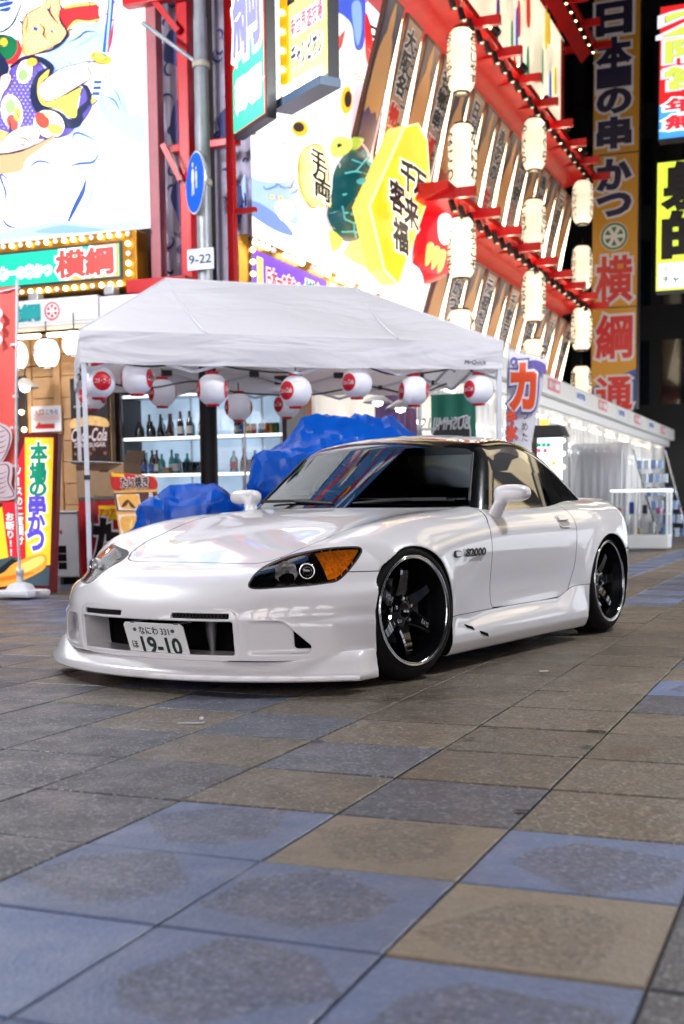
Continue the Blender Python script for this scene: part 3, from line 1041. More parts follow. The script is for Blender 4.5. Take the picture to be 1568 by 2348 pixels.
lettering('日本一の串かつ', frV(bs, -8.33, 11.575, 3.345), .78, .125, gl(150, 170, 215, 1.0), bs.o, bold=.04, edge=WH, edge_w=.07, lift=.006)
bulb_me = {}
def bulb_at(t, u_, v_, z_, lit, r=.026, ndir=(0, -1, 0)):
    key = (lit, r, ndir)
    if key not in bulb_me:
        mb = MB()
        d = Vector(ndir)
        prof = []
        e1 = d.orthogonal().normalized()
        e2 = d.cross(e1)
        n = 10
        vs = []
        rings = [(.45, -.35), (.8, .1), (1, .6), (.86, 1.15), (.5, 1.5), (.05, 1.62)]
        for a, b in rings:
            vs += [e1 * (r * a * math.cos(2 * PI * k / n)) + e2 * (r * a * math.sin(2 * PI * k / n)) + d * (r * b) for k in range(n)]
        mb.add(vs, [(i * n + k, i * n + (k + 1) % n, (i + 1) * n + (k + 1) % n, (i + 1) * n + k) for i in range(len(rings) - 1) for k in range(n)], G_BULB if lit else G_BULBD, True)
        o = mb.build('bulb')
        bulb_me[key] = o.data
    else:
        o = bpy.data.objects.new('bulb', bulb_me[key])
        COL.objects.link(o)
    o.parent = t.o
    o.location = Vector((u_, v_, z_)) - Vector(t.b)
    return o
for k in range(18):
    u_ = -6.985 - k * .112
    bulb_at(bs, u_, 11.592, 3.635, k % 4 not in (0, 2) or k in (2, 6), .028)
    bulb_at(bs, u_, 11.592, 3.135, k % 4 != 0, .028)
for k in range(4):
    bulb_at(bs, -6.985, 11.592, 3.235 + k * .10, k != 2, .028)

# pale fascia over the shop front, with the small name and wheel crest
fa = ST('shop_fascia', 'pale grey shop fascia with teal lettering and a red wheel crest', 'fascia', -7.9, 11.5, 2.75)
mb = fa.mb()
mb.bbox((-12.5, 11.45, 2.765), (-7.30, 11.95, 3.02), .02, mat('white fascia sheet', (.72, .71, .75), rough=.45, noise=.06, scale=3))
mb.build('board', None, fa.o)
mb = fa.mb()
mb.bbox((-7.293, 11.47, 2.775), (-6.35, 11.95, 3.0), .02, mat('white fascia sheet', (.72, .71, .75)))
mb.build('board', None, fa.o)
mb = fa.mb()
mb.tube([(-12.5, 11.42, 2.74), (-7.0, 11.42, 2.74)], .018, 8, mat('white tubing', (.7, .7, .7), rough=.4))
mb.build('rail', None, fa.o)
lettering('横綱', frV(fa, -8.27, 11.448, 2.885), .50, .17, mat('teal print', srgb(20, 150, 150), rough=.5), fa.o, bold=.05, lift=.004)
def crest(t, fr, R, c_ring, c_in, parent):
    o_, ex, ey, en = fr
    mb = MB()
    def disc(r0, r1, lf, m, n=28):
        vs = [o_ + ex * (r * math.cos(2 * PI * k / n)) + ey * (r * math.sin(2 * PI * k / n)) + en * lf for r in (r0, r1) for k in range(n)]
        mb.add(vs, [(k, (k + 1) % n, n + (k + 1) % n, n + k) for k in range(n)], m)
    disc(.001, R, .004, I_WHITE)
    disc(R * .80, R * .95, .007, c_ring)
    for k in range(6):
        a0, a1 = 2 * PI * (k + .2) / 6, 2 * PI * (k + .8) / 6
        pts = [o_ + ex * (R * .22 * math.cos((a0 + a1) / 2)) + ey * (R * .22 * math.sin((a0 + a1) / 2)) + en * .007] + [o_ + ex * (R * .66 * math.cos(a)) + ey * (R * .66 * math.sin(a)) + en * .007 for a in np.linspace(a0, a1, 5)]
        mb.add(pts, [tuple(range(len(pts)))], c_in)
    return mb.build('crest', None, parent)
crest(fa, frV(fa, -7.86, 11.448, 2.885), .10, I_RED, I_RED, fa.o)
for uu in (-8.2, -7.25):
    mb = fa.mb()
    mb.bbox((uu, 11.5, 3.02), (uu + .12, 11.62, 3.11), .01, mat('sign bracket grey', (.45, .45, .46), rough=.4, metal=.5))
    mb.build('bracket', None, fa.o)

# red steel frame at the corner
fmr = ST('steel_frame', 'red painted steel frame and braces at the building corner', 'frame', -6.5, 11.8)
def fpart(name, m, fn):
    mb = fmr.mb()
    fn(mb)
    return mb.build(name, m, fmr.o)
fpart('post', M_MAUVE, lambda q: q.bbox((-6.80, 11.72, 2.95), (-6.68, 11.86, 9.6), .012))
fpart('post', M_RED, lambda q: q.bbox((-6.46, 11.75, 2.9), (-6.33, 11.88, 9.6), .015))
fpart('post', M_RED, lambda q: q.bbox((-5.93, 11.78, 2.4), (-5.85, 11.86, 9.6), .012))
fpart('beam', M_RED, lambda q: q.bbox((-7.0, 11.60, 5.92), (-5.8, 11.72, 6.10), .015))
fpart('beam', M_RED, lambda q: q.bbox((-6.67, 11.90, 4.50), (-5.85, 11.98, 4.58), .01))
fpart('beam', M_RED, lambda q: q.bbox((-6.95, 11.45, 3.0), (-6.25, 11.74, 3.14), .012))
fpart('beam', M_RED, lambda q: q.bbox((-5.85, 11.8, 3.78), (-5.62, 11.86, 3.83), .006))
fpart('beam', M_RED, lambda q: q.bbox((-5.85, 11.8, 4.55), (-5.62, 11.86, 4.60), .006))
fpart('beam', M_RED, lambda q: q.bbox((-5.85, 11.8, 5.15), (-5.62, 11.86, 5.20), .006))
fpart('brace', M_RED, lambda q: q.bar((-6.60, 11.68, 4.52), (-6.42, 11.72, 4.15), .06, .06))
fpart('brace', M_RED, lambda q: q.bar((-6.36, 11.72, 4.15), (-6.15, 11.66, 4.42), .06, .06))
fpart('brace', M_RED, lambda q: q.bar((-6.68, 11.66, 5.98), (-6.40, 11.70, 5.62), .06, .06))
fpart('cable', mat('grey cable', (.3, .3, .3), rough=.5), lambda q: q.tube(spline_open([(-6.50, 11.65, 4.48), (-6.42, 11.62, 4.30), (-6.36, 11.62, 4.12), (-6.28, 11.62, 4.06), (-6.18, 11.62, 4.10)], 5), .007, 6))
# wave-printed sheeting behind the frame
ws_ = ST('wave_banner', 'blue and white wave-printed sheeting behind the red steel frame', 'banner', -6.5, 12.0, 3.0)
wave_m = mat('wave cloth', srgb(165, 160, 180), rough=.7, noise=.12, scale=2)
for (ua, ub, vv) in ((-6.78, -6.30, 12.02), (-6.30, -5.86, 12.25)):
    mb = ws_.mb()
    n = 14
    pts = []
    for k in range(n + 1):
        uu = ua + (ub - ua) * k / n
        dv = .02 * math.sin(k * 1.7)
        pts += [(uu, vv + dv, 2.9), (uu, vv + dv, 6.8)]
    mb.add(pts, [(2 * k, 2 * k + 2, 2 * k + 3, 2 * k + 1) for k in range(n)], wave_m, True)
    so = mb.build('sheet', None, ws_.o)
    mb = ws_.mb()
    nav = mat('wave navy print', srgb(30, 40, 100), rough=.6)
    rr = random.Random(int(ua * -100))
    for k in range(26):
        cu, cz = rr.uniform(ua + .04, ub - .04), rr.uniform(3.0, 6.6)
        R_ = rr.uniform(.03, .10)
        a0 = rr.uniform(0, 6)
        A, B = ribbon([(cu + R_ * (1 - .1 * j) * math.cos(a0 + j * .7), cz + R_ * (1 - .1 * j) * math.sin(a0 + j * .7)) for j in range(6)], .028)
        m_ = len(A)
        mb.add([(a, vv - .03, b) for a, b in A] + [(a, vv - .03, b) for a, b in B], [(j, j + 1, m_ + j + 1, m_ + j) for j in range(m_ - 1)], nav)
    for k in range(5):
        cu, cz = rr.uniform(ua + .1, ub - .1), 3.2 + k * .8
        pts = spline_closed([(cu + rr.uniform(.5, 1) * .16 * math.cos(a), cz + rr.uniform(.5, 1) * .28 * math.sin(a)) for a in np.linspace(0, 2 * PI, 8)[:-1]], 4)
        mb.add([(a, vv - .029, b) for a, b in pts], [tuple(range(len(pts)))], nav)
    mb.build('wave_print', None, so)['kind'] = 'stuff'

# utility pole with round sign and block plate
up_ = ST('utility_pole', 'grey utility pole carrying the round blue sign', 'pole', -6.02, 11.45)
mb = up_.mb()
mb.tube([(-6.02, 11.45, 2.62), (-6.02, 11.45, 4.6), (-6.02, 11.45, 4.62), (-6.02, 11.45, 5.6), (-6.02, 11.45, 5.63), (-6.02, 11.45, 9.5)], [.076, .074, .070, .068, .060, .055], 20)
mb.build('shaft', M_GREYPOLE, up_.o)
mb = up_.mb()
mb.tube([(-6.02, 11.45, 0), (-6.02, 11.45, .03), (-6.02, 11.45, 2.60), (-6.02, 11.45, 2.63)], [.105, .092, .088, .078], 24, mat('black pole sleeve', (.006, .006, .007), rough=.5, spec=.25, noise=.3, scale=12))
mb.build('sleeve', None, up_.o)
mb = up_.mb()
mb.tube([(-6.05, 11.40, 5.18), (-6.62, 11.35, 5.62)], .022, 8, M_GREYPOLE)
mb.build('stay', None, up_.o)
for zz in (5.16, 4.02, 3.3):
    mb = up_.mb()
    mb.lathe([(.082, -.03), (.088, -.03), (.088, .03), (.082, .03)], 18, mat('tan clamp', (.42, .38, .30), rough=.5), c=(-6.02, 11.45, zz))
    mb.build('clamp', None, up_.o)
rs = ST('road_sign', 'round blue pedestrian road sign seen edgewise on the grey pole', 'sign', -6.05, 11.33, 4.0)
nd = (Vector((-.70, -.72, 0))).normalized()
ex_ = nd.cross(EZ) * -1
mb = MB()
n = 40
M_BLUE = mat('blue sheet with added glow', srgb(0, 85, 205), rough=.6, spec=.1, emis=.30, emis_color=srgb(0, 90, 220))  # faint glow added so the disc reads blue
cen = Vector((0, 0, 0))
mb.add([cen + ex_ * (.30 * math.cos(2 * PI * k / n)) + EZ * (.30 * math.sin(2 * PI * k / n)) for k in range(n)], [tuple(range(n))], I_WHITE)
mb.add([cen + ex_ * (.285 * math.cos(2 * PI * k / n)) + EZ * (.285 * math.sin(2 * PI * k / n)) + nd * .004 for k in range(n)], [tuple(range(n))], M_BLUE)
mb.add([cen + ex_ * (.30 * math.cos(2 * PI * k / n)) + EZ * (.30 * math.sin(2 * PI * k / n)) + nd * q for q in (0, -.02) for k in range(n)], [(k, (k + 1) % n, n + (k + 1) % n, n + k) for k in range(n)], mat('sign back grey', (.4, .4, .42), rough=.4, metal=.5))
mb.build('disc', None, rs.o)
mb = MB()
def fig(cx_, s_):
    pts = [(0, .13), (.035, .11), (.045, .03), (.03, -.02), (.035, -.13), (.008, -.13), (0, -.03), (-.02, -.13), (-.045, -.13), (-.03, -.02), (-.05, .03), (-.035, .11)]
    mb.add([ex_ * (cx_ + a * s_) + EZ * (b * s_ + .02) + nd * .007 for a, b in pts], [tuple(range(len(pts)))], I_WHITE)
    mb.add([ex_ * (cx_ + .026 * s_ * math.cos(a)) + EZ * ((.165 + .026 * math.sin(a)) * s_ + .02) + nd * .007 for a in np.linspace(0, 2 * PI, 11)[:-1]], [tuple(range(10))], I_WHITE)
fig(-.05, 1.0)
fig(.06, .65)
mb.build('pictogram', None, rs.o)
bp_ = ST('block_plate', 'small white plate reading 9-22 on the grey pole', 'plate', -6.02, 11.33, 3.3)
mb = bp_.mb()
mb.bbox((-6.16, 11.33, 3.15), (-5.86, 11.345, 3.36), .012, mat('white plate enamel', (.62, .66, .74), rough=.4))
mb.build('plate', None, bp_.o)
lettering('9-22', frV(bp_, -6.01, 11.33, 3.255), .25, .085, mat('dark blue digits', srgb(40, 50, 80), rough=.5), bp_.o, bold=.01, lift=.003)
# ================================================================ sculpted mural on the street side
MU = -5.95
mu = ST('relief_mural', 'glowing white relief mural with round-eyed cats above the purple sign', 'mural', MU, 14.5, 3.6)
c3 = lambda x, y: (487.1 + .3289 * x, .3289 * y)
c4 = lambda x, y: (487.1 + .3289 * x, 343.8 + .3289 * y)
mb = mu.mb()
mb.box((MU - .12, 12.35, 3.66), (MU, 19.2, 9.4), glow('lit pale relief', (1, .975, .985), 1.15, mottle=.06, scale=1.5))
mb.build('panel', None, mu.o)
BK, PK = gl(45, 38, 45, .5), gl(252, 222, 228, 1.0)  # pink blobs put the relief's shading into the print
WHM = gl(255, 252, 252, 1.5)
SLB = gl(165, 195, 245, 1.0)
OUTG = gl(250, 215, 130, 1.05)
art(mu, 'u', MU, [
    (SLB, 'blob', [c for c in [(215, 1220), (330, 1260), (480, 1270), (640, 1230), (600, 1400), (590, 1560), (480, 1520), (330, 1440), (215, 1400)]]),
    (gl(120, 150, 225, .9), 'blob', [(225, 1400), (330, 1420), (470, 1520), (560, 1640), (420, 1600), (230, 1470)]),
    (WHM, 'blob', [(430, 1420), (540, 1400), (570, 1500), (480, 1540)]),
    (gl(80, 120, 200, .9), 'line', [(345, 1295), (370, 1320), (430, 1300), (450, 1285), (500, 1320)], 2.4),
    (gl(80, 120, 200, .9), 'line', [(535, 1350), (580, 1330), (640, 1240)], 2),
    (PK, 'blob', [(980, 600), (1150, 620), (1300, 830), (1230, 1050), (1150, 1200), (1040, 1000), (940, 960)]),
    (PK, 'blob', [(600, 1260), (800, 1290), (830, 1500), (800, 1700), (620, 1600)]),
    (gl(30, 95, 215, .95), 'blob', [(830, 60), (860, -40), (1040, -60), (1055, 160), (1040, 330), (985, 340), (960, 180), (900, 110)]),
    (gl(120, 170, 245, 1.15), 'blob', [(960, 30), (1020, 20), (1030, 200), (1000, 320), (970, 180)]),
    (gl(225, 40, 45, .95), 'blob', [(1055, 90), (1090, 170), (1110, 330), (1100, 480), (1060, 420), (1050, 250)]),
    (gl(225, 235, 250, 1.7), 'blob', [(1060, -40), (1150, -40), (1180, 120), (1250, 320), (1310, 600), (1330, 800), (1280, 830), (1170, 560), (1110, 400), (1110, 200)]),
    (BK, 'poly', [(1080, 165), (1135, 200), (1140, 225), (1085, 195)]), (BK, 'poly', [(1095, 240), (1150, 260), (1150, 285), (1100, 268)]), (BK, 'poly', [(1105, 310), (1160, 320), (1160, 345), (1108, 338)]), (BK, 'poly', [(1112, 372), (1168, 375), (1166, 400), (1115, 398)]),
    (BK, 'poly', [(1160, 560), (1210, 530), (1215, 560), (1175, 590)]), (BK, 'poly', [(1185, 605), (1225, 580), (1235, 610), (1200, 640)]), (BK, 'poly', [(1205, 650), (1245, 625), (1255, 660), (1220, 690)]), (BK, 'poly', [(1225, 695), (1258, 670), (1258, 720), (1240, 735)]),
    (gl(245, 170, 60, 1.0), 'line', [(1150, 560), (1150, 610), (1190, 650)], 4),
    (gl(235, 60, 60, 1.0), 'poly', [(905, 205), (820, 300), (850, 375), (880, 320)]),
    (gl(250, 190, 40, 1.05), 'ell', [(908, 702), (13.5, 32), (.06, 0)]), (BK, 'ell', [(918, 695), (8.5, 19), (.05, 0)]),
    (gl(250, 190, 40, 1.05), 'ell', [(580, 900), (19, 18), (.5, 0)]), (BK, 'ell', [(570, 890), (13, 11), (.3, 0)]),
    (gl(250, 215, 90, 1.3), 'ell', [(970, 518), (5, 3), (.2, 0)]), (gl(250, 215, 90, 1.3), 'ell', [(995, 540), (4, 3), (.2, 0)]),
    (BK, 'line', [(420, 985), (480, 1010), (560, 1075)], 1.3),
    (BK, 'line', [(400, 1305), (505, 1312), (520, 1285), (545, 1240)], 1.4), (BK, 'line', [(750, 1370), (830, 1370)], 1.4),
    (gl(250, 210, 60, 1.3), 'ell', [(375, 1375), (3.5, 5), (0, 0)]), (gl(235, 80, 60, 1.2), 'line', [(405, 1360), (408, 1395)], 1.5), (gl(250, 210, 60, 1.3), 'ell', [(435, 1385), (4.5, 5), (0, 0)]), (gl(250, 210, 60, 1.3), 'ell', [(722, 1435), (4, 5), (0, 0)]), (gl(235, 80, 60, 1.2), 'line', [(752, 1420), (754, 1455)], 1.5), (gl(250, 210, 60, 1.3), 'ell', [(780, 1435), (3.5, 5), (0, 0)]),
    (gl(240, 200, 140, 1.25), 'blob', [(870, 1760), (960, 1650), (1080, 1560), (1180, 1400), (1230, 1380), (1250, 1600), (1240, 1760), (1150, 1900), (1000, 1860), (900, 1800)]),
    (gl(225, 180, 110, 1.0), 'line', [(940, 1740), (1060, 1700), (1200, 1560)], 3), (gl(225, 180, 110, 1.0), 'line', [(960, 1800), (1100, 1760), (1220, 1640)], 3), (gl(225, 180, 110, 1.0), 'line', [(1000, 1840), (1120, 1820), (1230, 1720)], 3),
    (OUTG, 'blob', [(565, 1070), (690, 1010), (745, 1110), (760, 1260), (700, 1420), (640, 1450), (580, 1370), (548, 1250)]),
    (gl(235, 185, 85, .95), 'line', [(570, 1080), (552, 1250), (585, 1370), (640, 1445)], 4),
    (gl(205, 190, 200, .85), 'line', [(520, 860), (485, 940), (500, 1010), (560, 1070)], 2.2), (gl(205, 190, 200, .85), 'line', [(990, 590), (1090, 640), (1150, 760), (1130, 900)], 2.2), (gl(205, 190, 200, .85), 'line', [(745, 1010), (820, 1120), (845, 1220), (825, 1370)], 2.4), (gl(205, 190, 200, .85), 'line', [(810, 330), (830, 460), (950, 560), (1060, 540), (1090, 440), (1030, 340)], 2.2), (gl(205, 190, 200, .85), 'line', [(700, 820), (740, 880), (700, 960)], 1.8), (gl(205, 190, 200, .85), 'line', [(620, 1600), (700, 1560), (800, 1600)], 2.2), (gl(215, 175, 190, .9), 'line', [(1040, 700), (1120, 800), (1160, 960)], 3), (gl(215, 175, 190, .9), 'line', [(960, 980), (1020, 1050), (1060, 1150)], 3),  # grey and rose lines paint shading along the figure edges
], c3, outlined=(OUTG,), ink=gl(150, 100, 30, .6))
# characters on the gold coin and a dome-shelled turtle, modelled in relief
def relief(t, u0, px_poly, conv, depth, m, name, parent, rings=(1, .93, .78, .55, .28, .02)):
    P = np.array([atU(*conv(*q), u0) for q in spline_closed(px_poly, 4)])
    c_ = P.mean(0)
    mb = t.mb()
    vs = []
    for r in rings:
        for q in P:
            a = c_ + (q - c_) * r
            vs.append((u0 + depth * math.sqrt(max(0, 1 - r * r)), a[0], a[1]))
    n = len(P)
    mb.add(vs, [(i * n + k, i * n + (k + 1) % n, (i + 1) * n + (k + 1) % n, (i + 1) * n + k) for i in range(len(rings) - 1) for k in range(n)], m, True)
    return mb.build(name, None, parent)
for s_, px_, py_, sz in (('千', 655, 72, 27), ('万', 665, 165, 27), ('両', 685, 290, 30)):
    cv, cz = atU(*c4(px_, py_), MU)
    k_ = (atU(*c4(px_ + 1, py_), MU)[0] - cv) / .3289
    lettering(s_, frU(mu, MU + .14, cv, cz), sz * k_ * 1.2, sz * k_ * .52, I_BLACK, mu.o, bold=.04, edge=gl(255, 250, 225, 1.6), edge_w=.05, lift=.01)
tu = ST('turtle_relief', 'green domed turtle with glossy plated shell clinging to the mural', 'sculpture', MU + .02, 14.2, 4.0)
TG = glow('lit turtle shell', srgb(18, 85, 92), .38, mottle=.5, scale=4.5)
sh_poly = [(905, 50), (940, 5), (985, 0), (1040, 60), (1080, 160), (1095, 260), (1090, 420), (1060, 560), (1000, 630), (930, 640), (860, 590), (805, 480), (800, 420), (830, 300), (840, 180), (870, 100)]
shell = relief(tu, MU + .05, sh_poly, c4, .30, TG, 'shell', tu.o)
P = np.array([atU(*c4(*q), MU) for q in sh_poly])
def on_shell(x, y):
    a = np.array(atU(*c4(x, y), MU + .05))
    c_ = np.array([atU(*c4(*q), MU + .05) for q in spline_closed(sh_poly, 4)]).mean(0)
    full = np.array([atU(*c4(*q), MU + .05) for q in spline_closed(sh_poly, 4)])
    d = a - c_
    ang = np.arctan2(full[:, 1] - c_[1], full[:, 0] - c_[0])
    k_ = np.argmin(np.abs(np.angle(np.exp(1j * (ang - math.atan2(d[1], d[0]))))))
    r = min(.98, np.linalg.norm(d) / np.linalg.norm(full[k_] - c_))
    return (MU + .06 + .30 * math.sqrt(1 - r * r), a[0], a[1])
seam = gl(95, 190, 195, .8)
for k, ln in enumerate([[(905, 75), (930, 110), (890, 160), (855, 170)], [(930, 110), (985, 60), (1010, 10)], [(890, 160), (970, 205), (1030, 175), (1060, 120)], [(970, 205), (955, 295), (1010, 320), (1090, 270)], [(835, 320), (955, 295)], [(1010, 320), (985, 400), (1030, 420), (1090, 380)], [(830, 450), (985, 400)], [(1030, 420), (1010, 475), (1025, 500), (1075, 460)], [(880, 520), (1010, 475)], [(820, 400), (840, 490), (880, 520), (905, 585)], [(905, 585), (1000, 545), (1025, 560)], [(1000, 545), (1030, 500)], [(860, 575), (905, 575), (940, 615)]]):
    mb = tu.mb()
    mb.tube([on_shell(*q) for q in ln], .011, 6, seam)
    mb.build('shell_seam', None, tu.o)
for (x, y, rx, ry) in ((975, 110, 34, 40), (905, 235, 40, 34), (1035, 230, 30, 45), (885, 360, 36, 26), (1050, 340, 26, 36), (935, 448, 42, 24), (860, 455, 16, 20), (1055, 430, 14, 22), (965, 525, 34, 20), (985, 590, 24, 14), (905, 545, 14, 14)):
    pq = [on_shell(x + rx * .72 * math.cos(a), y + ry * .72 * math.sin(a)) for a in np.linspace(0, 2 * PI, 15)[:-1]]
    pm = on_shell(x, y)
    mb = tu.mb()
    mb.add([(q[0] + .004, q[1], q[2]) for q in pq] + [(pm[0] + .03, pm[1], pm[2])], [(k, (k + 1) % 14, 14) for k in range(14)], gl(80, 165, 170, .8), True)
    mb.build('shell_plate', None, tu.o)
relief(tu, MU + .10, [(830, 1080), (825, 1010), (850, 960), (890, 950), (925, 990), (915, 1060), (880, 1095)], c3, .16, gl(205, 220, 100, 1.0), 'head', tu.o)
relief(tu, MU + .22, [(868, 1010), (876, 1000), (884, 1012), (876, 1028)], c3, .05, BK, 'eye', tu.o)
relief(tu, MU + .05, [(935, 1040), (960, 980), (985, 955), (1035, 965), (1010, 1010), (985, 1050)], c3, .10, gl(175, 190, 70, .9), 'flipper', tu.o)
relief(tu, MU + .05, [(815, 560), (850, 590), (880, 620), (865, 690), (835, 700), (820, 640)], c4, .10, gl(200, 215, 95, .95), 'flipper', tu.o)

# shogi-piece sign
PU_ = -5.40
sg = ST('shogi_piece_sign', 'big yellow shogi-piece sign with black brushed characters', 'sign', PU_, 15.5, 3.5)
px5 = [(928, 292), (957, 281), (976, 322), (983, 438), (912, 652), (846, 600), (838, 470)]
front = [(940, 305), (958, 286), (977, 325), (982, 440), (914, 652), (895, 640), (848, 470)]
P = [atU(*q, PU_) for q in [(925, 292), (956, 284), (977, 322), (984, 438), (912, 652), (880, 618), (846, 472)]]
mb = sg.mb()
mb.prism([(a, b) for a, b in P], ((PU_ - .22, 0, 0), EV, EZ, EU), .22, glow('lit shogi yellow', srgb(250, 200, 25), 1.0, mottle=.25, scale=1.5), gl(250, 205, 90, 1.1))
mb.build('board', None, sg.o)
mb = sg.mb()
for a, b in zip(P, P[1:] + P[:1]):
    mb.bar((PU_ + .006, a[0], a[1]), (PU_ + .006, b[0], b[1]), .025, .02, gl(255, 235, 170, 1.2))
mb.build('edge_trim', None, sg.o)
for s_, (x, y), w_ in (('千', (1350, 185), 34), ('客', (1275, 330), 36), ('万', (1435, 240), 30), ('来', (1375, 440), 34), ('福', (1300, 600), 36)):
    cv, cz = atU(*c4(x, y), PU_)
    k_ = atU(*c4(x + 3, y), PU_)[0] - cv
    lettering(s_, frU(sg, PU_ + .01, cv, cz), k_ * w_ * .95, k_ * w_ * .62, I_BLACK, sg.o, bold=.04, edge=gl(255, 250, 235, 1.3), edge_w=.045, lift=.012)
# red round figure beside it
rd = ST('red_roly_figure', 'red rounded roly-poly figure with gold stripes below the lowest eave', 'sculpture', -5.45, 17.0, 3.4)
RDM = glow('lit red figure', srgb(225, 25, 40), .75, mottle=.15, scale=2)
cR = lambda x, y: (x, y)
relief(rd, -5.60, [(968, 470), (985, 452), (1015, 452), (1036, 490), (1034, 560), (1018, 620), (985, 650), (955, 640), (945, 590), (955, 520)], cR, .35, RDM, 'body', rd.o)
relief(rd, -5.28, [(1005, 500), (1022, 488), (1033, 500), (1032, 545), (1020, 562), (1006, 545)], cR, .06, gl(250, 240, 240, 1.3), 'face', rd.o)
for k in range(3):
    relief(rd, -5.27, [(978 + 14 * k, 565 + 8 * k), (986 + 14 * k, 555 + 8 * k), (992 + 14 * k, 562 + 8 * k), (984 + 14 * k, 600 + 8 * k), (975 + 14 * k, 608 + 8 * k)], cR, .05, gl(250, 205, 110, 1.1), 'stripe', rd.o)
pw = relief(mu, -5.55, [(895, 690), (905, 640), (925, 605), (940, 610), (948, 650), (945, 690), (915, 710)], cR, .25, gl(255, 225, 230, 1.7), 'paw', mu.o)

# bulb-edged purple sign under the mural
ps = ST('purple_sign', 'purple and white sign with red and green lettering, edged with bulbs, above the tent', 'sign', -5.9, 14.2, 3.0)
mb = ps.mb()
mb.bbox((-6.02, 12.2, 2.95), (-5.90, 17.6, 3.66), .012, mat('gold sign frame', srgb(165, 115, 20)))
mb.build('frame', None, ps.o)
mb = ps.mb()
mb.box((-5.905, 12.30, 3.0), (-5.885, 14.35, 3.52), gl(125, 75, 220, .95))
mb.box((-5.905, 14.352, 3.0), (-5.885, 14.45, 3.52), gl(215, 215, 60, 1.0))
mb.box((-5.905, 14.452, 3.0), (-5.885, 17.5, 3.52), gl(215, 238, 248, 1.3))
mb.build('face', None, ps.o)
lettering('日本一の串かつ', frU(ps, -5.885, 13.08, 3.28), .92, .20, gl(235, 70, 80, .95), ps.o, bold=.05, edge=WH, edge_w=.07, lift=.006)
lettering('横綱', frU(ps, -5.885, 13.98, 3.24), .66, .34, gl(15, 135, 95, .8), ps.o, bold=.05, edge=WH, edge_w=.05, lift=.006)
mb = ps.mb()
mb.bbox((-5.884, 12.38, 3.0), (-5.876, 12.52, 3.46), .003, gl(245, 235, 120, 1.1))
mb.build('bar', None, ps.o)
lettering('いい', frU(ps, -5.885, 14.95, 3.30), .70, .26, gl(20, 110, 85, .7), ps.o, bold=.03, lift=.006)
for k in range(34):
    if k % 5 != 4:
        bulb_at(ps, -5.88, 12.28 + k * .158, 3.59, k % 7 != 3, .034, (1, 0, 0))
for k in range(5):
    bulb_at(ps, -5.88, 12.24, 3.0 + k * .125, True, .028, (1, 0, 0))

# two upright box signs hung out at the corner
def box_sign(name, label, pr, pl, tr, tl, ztop, faces, thick, m_side):
    """pr/pl: photograph point of the right/left bottom corner, at ground distances tr/tl"""
    a = Vector((0, 0, CAM_H)) + view_ray(*pr) * (tr / view_ray(*pr).y)
    b = Vector((0, 0, CAM_H)) + view_ray(*pl) * (tl / view_ray(*pl).y)
    zb = (a.z + b.z) / 2
    a.z = b.z = zb
    t = thing(name, label, 'sign', b)
    ex = (a - b)
    w = ex.length
    ex.normalize()
    en = ex.cross(EZ)
    h_ = ztop - zb
    mb = MB()
    mb.prism([(0, 0), (w, 0), (w, h_), (0, h_)], (-en * thick, ex, EZ, en), thick, m_side)
    mb.build('cabinet', None, t)
    return t, ex, en, w, h_
t1, ex, en, w, h_ = box_sign('upright_sign', 'upright white and green box sign with big violet character beside the red post', (612, 270), (537, 318), 12.0, 12.68, 8.5, None, .10, mat('black cabinet', (.015, .015, .018), rough=.4))
mb = MB()
mb.prism([(.03, .04), (w - .02, .04), (w - .02, h_), (.03, h_)], (en * .002, ex, EZ, en), .012, gl(250, 90, 90, 1.0))
mb.prism([(.03, .04), (w - .02, .04), (w - .02, .95), (.03, .62)], (en * .015, ex, EZ, en), .003, gl(60, 215, 160, 1.0))
mb.build('face', None, t1)
lettering('綱', (ex * (w * .5) + EZ * 1.25 + en * .018, ex, EZ, en), w * .80, 1.05, gl(130, 130, 205, .95), t1, bold=.025, edge=WH, edge_w=.06, lift=.004)
lettering('横', (ex * (w * .5) + EZ * 2.5 + en * .018, ex, EZ, en), w * .80, 1.05, gl(130, 130, 205, .95), t1, bold=.06, edge=WH, edge_w=.10, lift=.004)
lettering('通天閣', (ex * (w * .52) + EZ * .36 + en * .018, ex, EZ, en), w * .7, .22, gl(250, 225, 200, 1.5), t1, bold=.06, edge=WH, edge_w=.14, lift=.004)
t2, ex, en, w, h_ = box_sign('upright_sign', 'upright pale yellow box sign with a bold black character and katakana rows', (752, 171), (650, 238), 11.6, 12.3, 8.5, None, .12, mat('black cabinet', (.015, .015, .018)))
mb = MB()
mb.prism([(.0, .02), (.13, .02), (.13, h_), (.0, h_)], (en * .002, ex, EZ, en), .03, gl(245, 175, 20, .95))
mb.build('bulb_strip', None, t2)
mb = MB()
mb.prism([(.14, .03), (w, .03), (w, h_), (.14, h_)], (en * .002, ex, EZ, en), .012, gl(235, 225, 130, 1.0))
mb.build('face', None, t2)
ffr = lambda a, z: (ex * a + EZ * z + en * .018, ex, EZ, en)
lettering('チャンピオン', ffr(.16 + (w - .16) * .5, .33), (w - .16) * .86, .22, gl(60, 65, 95, .6), t2, bold=.035, edge=WH, edge_w=.05, lift=.004)
lettering('新世界遊技場', ffr(.16 + (w - .16) * .5, .60), (w - .16) * .86, .17, gl(225, 90, 115, .9), t2, bold=.03, edge=WH, edge_w=.05, lift=.004)
lettering('的', ffr(.16 + (w - .16) * .5, 1.35), (w - .16) * .92, .95, gl(45, 45, 60, .5), t2, bold=.06, lift=.004)
lettering('射', ffr(.16 + (w - .16) * .5, 2.45), (w - .16) * .92, .95, gl(45, 45, 60, .5), t2, bold=.06, lift=.004)
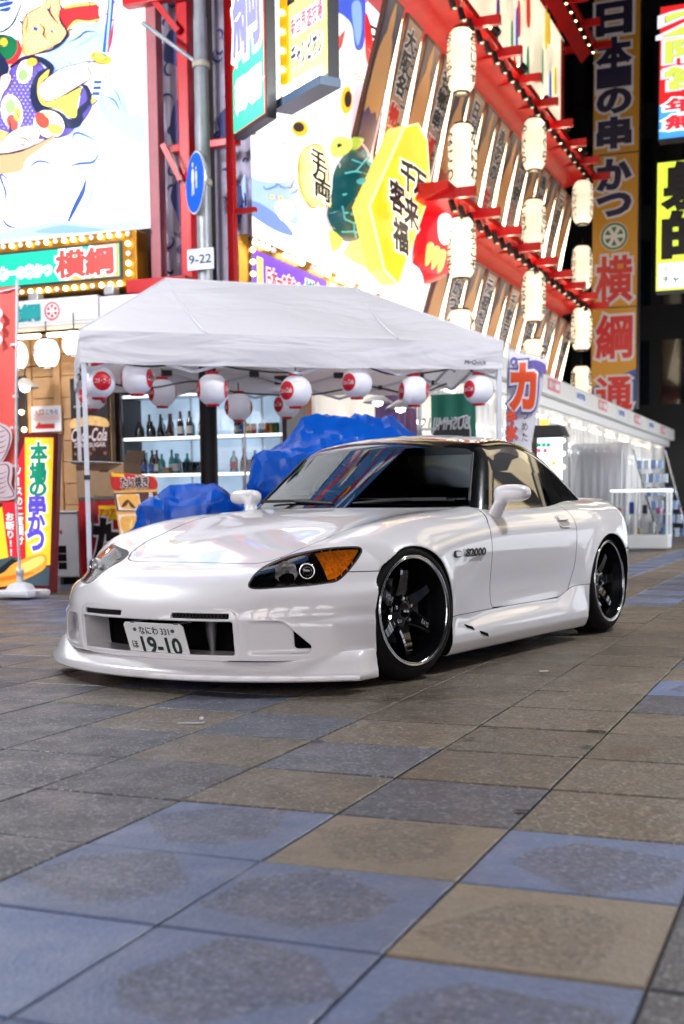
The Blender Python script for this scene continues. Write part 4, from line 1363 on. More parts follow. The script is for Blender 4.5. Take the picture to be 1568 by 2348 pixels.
for k in range(22):
    o = bpy.data.objects.new('bulb', bulb_me[(True, .028, (0, -1, 0))])
    COL.objects.link(o)
    o.parent = t2
    o.location = ex * .065 + EZ * (.10 + k * .172) + en * .03
    o.rotation_euler = (0, 0, math.atan2(en.y, en.x) + PI / 2)
mb = MB()
mb.prism([(-.02, -.10), (w + .06, -.10), (w + .06, -.02), (-.02, -.02)], (-en * .10, ex, EZ, en), .22, mat('blue grey lamp trough', (.10, .16, .25), rough=.4))
mb.build('lamp_trough', None, t2)
for k in range(4):
    mb = MB()
    a0 = .16 + k * .16
    mb.prism([(a0, -.018), (a0 + .13, -.018), (a0 + .13, .075), (a0, .075)], (en * .05, ex, EZ, en), .05, G_TUBEW)
    mb.build('trough_lamp', None, t2)
mb = MB()
mb.bar(ex * (w * .4) - en * .1 + EZ * 1.2, ex * (w * .4) - en * 1.3 + EZ * 1.2, .05, .05, M_BLACKM)
mb.build('hanger', None, t2)
# ================================================================ canopy tent
TA = Vector((-2.13, 10.55, 0))                        # front left foot
TD = (Vector((1.43, 11.37, 0)) - TA).normalized()     # along the front
TN = Vector((-TD.y, TD.x, 0))                         # to the back
TW, TL = 3.66, 2.5
TZ = math.atan2(TD.y, TD.x)
tent = thing('canopy_tent', 'white folding canopy tent over the food stall', 'tent', TA, TZ)
def tent_cloth_mat():
    m = bpy.data.materials.new('white tent cloth')
    m.use_nodes = True
    nt = m.node_tree
    p = nt.nodes['Principled BSDF']
    p.inputs['Base Color'].default_value = (.88, .87, .90, 1)
    p.inputs['Roughness'].default_value = .6
    tr = nt.nodes.new('ShaderNodeBsdfTranslucent')
    tr.inputs[0].default_value = (.9, .88, .9, 1)
    mx = nt.nodes.new('ShaderNodeMixShader')
    mx.inputs[0].default_value = .40
    nz = nt.nodes.new('ShaderNodeTexNoise')
    nz.inputs['Scale'].default_value = 1.6
    nz.inputs['Detail'].default_value = 3
    nz.inputs['Distortion'].default_value = .8
    tc = nt.nodes.new('ShaderNodeTexCoord')
    mpg = nt.nodes.new('ShaderNodeMapping')
    mpg.inputs['Scale'].default_value = (.6, 1, 2.4)
    nt.links.new(tc.outputs['Object'], mpg.inputs[0])
    nt.links.new(mpg.outputs[0], nz.inputs['Vector'])
    bp = nt.nodes.new('ShaderNodeBump')
    bp.inputs['Strength'].default_value = .8
    bp.inputs['Distance'].default_value = .09
    nt.links.new(nz.outputs['Fac'], bp.inputs['Height'])
    nt.links.new(bp.outputs[0], p.inputs['Normal'])
    nt.links.new(bp.outputs[0], tr.inputs['Normal'])
    nt.links.new(p.outputs[0], mx.inputs[1])
    nt.links.new(tr.outputs[0], mx.inputs[2])
    nt.links.new(mx.outputs[0], nt.nodes['Material Output'].inputs[0])
    return m
M_TENT = tent_cloth_mat()
EZ0, EZ1 = 1.985, 2.255
RX0, RX1, RZ = .80, 2.62, 2.90     # ridge ends and height (tent frame: x along front, y to the back)
def cloth(name, A, B, C_, D_, nu=26, nv=12, sag=.05):
    """quad A-B (low) D-C (high) with a slack surface"""
    A, B, C_, D_ = [Vector(q) for q in (A, B, C_, D_)]
    n_ = (B - A).cross(D_ - A).normalized()
    mb = MB()
    vs = []
    for j in range(nv + 1):
        for i in range(nu + 1):
            s_, t_ = i / nu, j / nv
            p = A.lerp(B, s_).lerp(D_.lerp(C_, s_), t_)
            d = -sag * 4 * t_ * (1 - t_) * (.6 + .4 * math.sin(s_ * 9 + t_ * 3)) * (1 if 0 < s_ < 1 else 0) * min(1, 8 * min(s_, 1 - s_))
            vs.append(p + n_ * d)
    mb.add(vs, [(j * (nu + 1) + i, j * (nu + 1) + i + 1, (j + 1) * (nu + 1) + i + 1, (j + 1) * (nu + 1) + i) for j in range(nv) for i in range(nu)], None, True)
    return mb.build(name, M_TENT, tent)
c00, c10, c11, c01 = (-.03, -.03, EZ1), (TW + .03, -.03, EZ1 - .03), (TW + .03, TL, EZ1 - .03), (-.03, TL, EZ1)
r0, r1 = (RX0, TL * .46, RZ), (RX1, TL * .46, RZ - .03)
cloth('roof_panel', c00, c10, r1, r0, sag=.055)
cloth('roof_panel', c11, c01, r0, r1)
cloth('roof_panel', c01, c00, r0, r0)
cloth('roof_panel', c10, c11, r1, r1)
for (p, q) in ((c00, r0), (c10, r1), (c11, r1), (c01, r0), (r0, r1), ((TW * .28, -.03, EZ1 - .005), r0), ((TW * .74, -.03, EZ1 - .02), r1)):
    mb = MB()
    a_, b_ = Vector(p), Vector(q)
    mb.tube([a_.lerp(b_, t_) + EZ * (.006 - .035 * math.sin(PI * t_) * (1 if p[1] == -.03 and p[0] > 0 and p[0] < TW else .2)) for t_ in np.linspace(0, 1, 9)], .007, 6)
    mb.build('seam', M_TENT, tent)
def valance(A, B, sc):
    A, B = Vector(A), Vector(B)
    n = 40
    d = (B - A).normalized()
    nn = d.cross(EZ)
    mb = MB()
    vs = []
    for j in range(5):
        for i in range(n + 1):
            s_ = i / n
            p = A.lerp(B, s_)
            zt = p.z
            zb = EZ0 - .012 * math.sin(s_ * PI) + .004 * math.sin(s_ * 40)
            vs.append(Vector((p.x, p.y, zt + (zb - zt) * j / 4)) + nn * (.010 * math.sin(s_ * 23) * j / 4 + .002))
    mb.add(vs, [(j * (n + 1) + i, j * (n + 1) + i + 1, (j + 1) * (n + 1) + i + 1, (j + 1) * (n + 1) + i) for j in range(4) for i in range(n)], None, True)
    return mb.build('valance', M_TENT, tent)
va = valance(c00, c10, 1)
valance(c01, c00, 1)
valance(c10, c11, 1)
valance(c11, c01, 1)
lettering('MrQuick', (Vector((TW - .24, -.045, EZ0 + .055)), EU, EZ, -EV), .20, .04, mat('navy cloth print', srgb(40, 45, 85), rough=.6), va, bold=.02, lift=.004, thick=.001, slant=.15)
M_LEG = mat('white powder-coated leg', (.62, .63, .68), rough=.4)
M_JOINT = mat('black plastic joint', (.015, .015, .016), rough=.5)
for (x_, y_) in ((0, 0), (TW, 0), (TW, TL), (0, TL)):
    mb = MB()
    mb.bbox((x_ - .02, y_ - .02, .02), (x_ + .02, y_ + .02, 2.2), .005)
    lg = mb.build('leg', M_LEG, tent)
    mb = MB()
    mb.bbox((x_ - .026, y_ - .026, 1.02), (x_ + .026, y_ + .026, 1.06), .004)
    mb.build('leg_clip', M_JOINT, lg)
    mb = MB()
    mb.bbox((x_ - .05, y_ - .05, 0), (x_ + .05, y_ + .05, .02), .004)
    mb.build('foot', M_LEG, lg)
def truss(a, b, nseg, z0=1.93, z1=2.18):
    a, b = Vector(a), Vector(b)
    for k in range(nseg):
        p, q = a.lerp(b, k / nseg), a.lerp(b, (k + 1) / nseg)
        for (za, zb) in ((z0, z1), (z1, z0)):
            mb = MB()
            off = Vector((0, .012 if za < zb else -.012, 0))
            mb.bar(p + EZ * za + off, q + EZ * zb + off, .014, .026)
            mb.build('scissor_bar', M_LEG, tent)
        mb = MB()
        mb.bbox(p.lerp(q, .5) + EZ * (z0 + z1) / 2 - Vector((.022, .022, .022)), p.lerp(q, .5) + EZ * (z0 + z1) / 2 + Vector((.022, .022, .022)), .004)
        mb.build('joint', M_JOINT, tent)
        mb = MB()
        mb.bbox(q + EZ * z1 - Vector((.05, .03, .03)), q + EZ * z1 + Vector((.05, .03, .03)), .004)
        mb.build('joint', M_JOINT, tent)
truss((0, .04, 0), (TW, .04, 0), 4)
truss((0, TL - .03, 0), (TW, TL - .03, 0), 4)
truss((.03, 0, 0), (.03, TL, 0), 2)
truss((TW - .03, 0, 0), (TW - .03, TL, 0), 2)
for (p, q) in (((0, TL / 2, 2.1), (RX0, TL * .46, RZ - .05)), ((TW, TL / 2, 2.1), (RX1, TL * .46, RZ - .08)), ((RX0, TL * .46, RZ - .05), (RX1, TL * .46, RZ - .08)), ((0, 0, 2.2), (RX0, TL * .46, RZ - .05)), ((TW, 0, 2.2), (RX1, TL * .46, RZ - .08)), ((0, TL, 2.2), (RX0, TL * .46, RZ - .05)), ((TW, TL, 2.2), (RX1, TL * .46, RZ - .08))):
    MB().bar(p, q, .022, .022).build('roof_bar', M_LEG, tent)

# string-light cables under the tent
def T(x_, y_, z_):
    return TA + TD * x_ + TN * y_ + EZ * z_
M_CABLE = mat('black cable', (.01, .01, .01), rough=.45)
for nm, pts, lab in (('front', [(.05, .06, 2.06), (.5, .1, 1.98), (1.0, .1, 2.02), (1.35, .12, 1.97), (1.8, .12, 1.95), (2.3, .1, 2.04), (2.7, .1, 1.94), (3.2, .1, 1.99), (3.62, .06, 2.08)], 'black light cable sagging along the front edge under the tent'),
                     ('back', [(.05, 1.5, 2.02), (.6, 1.5, 1.93), (1.1, 1.5, 2.0), (1.5, 1.5, 1.90), (2.2, 1.5, 1.88), (2.8, 1.5, 1.97), (3.3, 1.5, 1.9), (3.62, 1.4, 2.0)], 'black light cable sagging across the middle under the tent')):
    mb = MB()
    mb.tube([Vector(q) for q in spline_open(pts, 8)], .008, 6)
    o = mb.build('light_cable', M_CABLE)
    o.location, o.rotation_euler = TA, (0, 0, TZ)
    tag(o, lab, 'cable')

# round paper lanterns
M_LPAPER = mat('white lantern paper', (.76, .75, .80), rough=.55, emis=.10, emis_color=(.9, .9, 1))
M_LRED = mat('red lantern print', srgb(205, 15, 35), rough=.45)
M_LWHITE = mat('white lantern script', (.85, .85, .87), rough=.5)
def round_lantern(px_, py_, d_, R, faces, label, text='Coca-Cola'):
    r_ = view_ray(px_, py_)
    P = Vector((0, 0, CAM_H)) + r_ * (d_ / r_.y)
    t = thing('round_lantern', label, 'lantern', P - EZ * R, 0, 'round paper lanterns under the tent')
    mb = MB()
    prof = [(.42, -.965)]
    n = 22
    for k in range(n + 1):
        ph = -1.20 + 2.40 * k / n
        prof.append((math.cos(ph * .98) * (1 - .006 * (k % 2)), math.sin(ph)))
    mb.lathe([(a * R, b * R + R) for a, b in prof] + [(.42 * R, 1.965 * R)], 30, M_LPAPER)
    mb.build('shade', None, t)
    for zz, nm in ((-.005, 'base_ring'), (1.93 * R, 'top_ring')):
        mb = MB()
        mb.lathe([(.30 * R, zz), (.42 * R, zz), (.43 * R, zz + .012), (.42 * R, zz + .028), (.30 * R, zz + .028)], 20, M_LRED)
        mb.build(nm, None, t)
    mb = MB()
    mb.tube([(0, 0, 1.95 * R), (0, 0, 2.0 * R + .10)], .006, 6, M_CABLE)
    mb.build('socket_cord', None, t)
    for az in faces:     # azimuth measured from facing the camera, positive = to the right
        a0 = -PI / 2 + az
        mb = MB()
        nn, rings = 24, (0, .25, .5, .75, 1)
        vs = []
        def sph(da, el, k=1.012):
            ph = el
            return (R * k * math.cos(ph * .98) * math.cos(a0 + da), R * k * math.cos(ph * .98) * math.sin(a0 + da), R + R * k * math.sin(ph))
        for rg in rings:
            for k in range(nn):
                vs.append(sph(rg * .60 * math.cos(2 * PI * k / nn), rg * .60 * math.sin(2 * PI * k / nn)))
        mb.add(vs, [(i * nn + k, i * nn + (k + 1) % nn, (i + 1) * nn + (k + 1) % nn, (i + 1) * nn + k) for i in range(4) for k in range(nn)], M_LRED, True)
        ds = mb.build('red_disc', None, t)
        V, F = glyphs(text, .02)
        lo, hi = V.min(0), V.max(0)
        X = (V[:, 0] - (lo[0] + hi[0]) / 2) / (hi[0] - lo[0]) * .98
        Y = (V[:, 1] - (lo[1] + hi[1]) / 2) / (hi[1] - lo[1]) * .30
        mb = MB()
        mb.add([sph(a + b * .2, b, 1.024) for a, b in zip(X, Y)], F, M_LWHITE)
        mb.build('lettering', None, ds)
    return t
RL = (
    (226, 876, 10.75, .140, (.45, -1.6), 'white and red lantern behind the front left tent leg, disc facing forward', 'コカ・コーラ'),
    (213, 908, 12.4, .135, (-.75, 1.3), 'dimmer lantern low at the left tent corner, partly behind another lantern', 'Coca-Cola'),
    (314, 868, 10.85, .140, (-1.5, 1.35), 'second lantern from the left tent leg, hung tight under the valance', 'Coca-Cola'),
    (372, 901, 12.5, .140, (-1.05, 1.9), 'lower lantern before the left end of the bottle fridge', 'Coca-Cola'),
    (487, 893, 11.0, .138, (-1.35, 1.5), 'lantern hanging directly in front of the black pole foot', 'Coca-Cola'),
    (547, 933, 12.7, .140, (-1.3, 1.7), 'lowest lantern, just right of the black pole foot', 'Coca-Cola'),
    (658, 928, 12.9, .135, (-.85, 2.1), 'lantern half hidden behind another above the blue tarpaulin', 'Coca-Cola'),
    (678, 897, 11.1, .142, (-.68, 2.3), 'front lantern with its red disc turned to the viewer above the blue tarpaulin', 'Coca-Cola'),
    (818, 878, 11.2, .136, (-.70, 2.3), 'lantern high under the valance over the windscreen of the car', 'Coca-Cola'),
    (949, 896, 11.3, .134, (-1.35, 1.45), 'lantern with both red discs edge on, left of the green banner', 'Coca-Cola'),
    (1097, 893, 11.45, .136, (-.95, 2.0), 'rightmost lantern beside the right tent leg', 'Coca-Cola'),
)
for a in RL:
    round_lantern(*a)
# ================================================================ the sports car
# car frame: x forward from the front axle, y to the car's left, z up
CAR_YAW = 4.1403
CAR_O = Vector((0.3204, 5.4573, 0)) - 0.88 * Vector((-math.sin(CAR_YAW), math.cos(CAR_YAW), 0))

def smax(a, b, k):
    h = np.maximum(k - np.abs(a - b), 0) / k
    return np.maximum(a, b) + h * h * k * .25
def smin(a, b, k):
    return -smax(-a, -b, k)
def sstep(a, b, x):
    t = np.clip((x - a) / (b - a), 0, 1)
    return t * t * (3 - 2 * t)

_zc = cspline([.95, .80, .76, .70, .60, .45, .30, .15, 0, -.25, -.5, -.75, -.95, -1.2, -1.6, -2.0, -2.4, -2.7, -3.0, -3.2, -3.35, -3.5],
              [.19, .340, .383, .428, .483, .534, .580, .620, .655, .700, .735, .762, .782, .790, .795, .805, .822, .832, .830, .822, .80, .76])
_wb = cspline([.9, .6, .4, .2, 0, -.25, -.5, -.76, -1.1, -1.5, -1.85, -2.1, -2.4, -2.65, -2.9, -3.2, -3.5],
              [.800, .825, .846, .868, .886, .886, .876, .868, .862, .864, .874, .886, .894, .888, .87, .84, .80])
_ws = cspline([0, .08, .14, .22, .30, .40, .50, .58, .64, .70, .76, .84, .95],
              [-.03, -.014, -.004, 0, .002, .004, .002, -.004, -.014, -.034, -.072, -.13, -.23])
_af = cspline([.0, .08, .14, .20, .26, .32, .36, .40, .44, .50, .56, .65],
              [.755, .765, .772, .780, .786, .788, .776, .756, .735, .685, .61, .45])
_fb = cspline([.9, .7, .5, .34, .2, 0, -.25, -.5, -.75, -1.0, -1.3], [0, 0, .012, .024, .032, .040, .034, .020, .006, 0, 0])
_ar = cspline([0, .15, .3, .45, .6, .7, .78, .9], [3.18, 3.24, 3.29, 3.31, 3.29, 3.27, 3.24, 3.18])
_ch = cspline([0, .10, .20, .26, .295, .318, .35, .385, .405, .418, .430, .445, .46, .505, .545, .575, .61, .66, .8], [1.25, 1.265, 1.27, 1.27, 1.262, 1.242, 1.238, 1.226, 1.215, 1.200, 1.180, 1.148, 1.128, 1.092, 1.048, 1.002, .955, .90, .80])
ARCH = ((-.010, .278, .310), (-2.345, .266, .325))

def f_front(x, ay, z):
    return (x - (_af(z) - .36 * (ay / .87) ** 2.25)) * .86
def body_top(x, ay):
    t = _zc(x) + _fb(x) * np.exp(-((ay - .675) / .17) ** 2)
    t = t - .022 * sstep(.0, 1.0, (ay / .9)) * sstep(.4, .0, x) - .03 * (ay / .85) ** 2 * sstep(.1, .6, x)
    t = t - .035 * (ay / .8) ** 4 * sstep(-2.0, -2.6, x)
    # crease where the hood drops to the fender at the back
    return t
def f_body(p):
    x, y, z = p[..., 0], p[..., 1], p[..., 2]
    ay = np.abs(y)
    ft = (z - body_top(x, ay)) * .93
    rr = np.sqrt((x - ARCH[0][0]) ** 2 + (z - ARCH[0][1]) ** 2) - ARCH[0][2]
    rq = np.sqrt((x - ARCH[1][0]) ** 2 + (z - ARCH[1][1]) ** 2) - ARCH[1][2]
    flare = .016 * np.exp(-(rr / .05) ** 2) + .014 * np.exp(-(rq / .05) ** 2)
    # door is slightly scooped low down, with a soft shoulder line at handle height
    scoop = -.020 * np.exp(-((z - .36) / .13) ** 2) * sstep(-.45, -.8, x) * sstep(-2.0, -1.6, x)
    fs = (ay - (_wb(x) + _ws(z) + flare + scoop)) * .95
    ff = f_front(x, ay, z)
    # bumper ledge under the lamp
    ff = smax(ff, (x + 1.03 * ay - _ch(z) - 1.3 * np.maximum(.20 - x, 0)) * .66, .045)
    fr = (-x - (_ar(z) - .50 * (ay / .86) ** 3.2)) * .85
    f = smax(ft, fs, .15)
    f = smax(f, ff, .085)
    f = smax(f, fr, .14)
    f = smax(f, .13 - z, .03)
    # side skirt: a blade along the sill, with a pod ahead of the rear wheel
    sk_w = .873 + .030 * sstep(.30, .15, z) - .018 * sstep(.14, .07, z)
    sk_w = sk_w + .012 * sstep(-1.55, -1.85, x)
    sk_top = .225 + .0 * x + .085 * sstep(-1.62, -1.86, x)
    sk_top = sk_top + .035 * sstep(-.55, -.34, x)
    sk = smax(ay - sk_w, z - (sk_top + (ay - .873) * -.9), .03)
    sk = smax(sk, .074 - z, .025)
    sk = smax(sk, np.maximum(x + .268, -x - 1.975), .03)
    sk = np.maximum(sk, .70 - ay)
    f = smin(f, sk, .012)
    # wheel arches
    for cx_, cz_, R in ARCH:
        c = np.sqrt((x - cx_) ** 2 + np.where(z > cz_, (z - cz_), (z - cz_) * .55) ** 2) - R
        f = smax(f, -np.maximum(c, .52 - ay), .012)
    # grille opening in a shallow inset
    xf = _af(z) - .36 * (ay / .87) ** 2.25
    g = smax(ay - .440, np.abs(z - .243) - .105, .06)
    f = smax(f, -np.maximum(g, (xf - .006) - x), .010)
    g = smax(ay - .418, np.abs(z - .229) - .070, .012)
    f = smax(f, -np.maximum(g, .52 - x), .007)
    # slots over the opening
    g = smax(np.abs(ay - .272) - .132, np.abs(z - .3215) - .0105, .008)
    f = smax(f, -np.maximum(g, (xf - .045) - x), .005)
    # corner scoops, deepening outward, then a duct
    dep = .004 + .080 * sstep(.45, .67, ay)
    edge = ay - (.693 - .85 * np.maximum(z - .20, 0))
    xs_ = np.minimum(xf, _ch(z) - 1.03 * ay)
    g = smax(smax(z - .302, .166 - z, .02), smax(.468 - ay, edge, .03), .02)
    f = smax(f, -smax(g, (xs_ - dep) - x, .02), .008)
    g = smax(smax(z - .296, .182 - z, .015), smax(.612 - ay, edge + .008, .01), .015)
    f = smax(f, -np.maximum(g, .25 - x), .006)
    # cabin well
    g = np.maximum(np.maximum(ay - .60, np.abs(x + 1.58) - .56), .36 - z)
    f = np.maximum(f, -g)
    return f

_roofx = cspline([-.9, -1.1, -1.25, -1.5, -1.75, -2.0, -2.2, -2.4, -2.65, -2.9, -3.2],
                 [1.02, 1.10, 1.139, 1.168, 1.181, 1.158, 1.10, 1.005, .86, .70, .5])
def f_cab(p):
    x, y, z = p[..., 0], p[..., 1], p[..., 2]
    ay = np.abs(y)
    fw = (x - (-.785 - (z - .78) * 1.30 - .17 * (ay / .66) ** 2)) * .61
    zr = _roofx(x) - .20 * ay ** 2
    ft = (z - zr) * .9
    w = .725 - .50 * (z - .78) - .10 * sstep(-1.7, -2.7, x) - .06 * np.maximum(z - .95, 0)
    fs = (ay - w) * .9
    f = smax(fw, ft, .035)
    f = smax(f, fs, .075)
    f = np.maximum(f, .70 - z)
    return f

def grad(fn, P, e=8e-4):
    G = np.empty_like(P)
    for i in range(3):
        d = np.zeros(3)
        d[i] = e
        G[:, i] = (fn(P + d) - fn(P - d)) / (2 * e)
    return G

def polygonise(fn, lo, hi, h):
    """surface nets: triangles of the zero set of fn, mirrored about y=0, pushed onto the exact surface"""
    nx, nz = int((hi[0] - lo[0]) / h) + 1, int((hi[2] - lo[2]) / h) + 1
    ny2 = int(hi[1] / h) + 1
    xs = lo[0] + h * np.arange(nx)
    ys = h * (np.arange(ny2) + .5)
    zs = lo[2] + h * np.arange(nz)
    F = np.empty((nx, ny2, nz), np.float32)
    for a in range(0, nx, 48):
        X, Y, Z = np.meshgrid(xs[a:a + 48], ys, zs, indexing='ij')
        F[a:a + 48] = fn(np.stack([X, Y, Z], -1))
    F = np.concatenate([F[:, ::-1], F], 1)
    ys = np.concatenate([-ys[::-1], ys])
    ny = len(ys)
    I = F < 0
    cell = np.zeros((nx - 1, ny - 1, nz - 1), np.int8)
    for dx in (0, 1):
        for dy in (0, 1):
            for dz in (0, 1):
                cell += I[dx:nx - 1 + dx, dy:ny - 1 + dy, dz:nz - 1 + dz]
    act = (cell > 0) & (cell < 8)
    idx = np.full(act.shape, -1, np.int64)
    ci = np.argwhere(act)
    idx[act] = np.arange(len(ci))
    acc = np.zeros((len(ci), 3))
    cnt = np.zeros(len(ci))
    corners = [(dx, dy, dz) for dx in (0, 1) for dy in (0, 1) for dz in (0, 1)]
    for a in corners:
        for b in corners:
            if a < b and sum(abs(a[i] - b[i]) for i in range(3)) == 1:
                fa = F[ci[:, 0] + a[0], ci[:, 1] + a[1], ci[:, 2] + a[2]]
                fb = F[ci[:, 0] + b[0], ci[:, 1] + b[1], ci[:, 2] + b[2]]
                m = (fa < 0) != (fb < 0)
                t = np.where(m, fa / np.where(m, fa - fb, 1), 0)
                acc += m[:, None] * (np.array(a) + t[:, None] * (np.array(b) - np.array(a)))
                cnt += m
    off = acc / cnt[:, None]
    V = np.stack([xs[ci[:, 0]], ys[ci[:, 1]], zs[ci[:, 2]]], 1) + off * h
    for _ in range(3):
        f = fn(V)
        G = grad(fn, V)
        st = -(f / np.maximum((G ** 2).sum(1), .05))[:, None] * G
        l = np.linalg.norm(st, axis=1, keepdims=True)
        V = V + st * np.minimum(1, h * .5 / np.maximum(l, 1e-9))
    T = []
    for ax in range(3):
        o = [0, 1, 2]
        o.remove(ax)
        sl0 = [slice(None)] * 3
        sl1 = [slice(None)] * 3
        sl0[ax], sl1[ax] = slice(0, -1), slice(1, None)
        A, B = I[tuple(sl0)], I[tuple(sl1)]
        for flip in (0, 1):
            E_ = np.argwhere((A & ~B) if not flip else (~A & B))
            E_ = E_[(E_[:, o[0]] > 0) & (E_[:, o[1]] > 0) & (E_[:, o[0]] < act.shape[o[0]]) & (E_[:, o[1]] < act.shape[o[1]])]
            q = []
            for d0, d1 in ((-1, -1), (0, -1), (0, 0), (-1, 0)):
                k = E_.copy()
                k[:, o[0]] += d0
                k[:, o[1]] += d1
                q.append(idx[k[:, 0], k[:, 1], k[:, 2]])
            q = np.stack(q, 1)
            if (flip == 1) != (ax == 1):
                q = q[:, ::-1]
            T += [q[:, [0, 1, 2]], q[:, [0, 2, 3]]]
    T = np.concatenate(T)
    N = grad(fn, V, 2.5e-3)
    N /= np.maximum(np.linalg.norm(N, axis=1, keepdims=True), 1e-9)
    return V, N, T

def clip(M, g, c=0.0, keep=-1):
    """part of a triangle mesh (V, N, T) where the vertex field g is below (keep=-1) or above c, cut exactly"""
    V, N, T = M
    d = (g - c) * (1 if keep < 0 else -1)
    ins = d[T] < 0
    n = ins.sum(1)
    out = [T[n == 3]]
    nv, nn, base = [], [], len(V)
    def cutpt(i, j):
        t = (d[i] / (d[i] - d[j]))[:, None]
        nv.append(V[i] + t * (V[j] - V[i]))
        nn.append(N[i] + t * (N[j] - N[i]))
    k = base
    for cnt in (1, 2):
        for r in range(3):
            sel = T[n == cnt]
            si = ins[n == cnt]
            m = si[:, r] if cnt == 1 else ~si[:, r]
            t = np.roll(sel[m], -r, 1)
            if not len(t):
                continue
            L_ = len(t)
            cutpt(t[:, 0], t[:, 1])
            cutpt(t[:, 0], t[:, 2])
            a, b = k + np.arange(L_), k + L_ + np.arange(L_)
            k += 2 * L_
            if cnt == 1:
                out.append(np.stack([t[:, 0], a, b], 1))
            else:
                out.append(np.stack([a, t[:, 1], t[:, 2]], 1))
                out.append(np.stack([a, t[:, 2], b], 1))
    if nv:
        V = np.concatenate([V] + nv)
        N = np.concatenate([N] + nn)
    T = np.concatenate(out)
    u, inv = np.unique(T, return_inverse=True)
    N = N[u]
    return V[u], N / np.maximum(np.linalg.norm(N, axis=1, keepdims=True), 1e-9), inv.reshape(-1, 3)

def join(*Ms):
    o, V, N, T = 0, [], [], []
    for v, n, t in Ms:
        V.append(v); N.append(n); T.append(t + o)
        o += len(v)
    return np.concatenate(V), np.concatenate(N), np.concatenate(T)

def tri_obj(name, M, m, parent):
    V, N, T = M
    # weld coincident cut points so that neighbours share normals
    me = bpy.data.meshes.new(name)
    me.vertices.add(len(V))
    me.vertices.foreach_set('co', V.astype(np.float32).ravel())
    me.loops.add(len(T) * 3)
    me.loops.foreach_set('vertex_index', T.astype(np.int32).ravel())
    me.polygons.add(len(T))
    me.polygons.foreach_set('loop_start', np.arange(0, len(T) * 3, 3, dtype=np.int32))
    me.polygons.foreach_set('use_smooth', np.ones(len(T), bool))
    me.update(calc_edges=True)
    me.normals_split_custom_set_from_vertices(N.astype(np.float32))
    me.materials.append(m)
    o = bpy.data.objects.new(name, me)
    COL.objects.link(o)
    o.parent = parent
    return o

M_PAINT = mat('white pearl paint', (.80, .785, .80), rough=.32, coat=1.0, coat_rough=.012, spec=.5)
M_PAINT.node_tree.nodes['Principled BSDF'].inputs['Coat IOR'].default_value = 1.65
M_GLOSSB = mat('gloss black paint', (.006, .006, .007), rough=.12, coat=1.0, coat_rough=.01)
M_BLACKP = mat('matt black plastic', (.012, .012, .013), rough=.55, noise=.2, scale=60)
M_VOID = mat('unlit black cavity', (.004, .004, .004), rough=.9, spec=.1)  # black colour stands for the dark inside the openings
M_RUBBER = mat('tyre rubber', (.007, .007, .007), rough=.8, spec=.2, noise=.25, scale=40, bump=.05)
M_CHROME = mat('polished lip', (.85, .85, .87), rough=.12, metal=1)
M_RIM = mat('black chrome rim', (.035, .037, .045), rough=.08, metal=.9, coat=1.0, coat_rough=.01)
M_RIMD = mat('dark rim barrel', (.02, .021, .025), rough=.25, metal=.8)
M_STEEL = mat('brushed disc steel', (.42, .43, .45), rough=.32, metal=1)
M_GREYM = mat('cast grey metal', (.18, .18, .18), rough=.5, metal=.8)
M_SEAT = mat('black seat cloth', (.012, .012, .014), rough=.85, noise=.2, scale=90)
M_WHITEP = mat('white enamel plate', (.82, .83, .82), rough=.35)
M_GREEN = mat('dark plate ink', (.012, .03, .022), rough=.5)
M_AMBER = mat('amber reflector', (.85, .20, .01), rough=.14, coat=1, noise=.55, scale=45, emis=.10, emis_color=(1, .28, .02))  # slight glow put into the amber to make it richer
M_LAMPH = mat('lamp housing', (.022, .022, .026), rough=.25, coat=.5)
M_REFL = mat('lamp reflector', (.88, .88, .90), rough=.18, metal=.35, noise=.35, scale=60)

def glass_mat(name, tint, tr, rough=.0, ior=1.5):
    if name in MATS:
        return MATS[name]
    m = bpy.data.materials.new(name)
    m.use_nodes = True
    nt = m.node_tree
    nt.nodes.remove(nt.nodes['Principled BSDF'])
    out = nt.nodes['Material Output']
    fr = nt.nodes.new('ShaderNodeFresnel')
    fr.inputs[0].default_value = ior
    t = nt.nodes.new('ShaderNodeBsdfTransparent')
    t.inputs[0].default_value = (tint[0] * tr, tint[1] * tr, tint[2] * tr, 1)
    g = nt.nodes.new('ShaderNodeBsdfGlossy')
    g.inputs['Roughness'].default_value = rough
    mx = nt.nodes.new('ShaderNodeMixShader')
    nt.links.new(fr.outputs[0], mx.inputs[0])
    nt.links.new(t.outputs[0], mx.inputs[1])
    nt.links.new(g.outputs[0], mx.inputs[2])
    nt.links.new(mx.outputs[0], out.inputs[0])
    MATS[name] = m
    return m
M_WS = glass_mat('windscreen glass', (.75, .85, .9), .55, ior=1.75)
M_SIDEG = glass_mat('tinted side glass', (.7, .75, .8), .12, ior=2.2)
M_LENS = glass_mat('lamp cover', (1, 1, 1), .96, ior=1.45)

car = thing('sports_car', 'low white two-seat sports coupe with black roof and black six-spoke wheels', 'car', CAR_O, CAR_YAW)

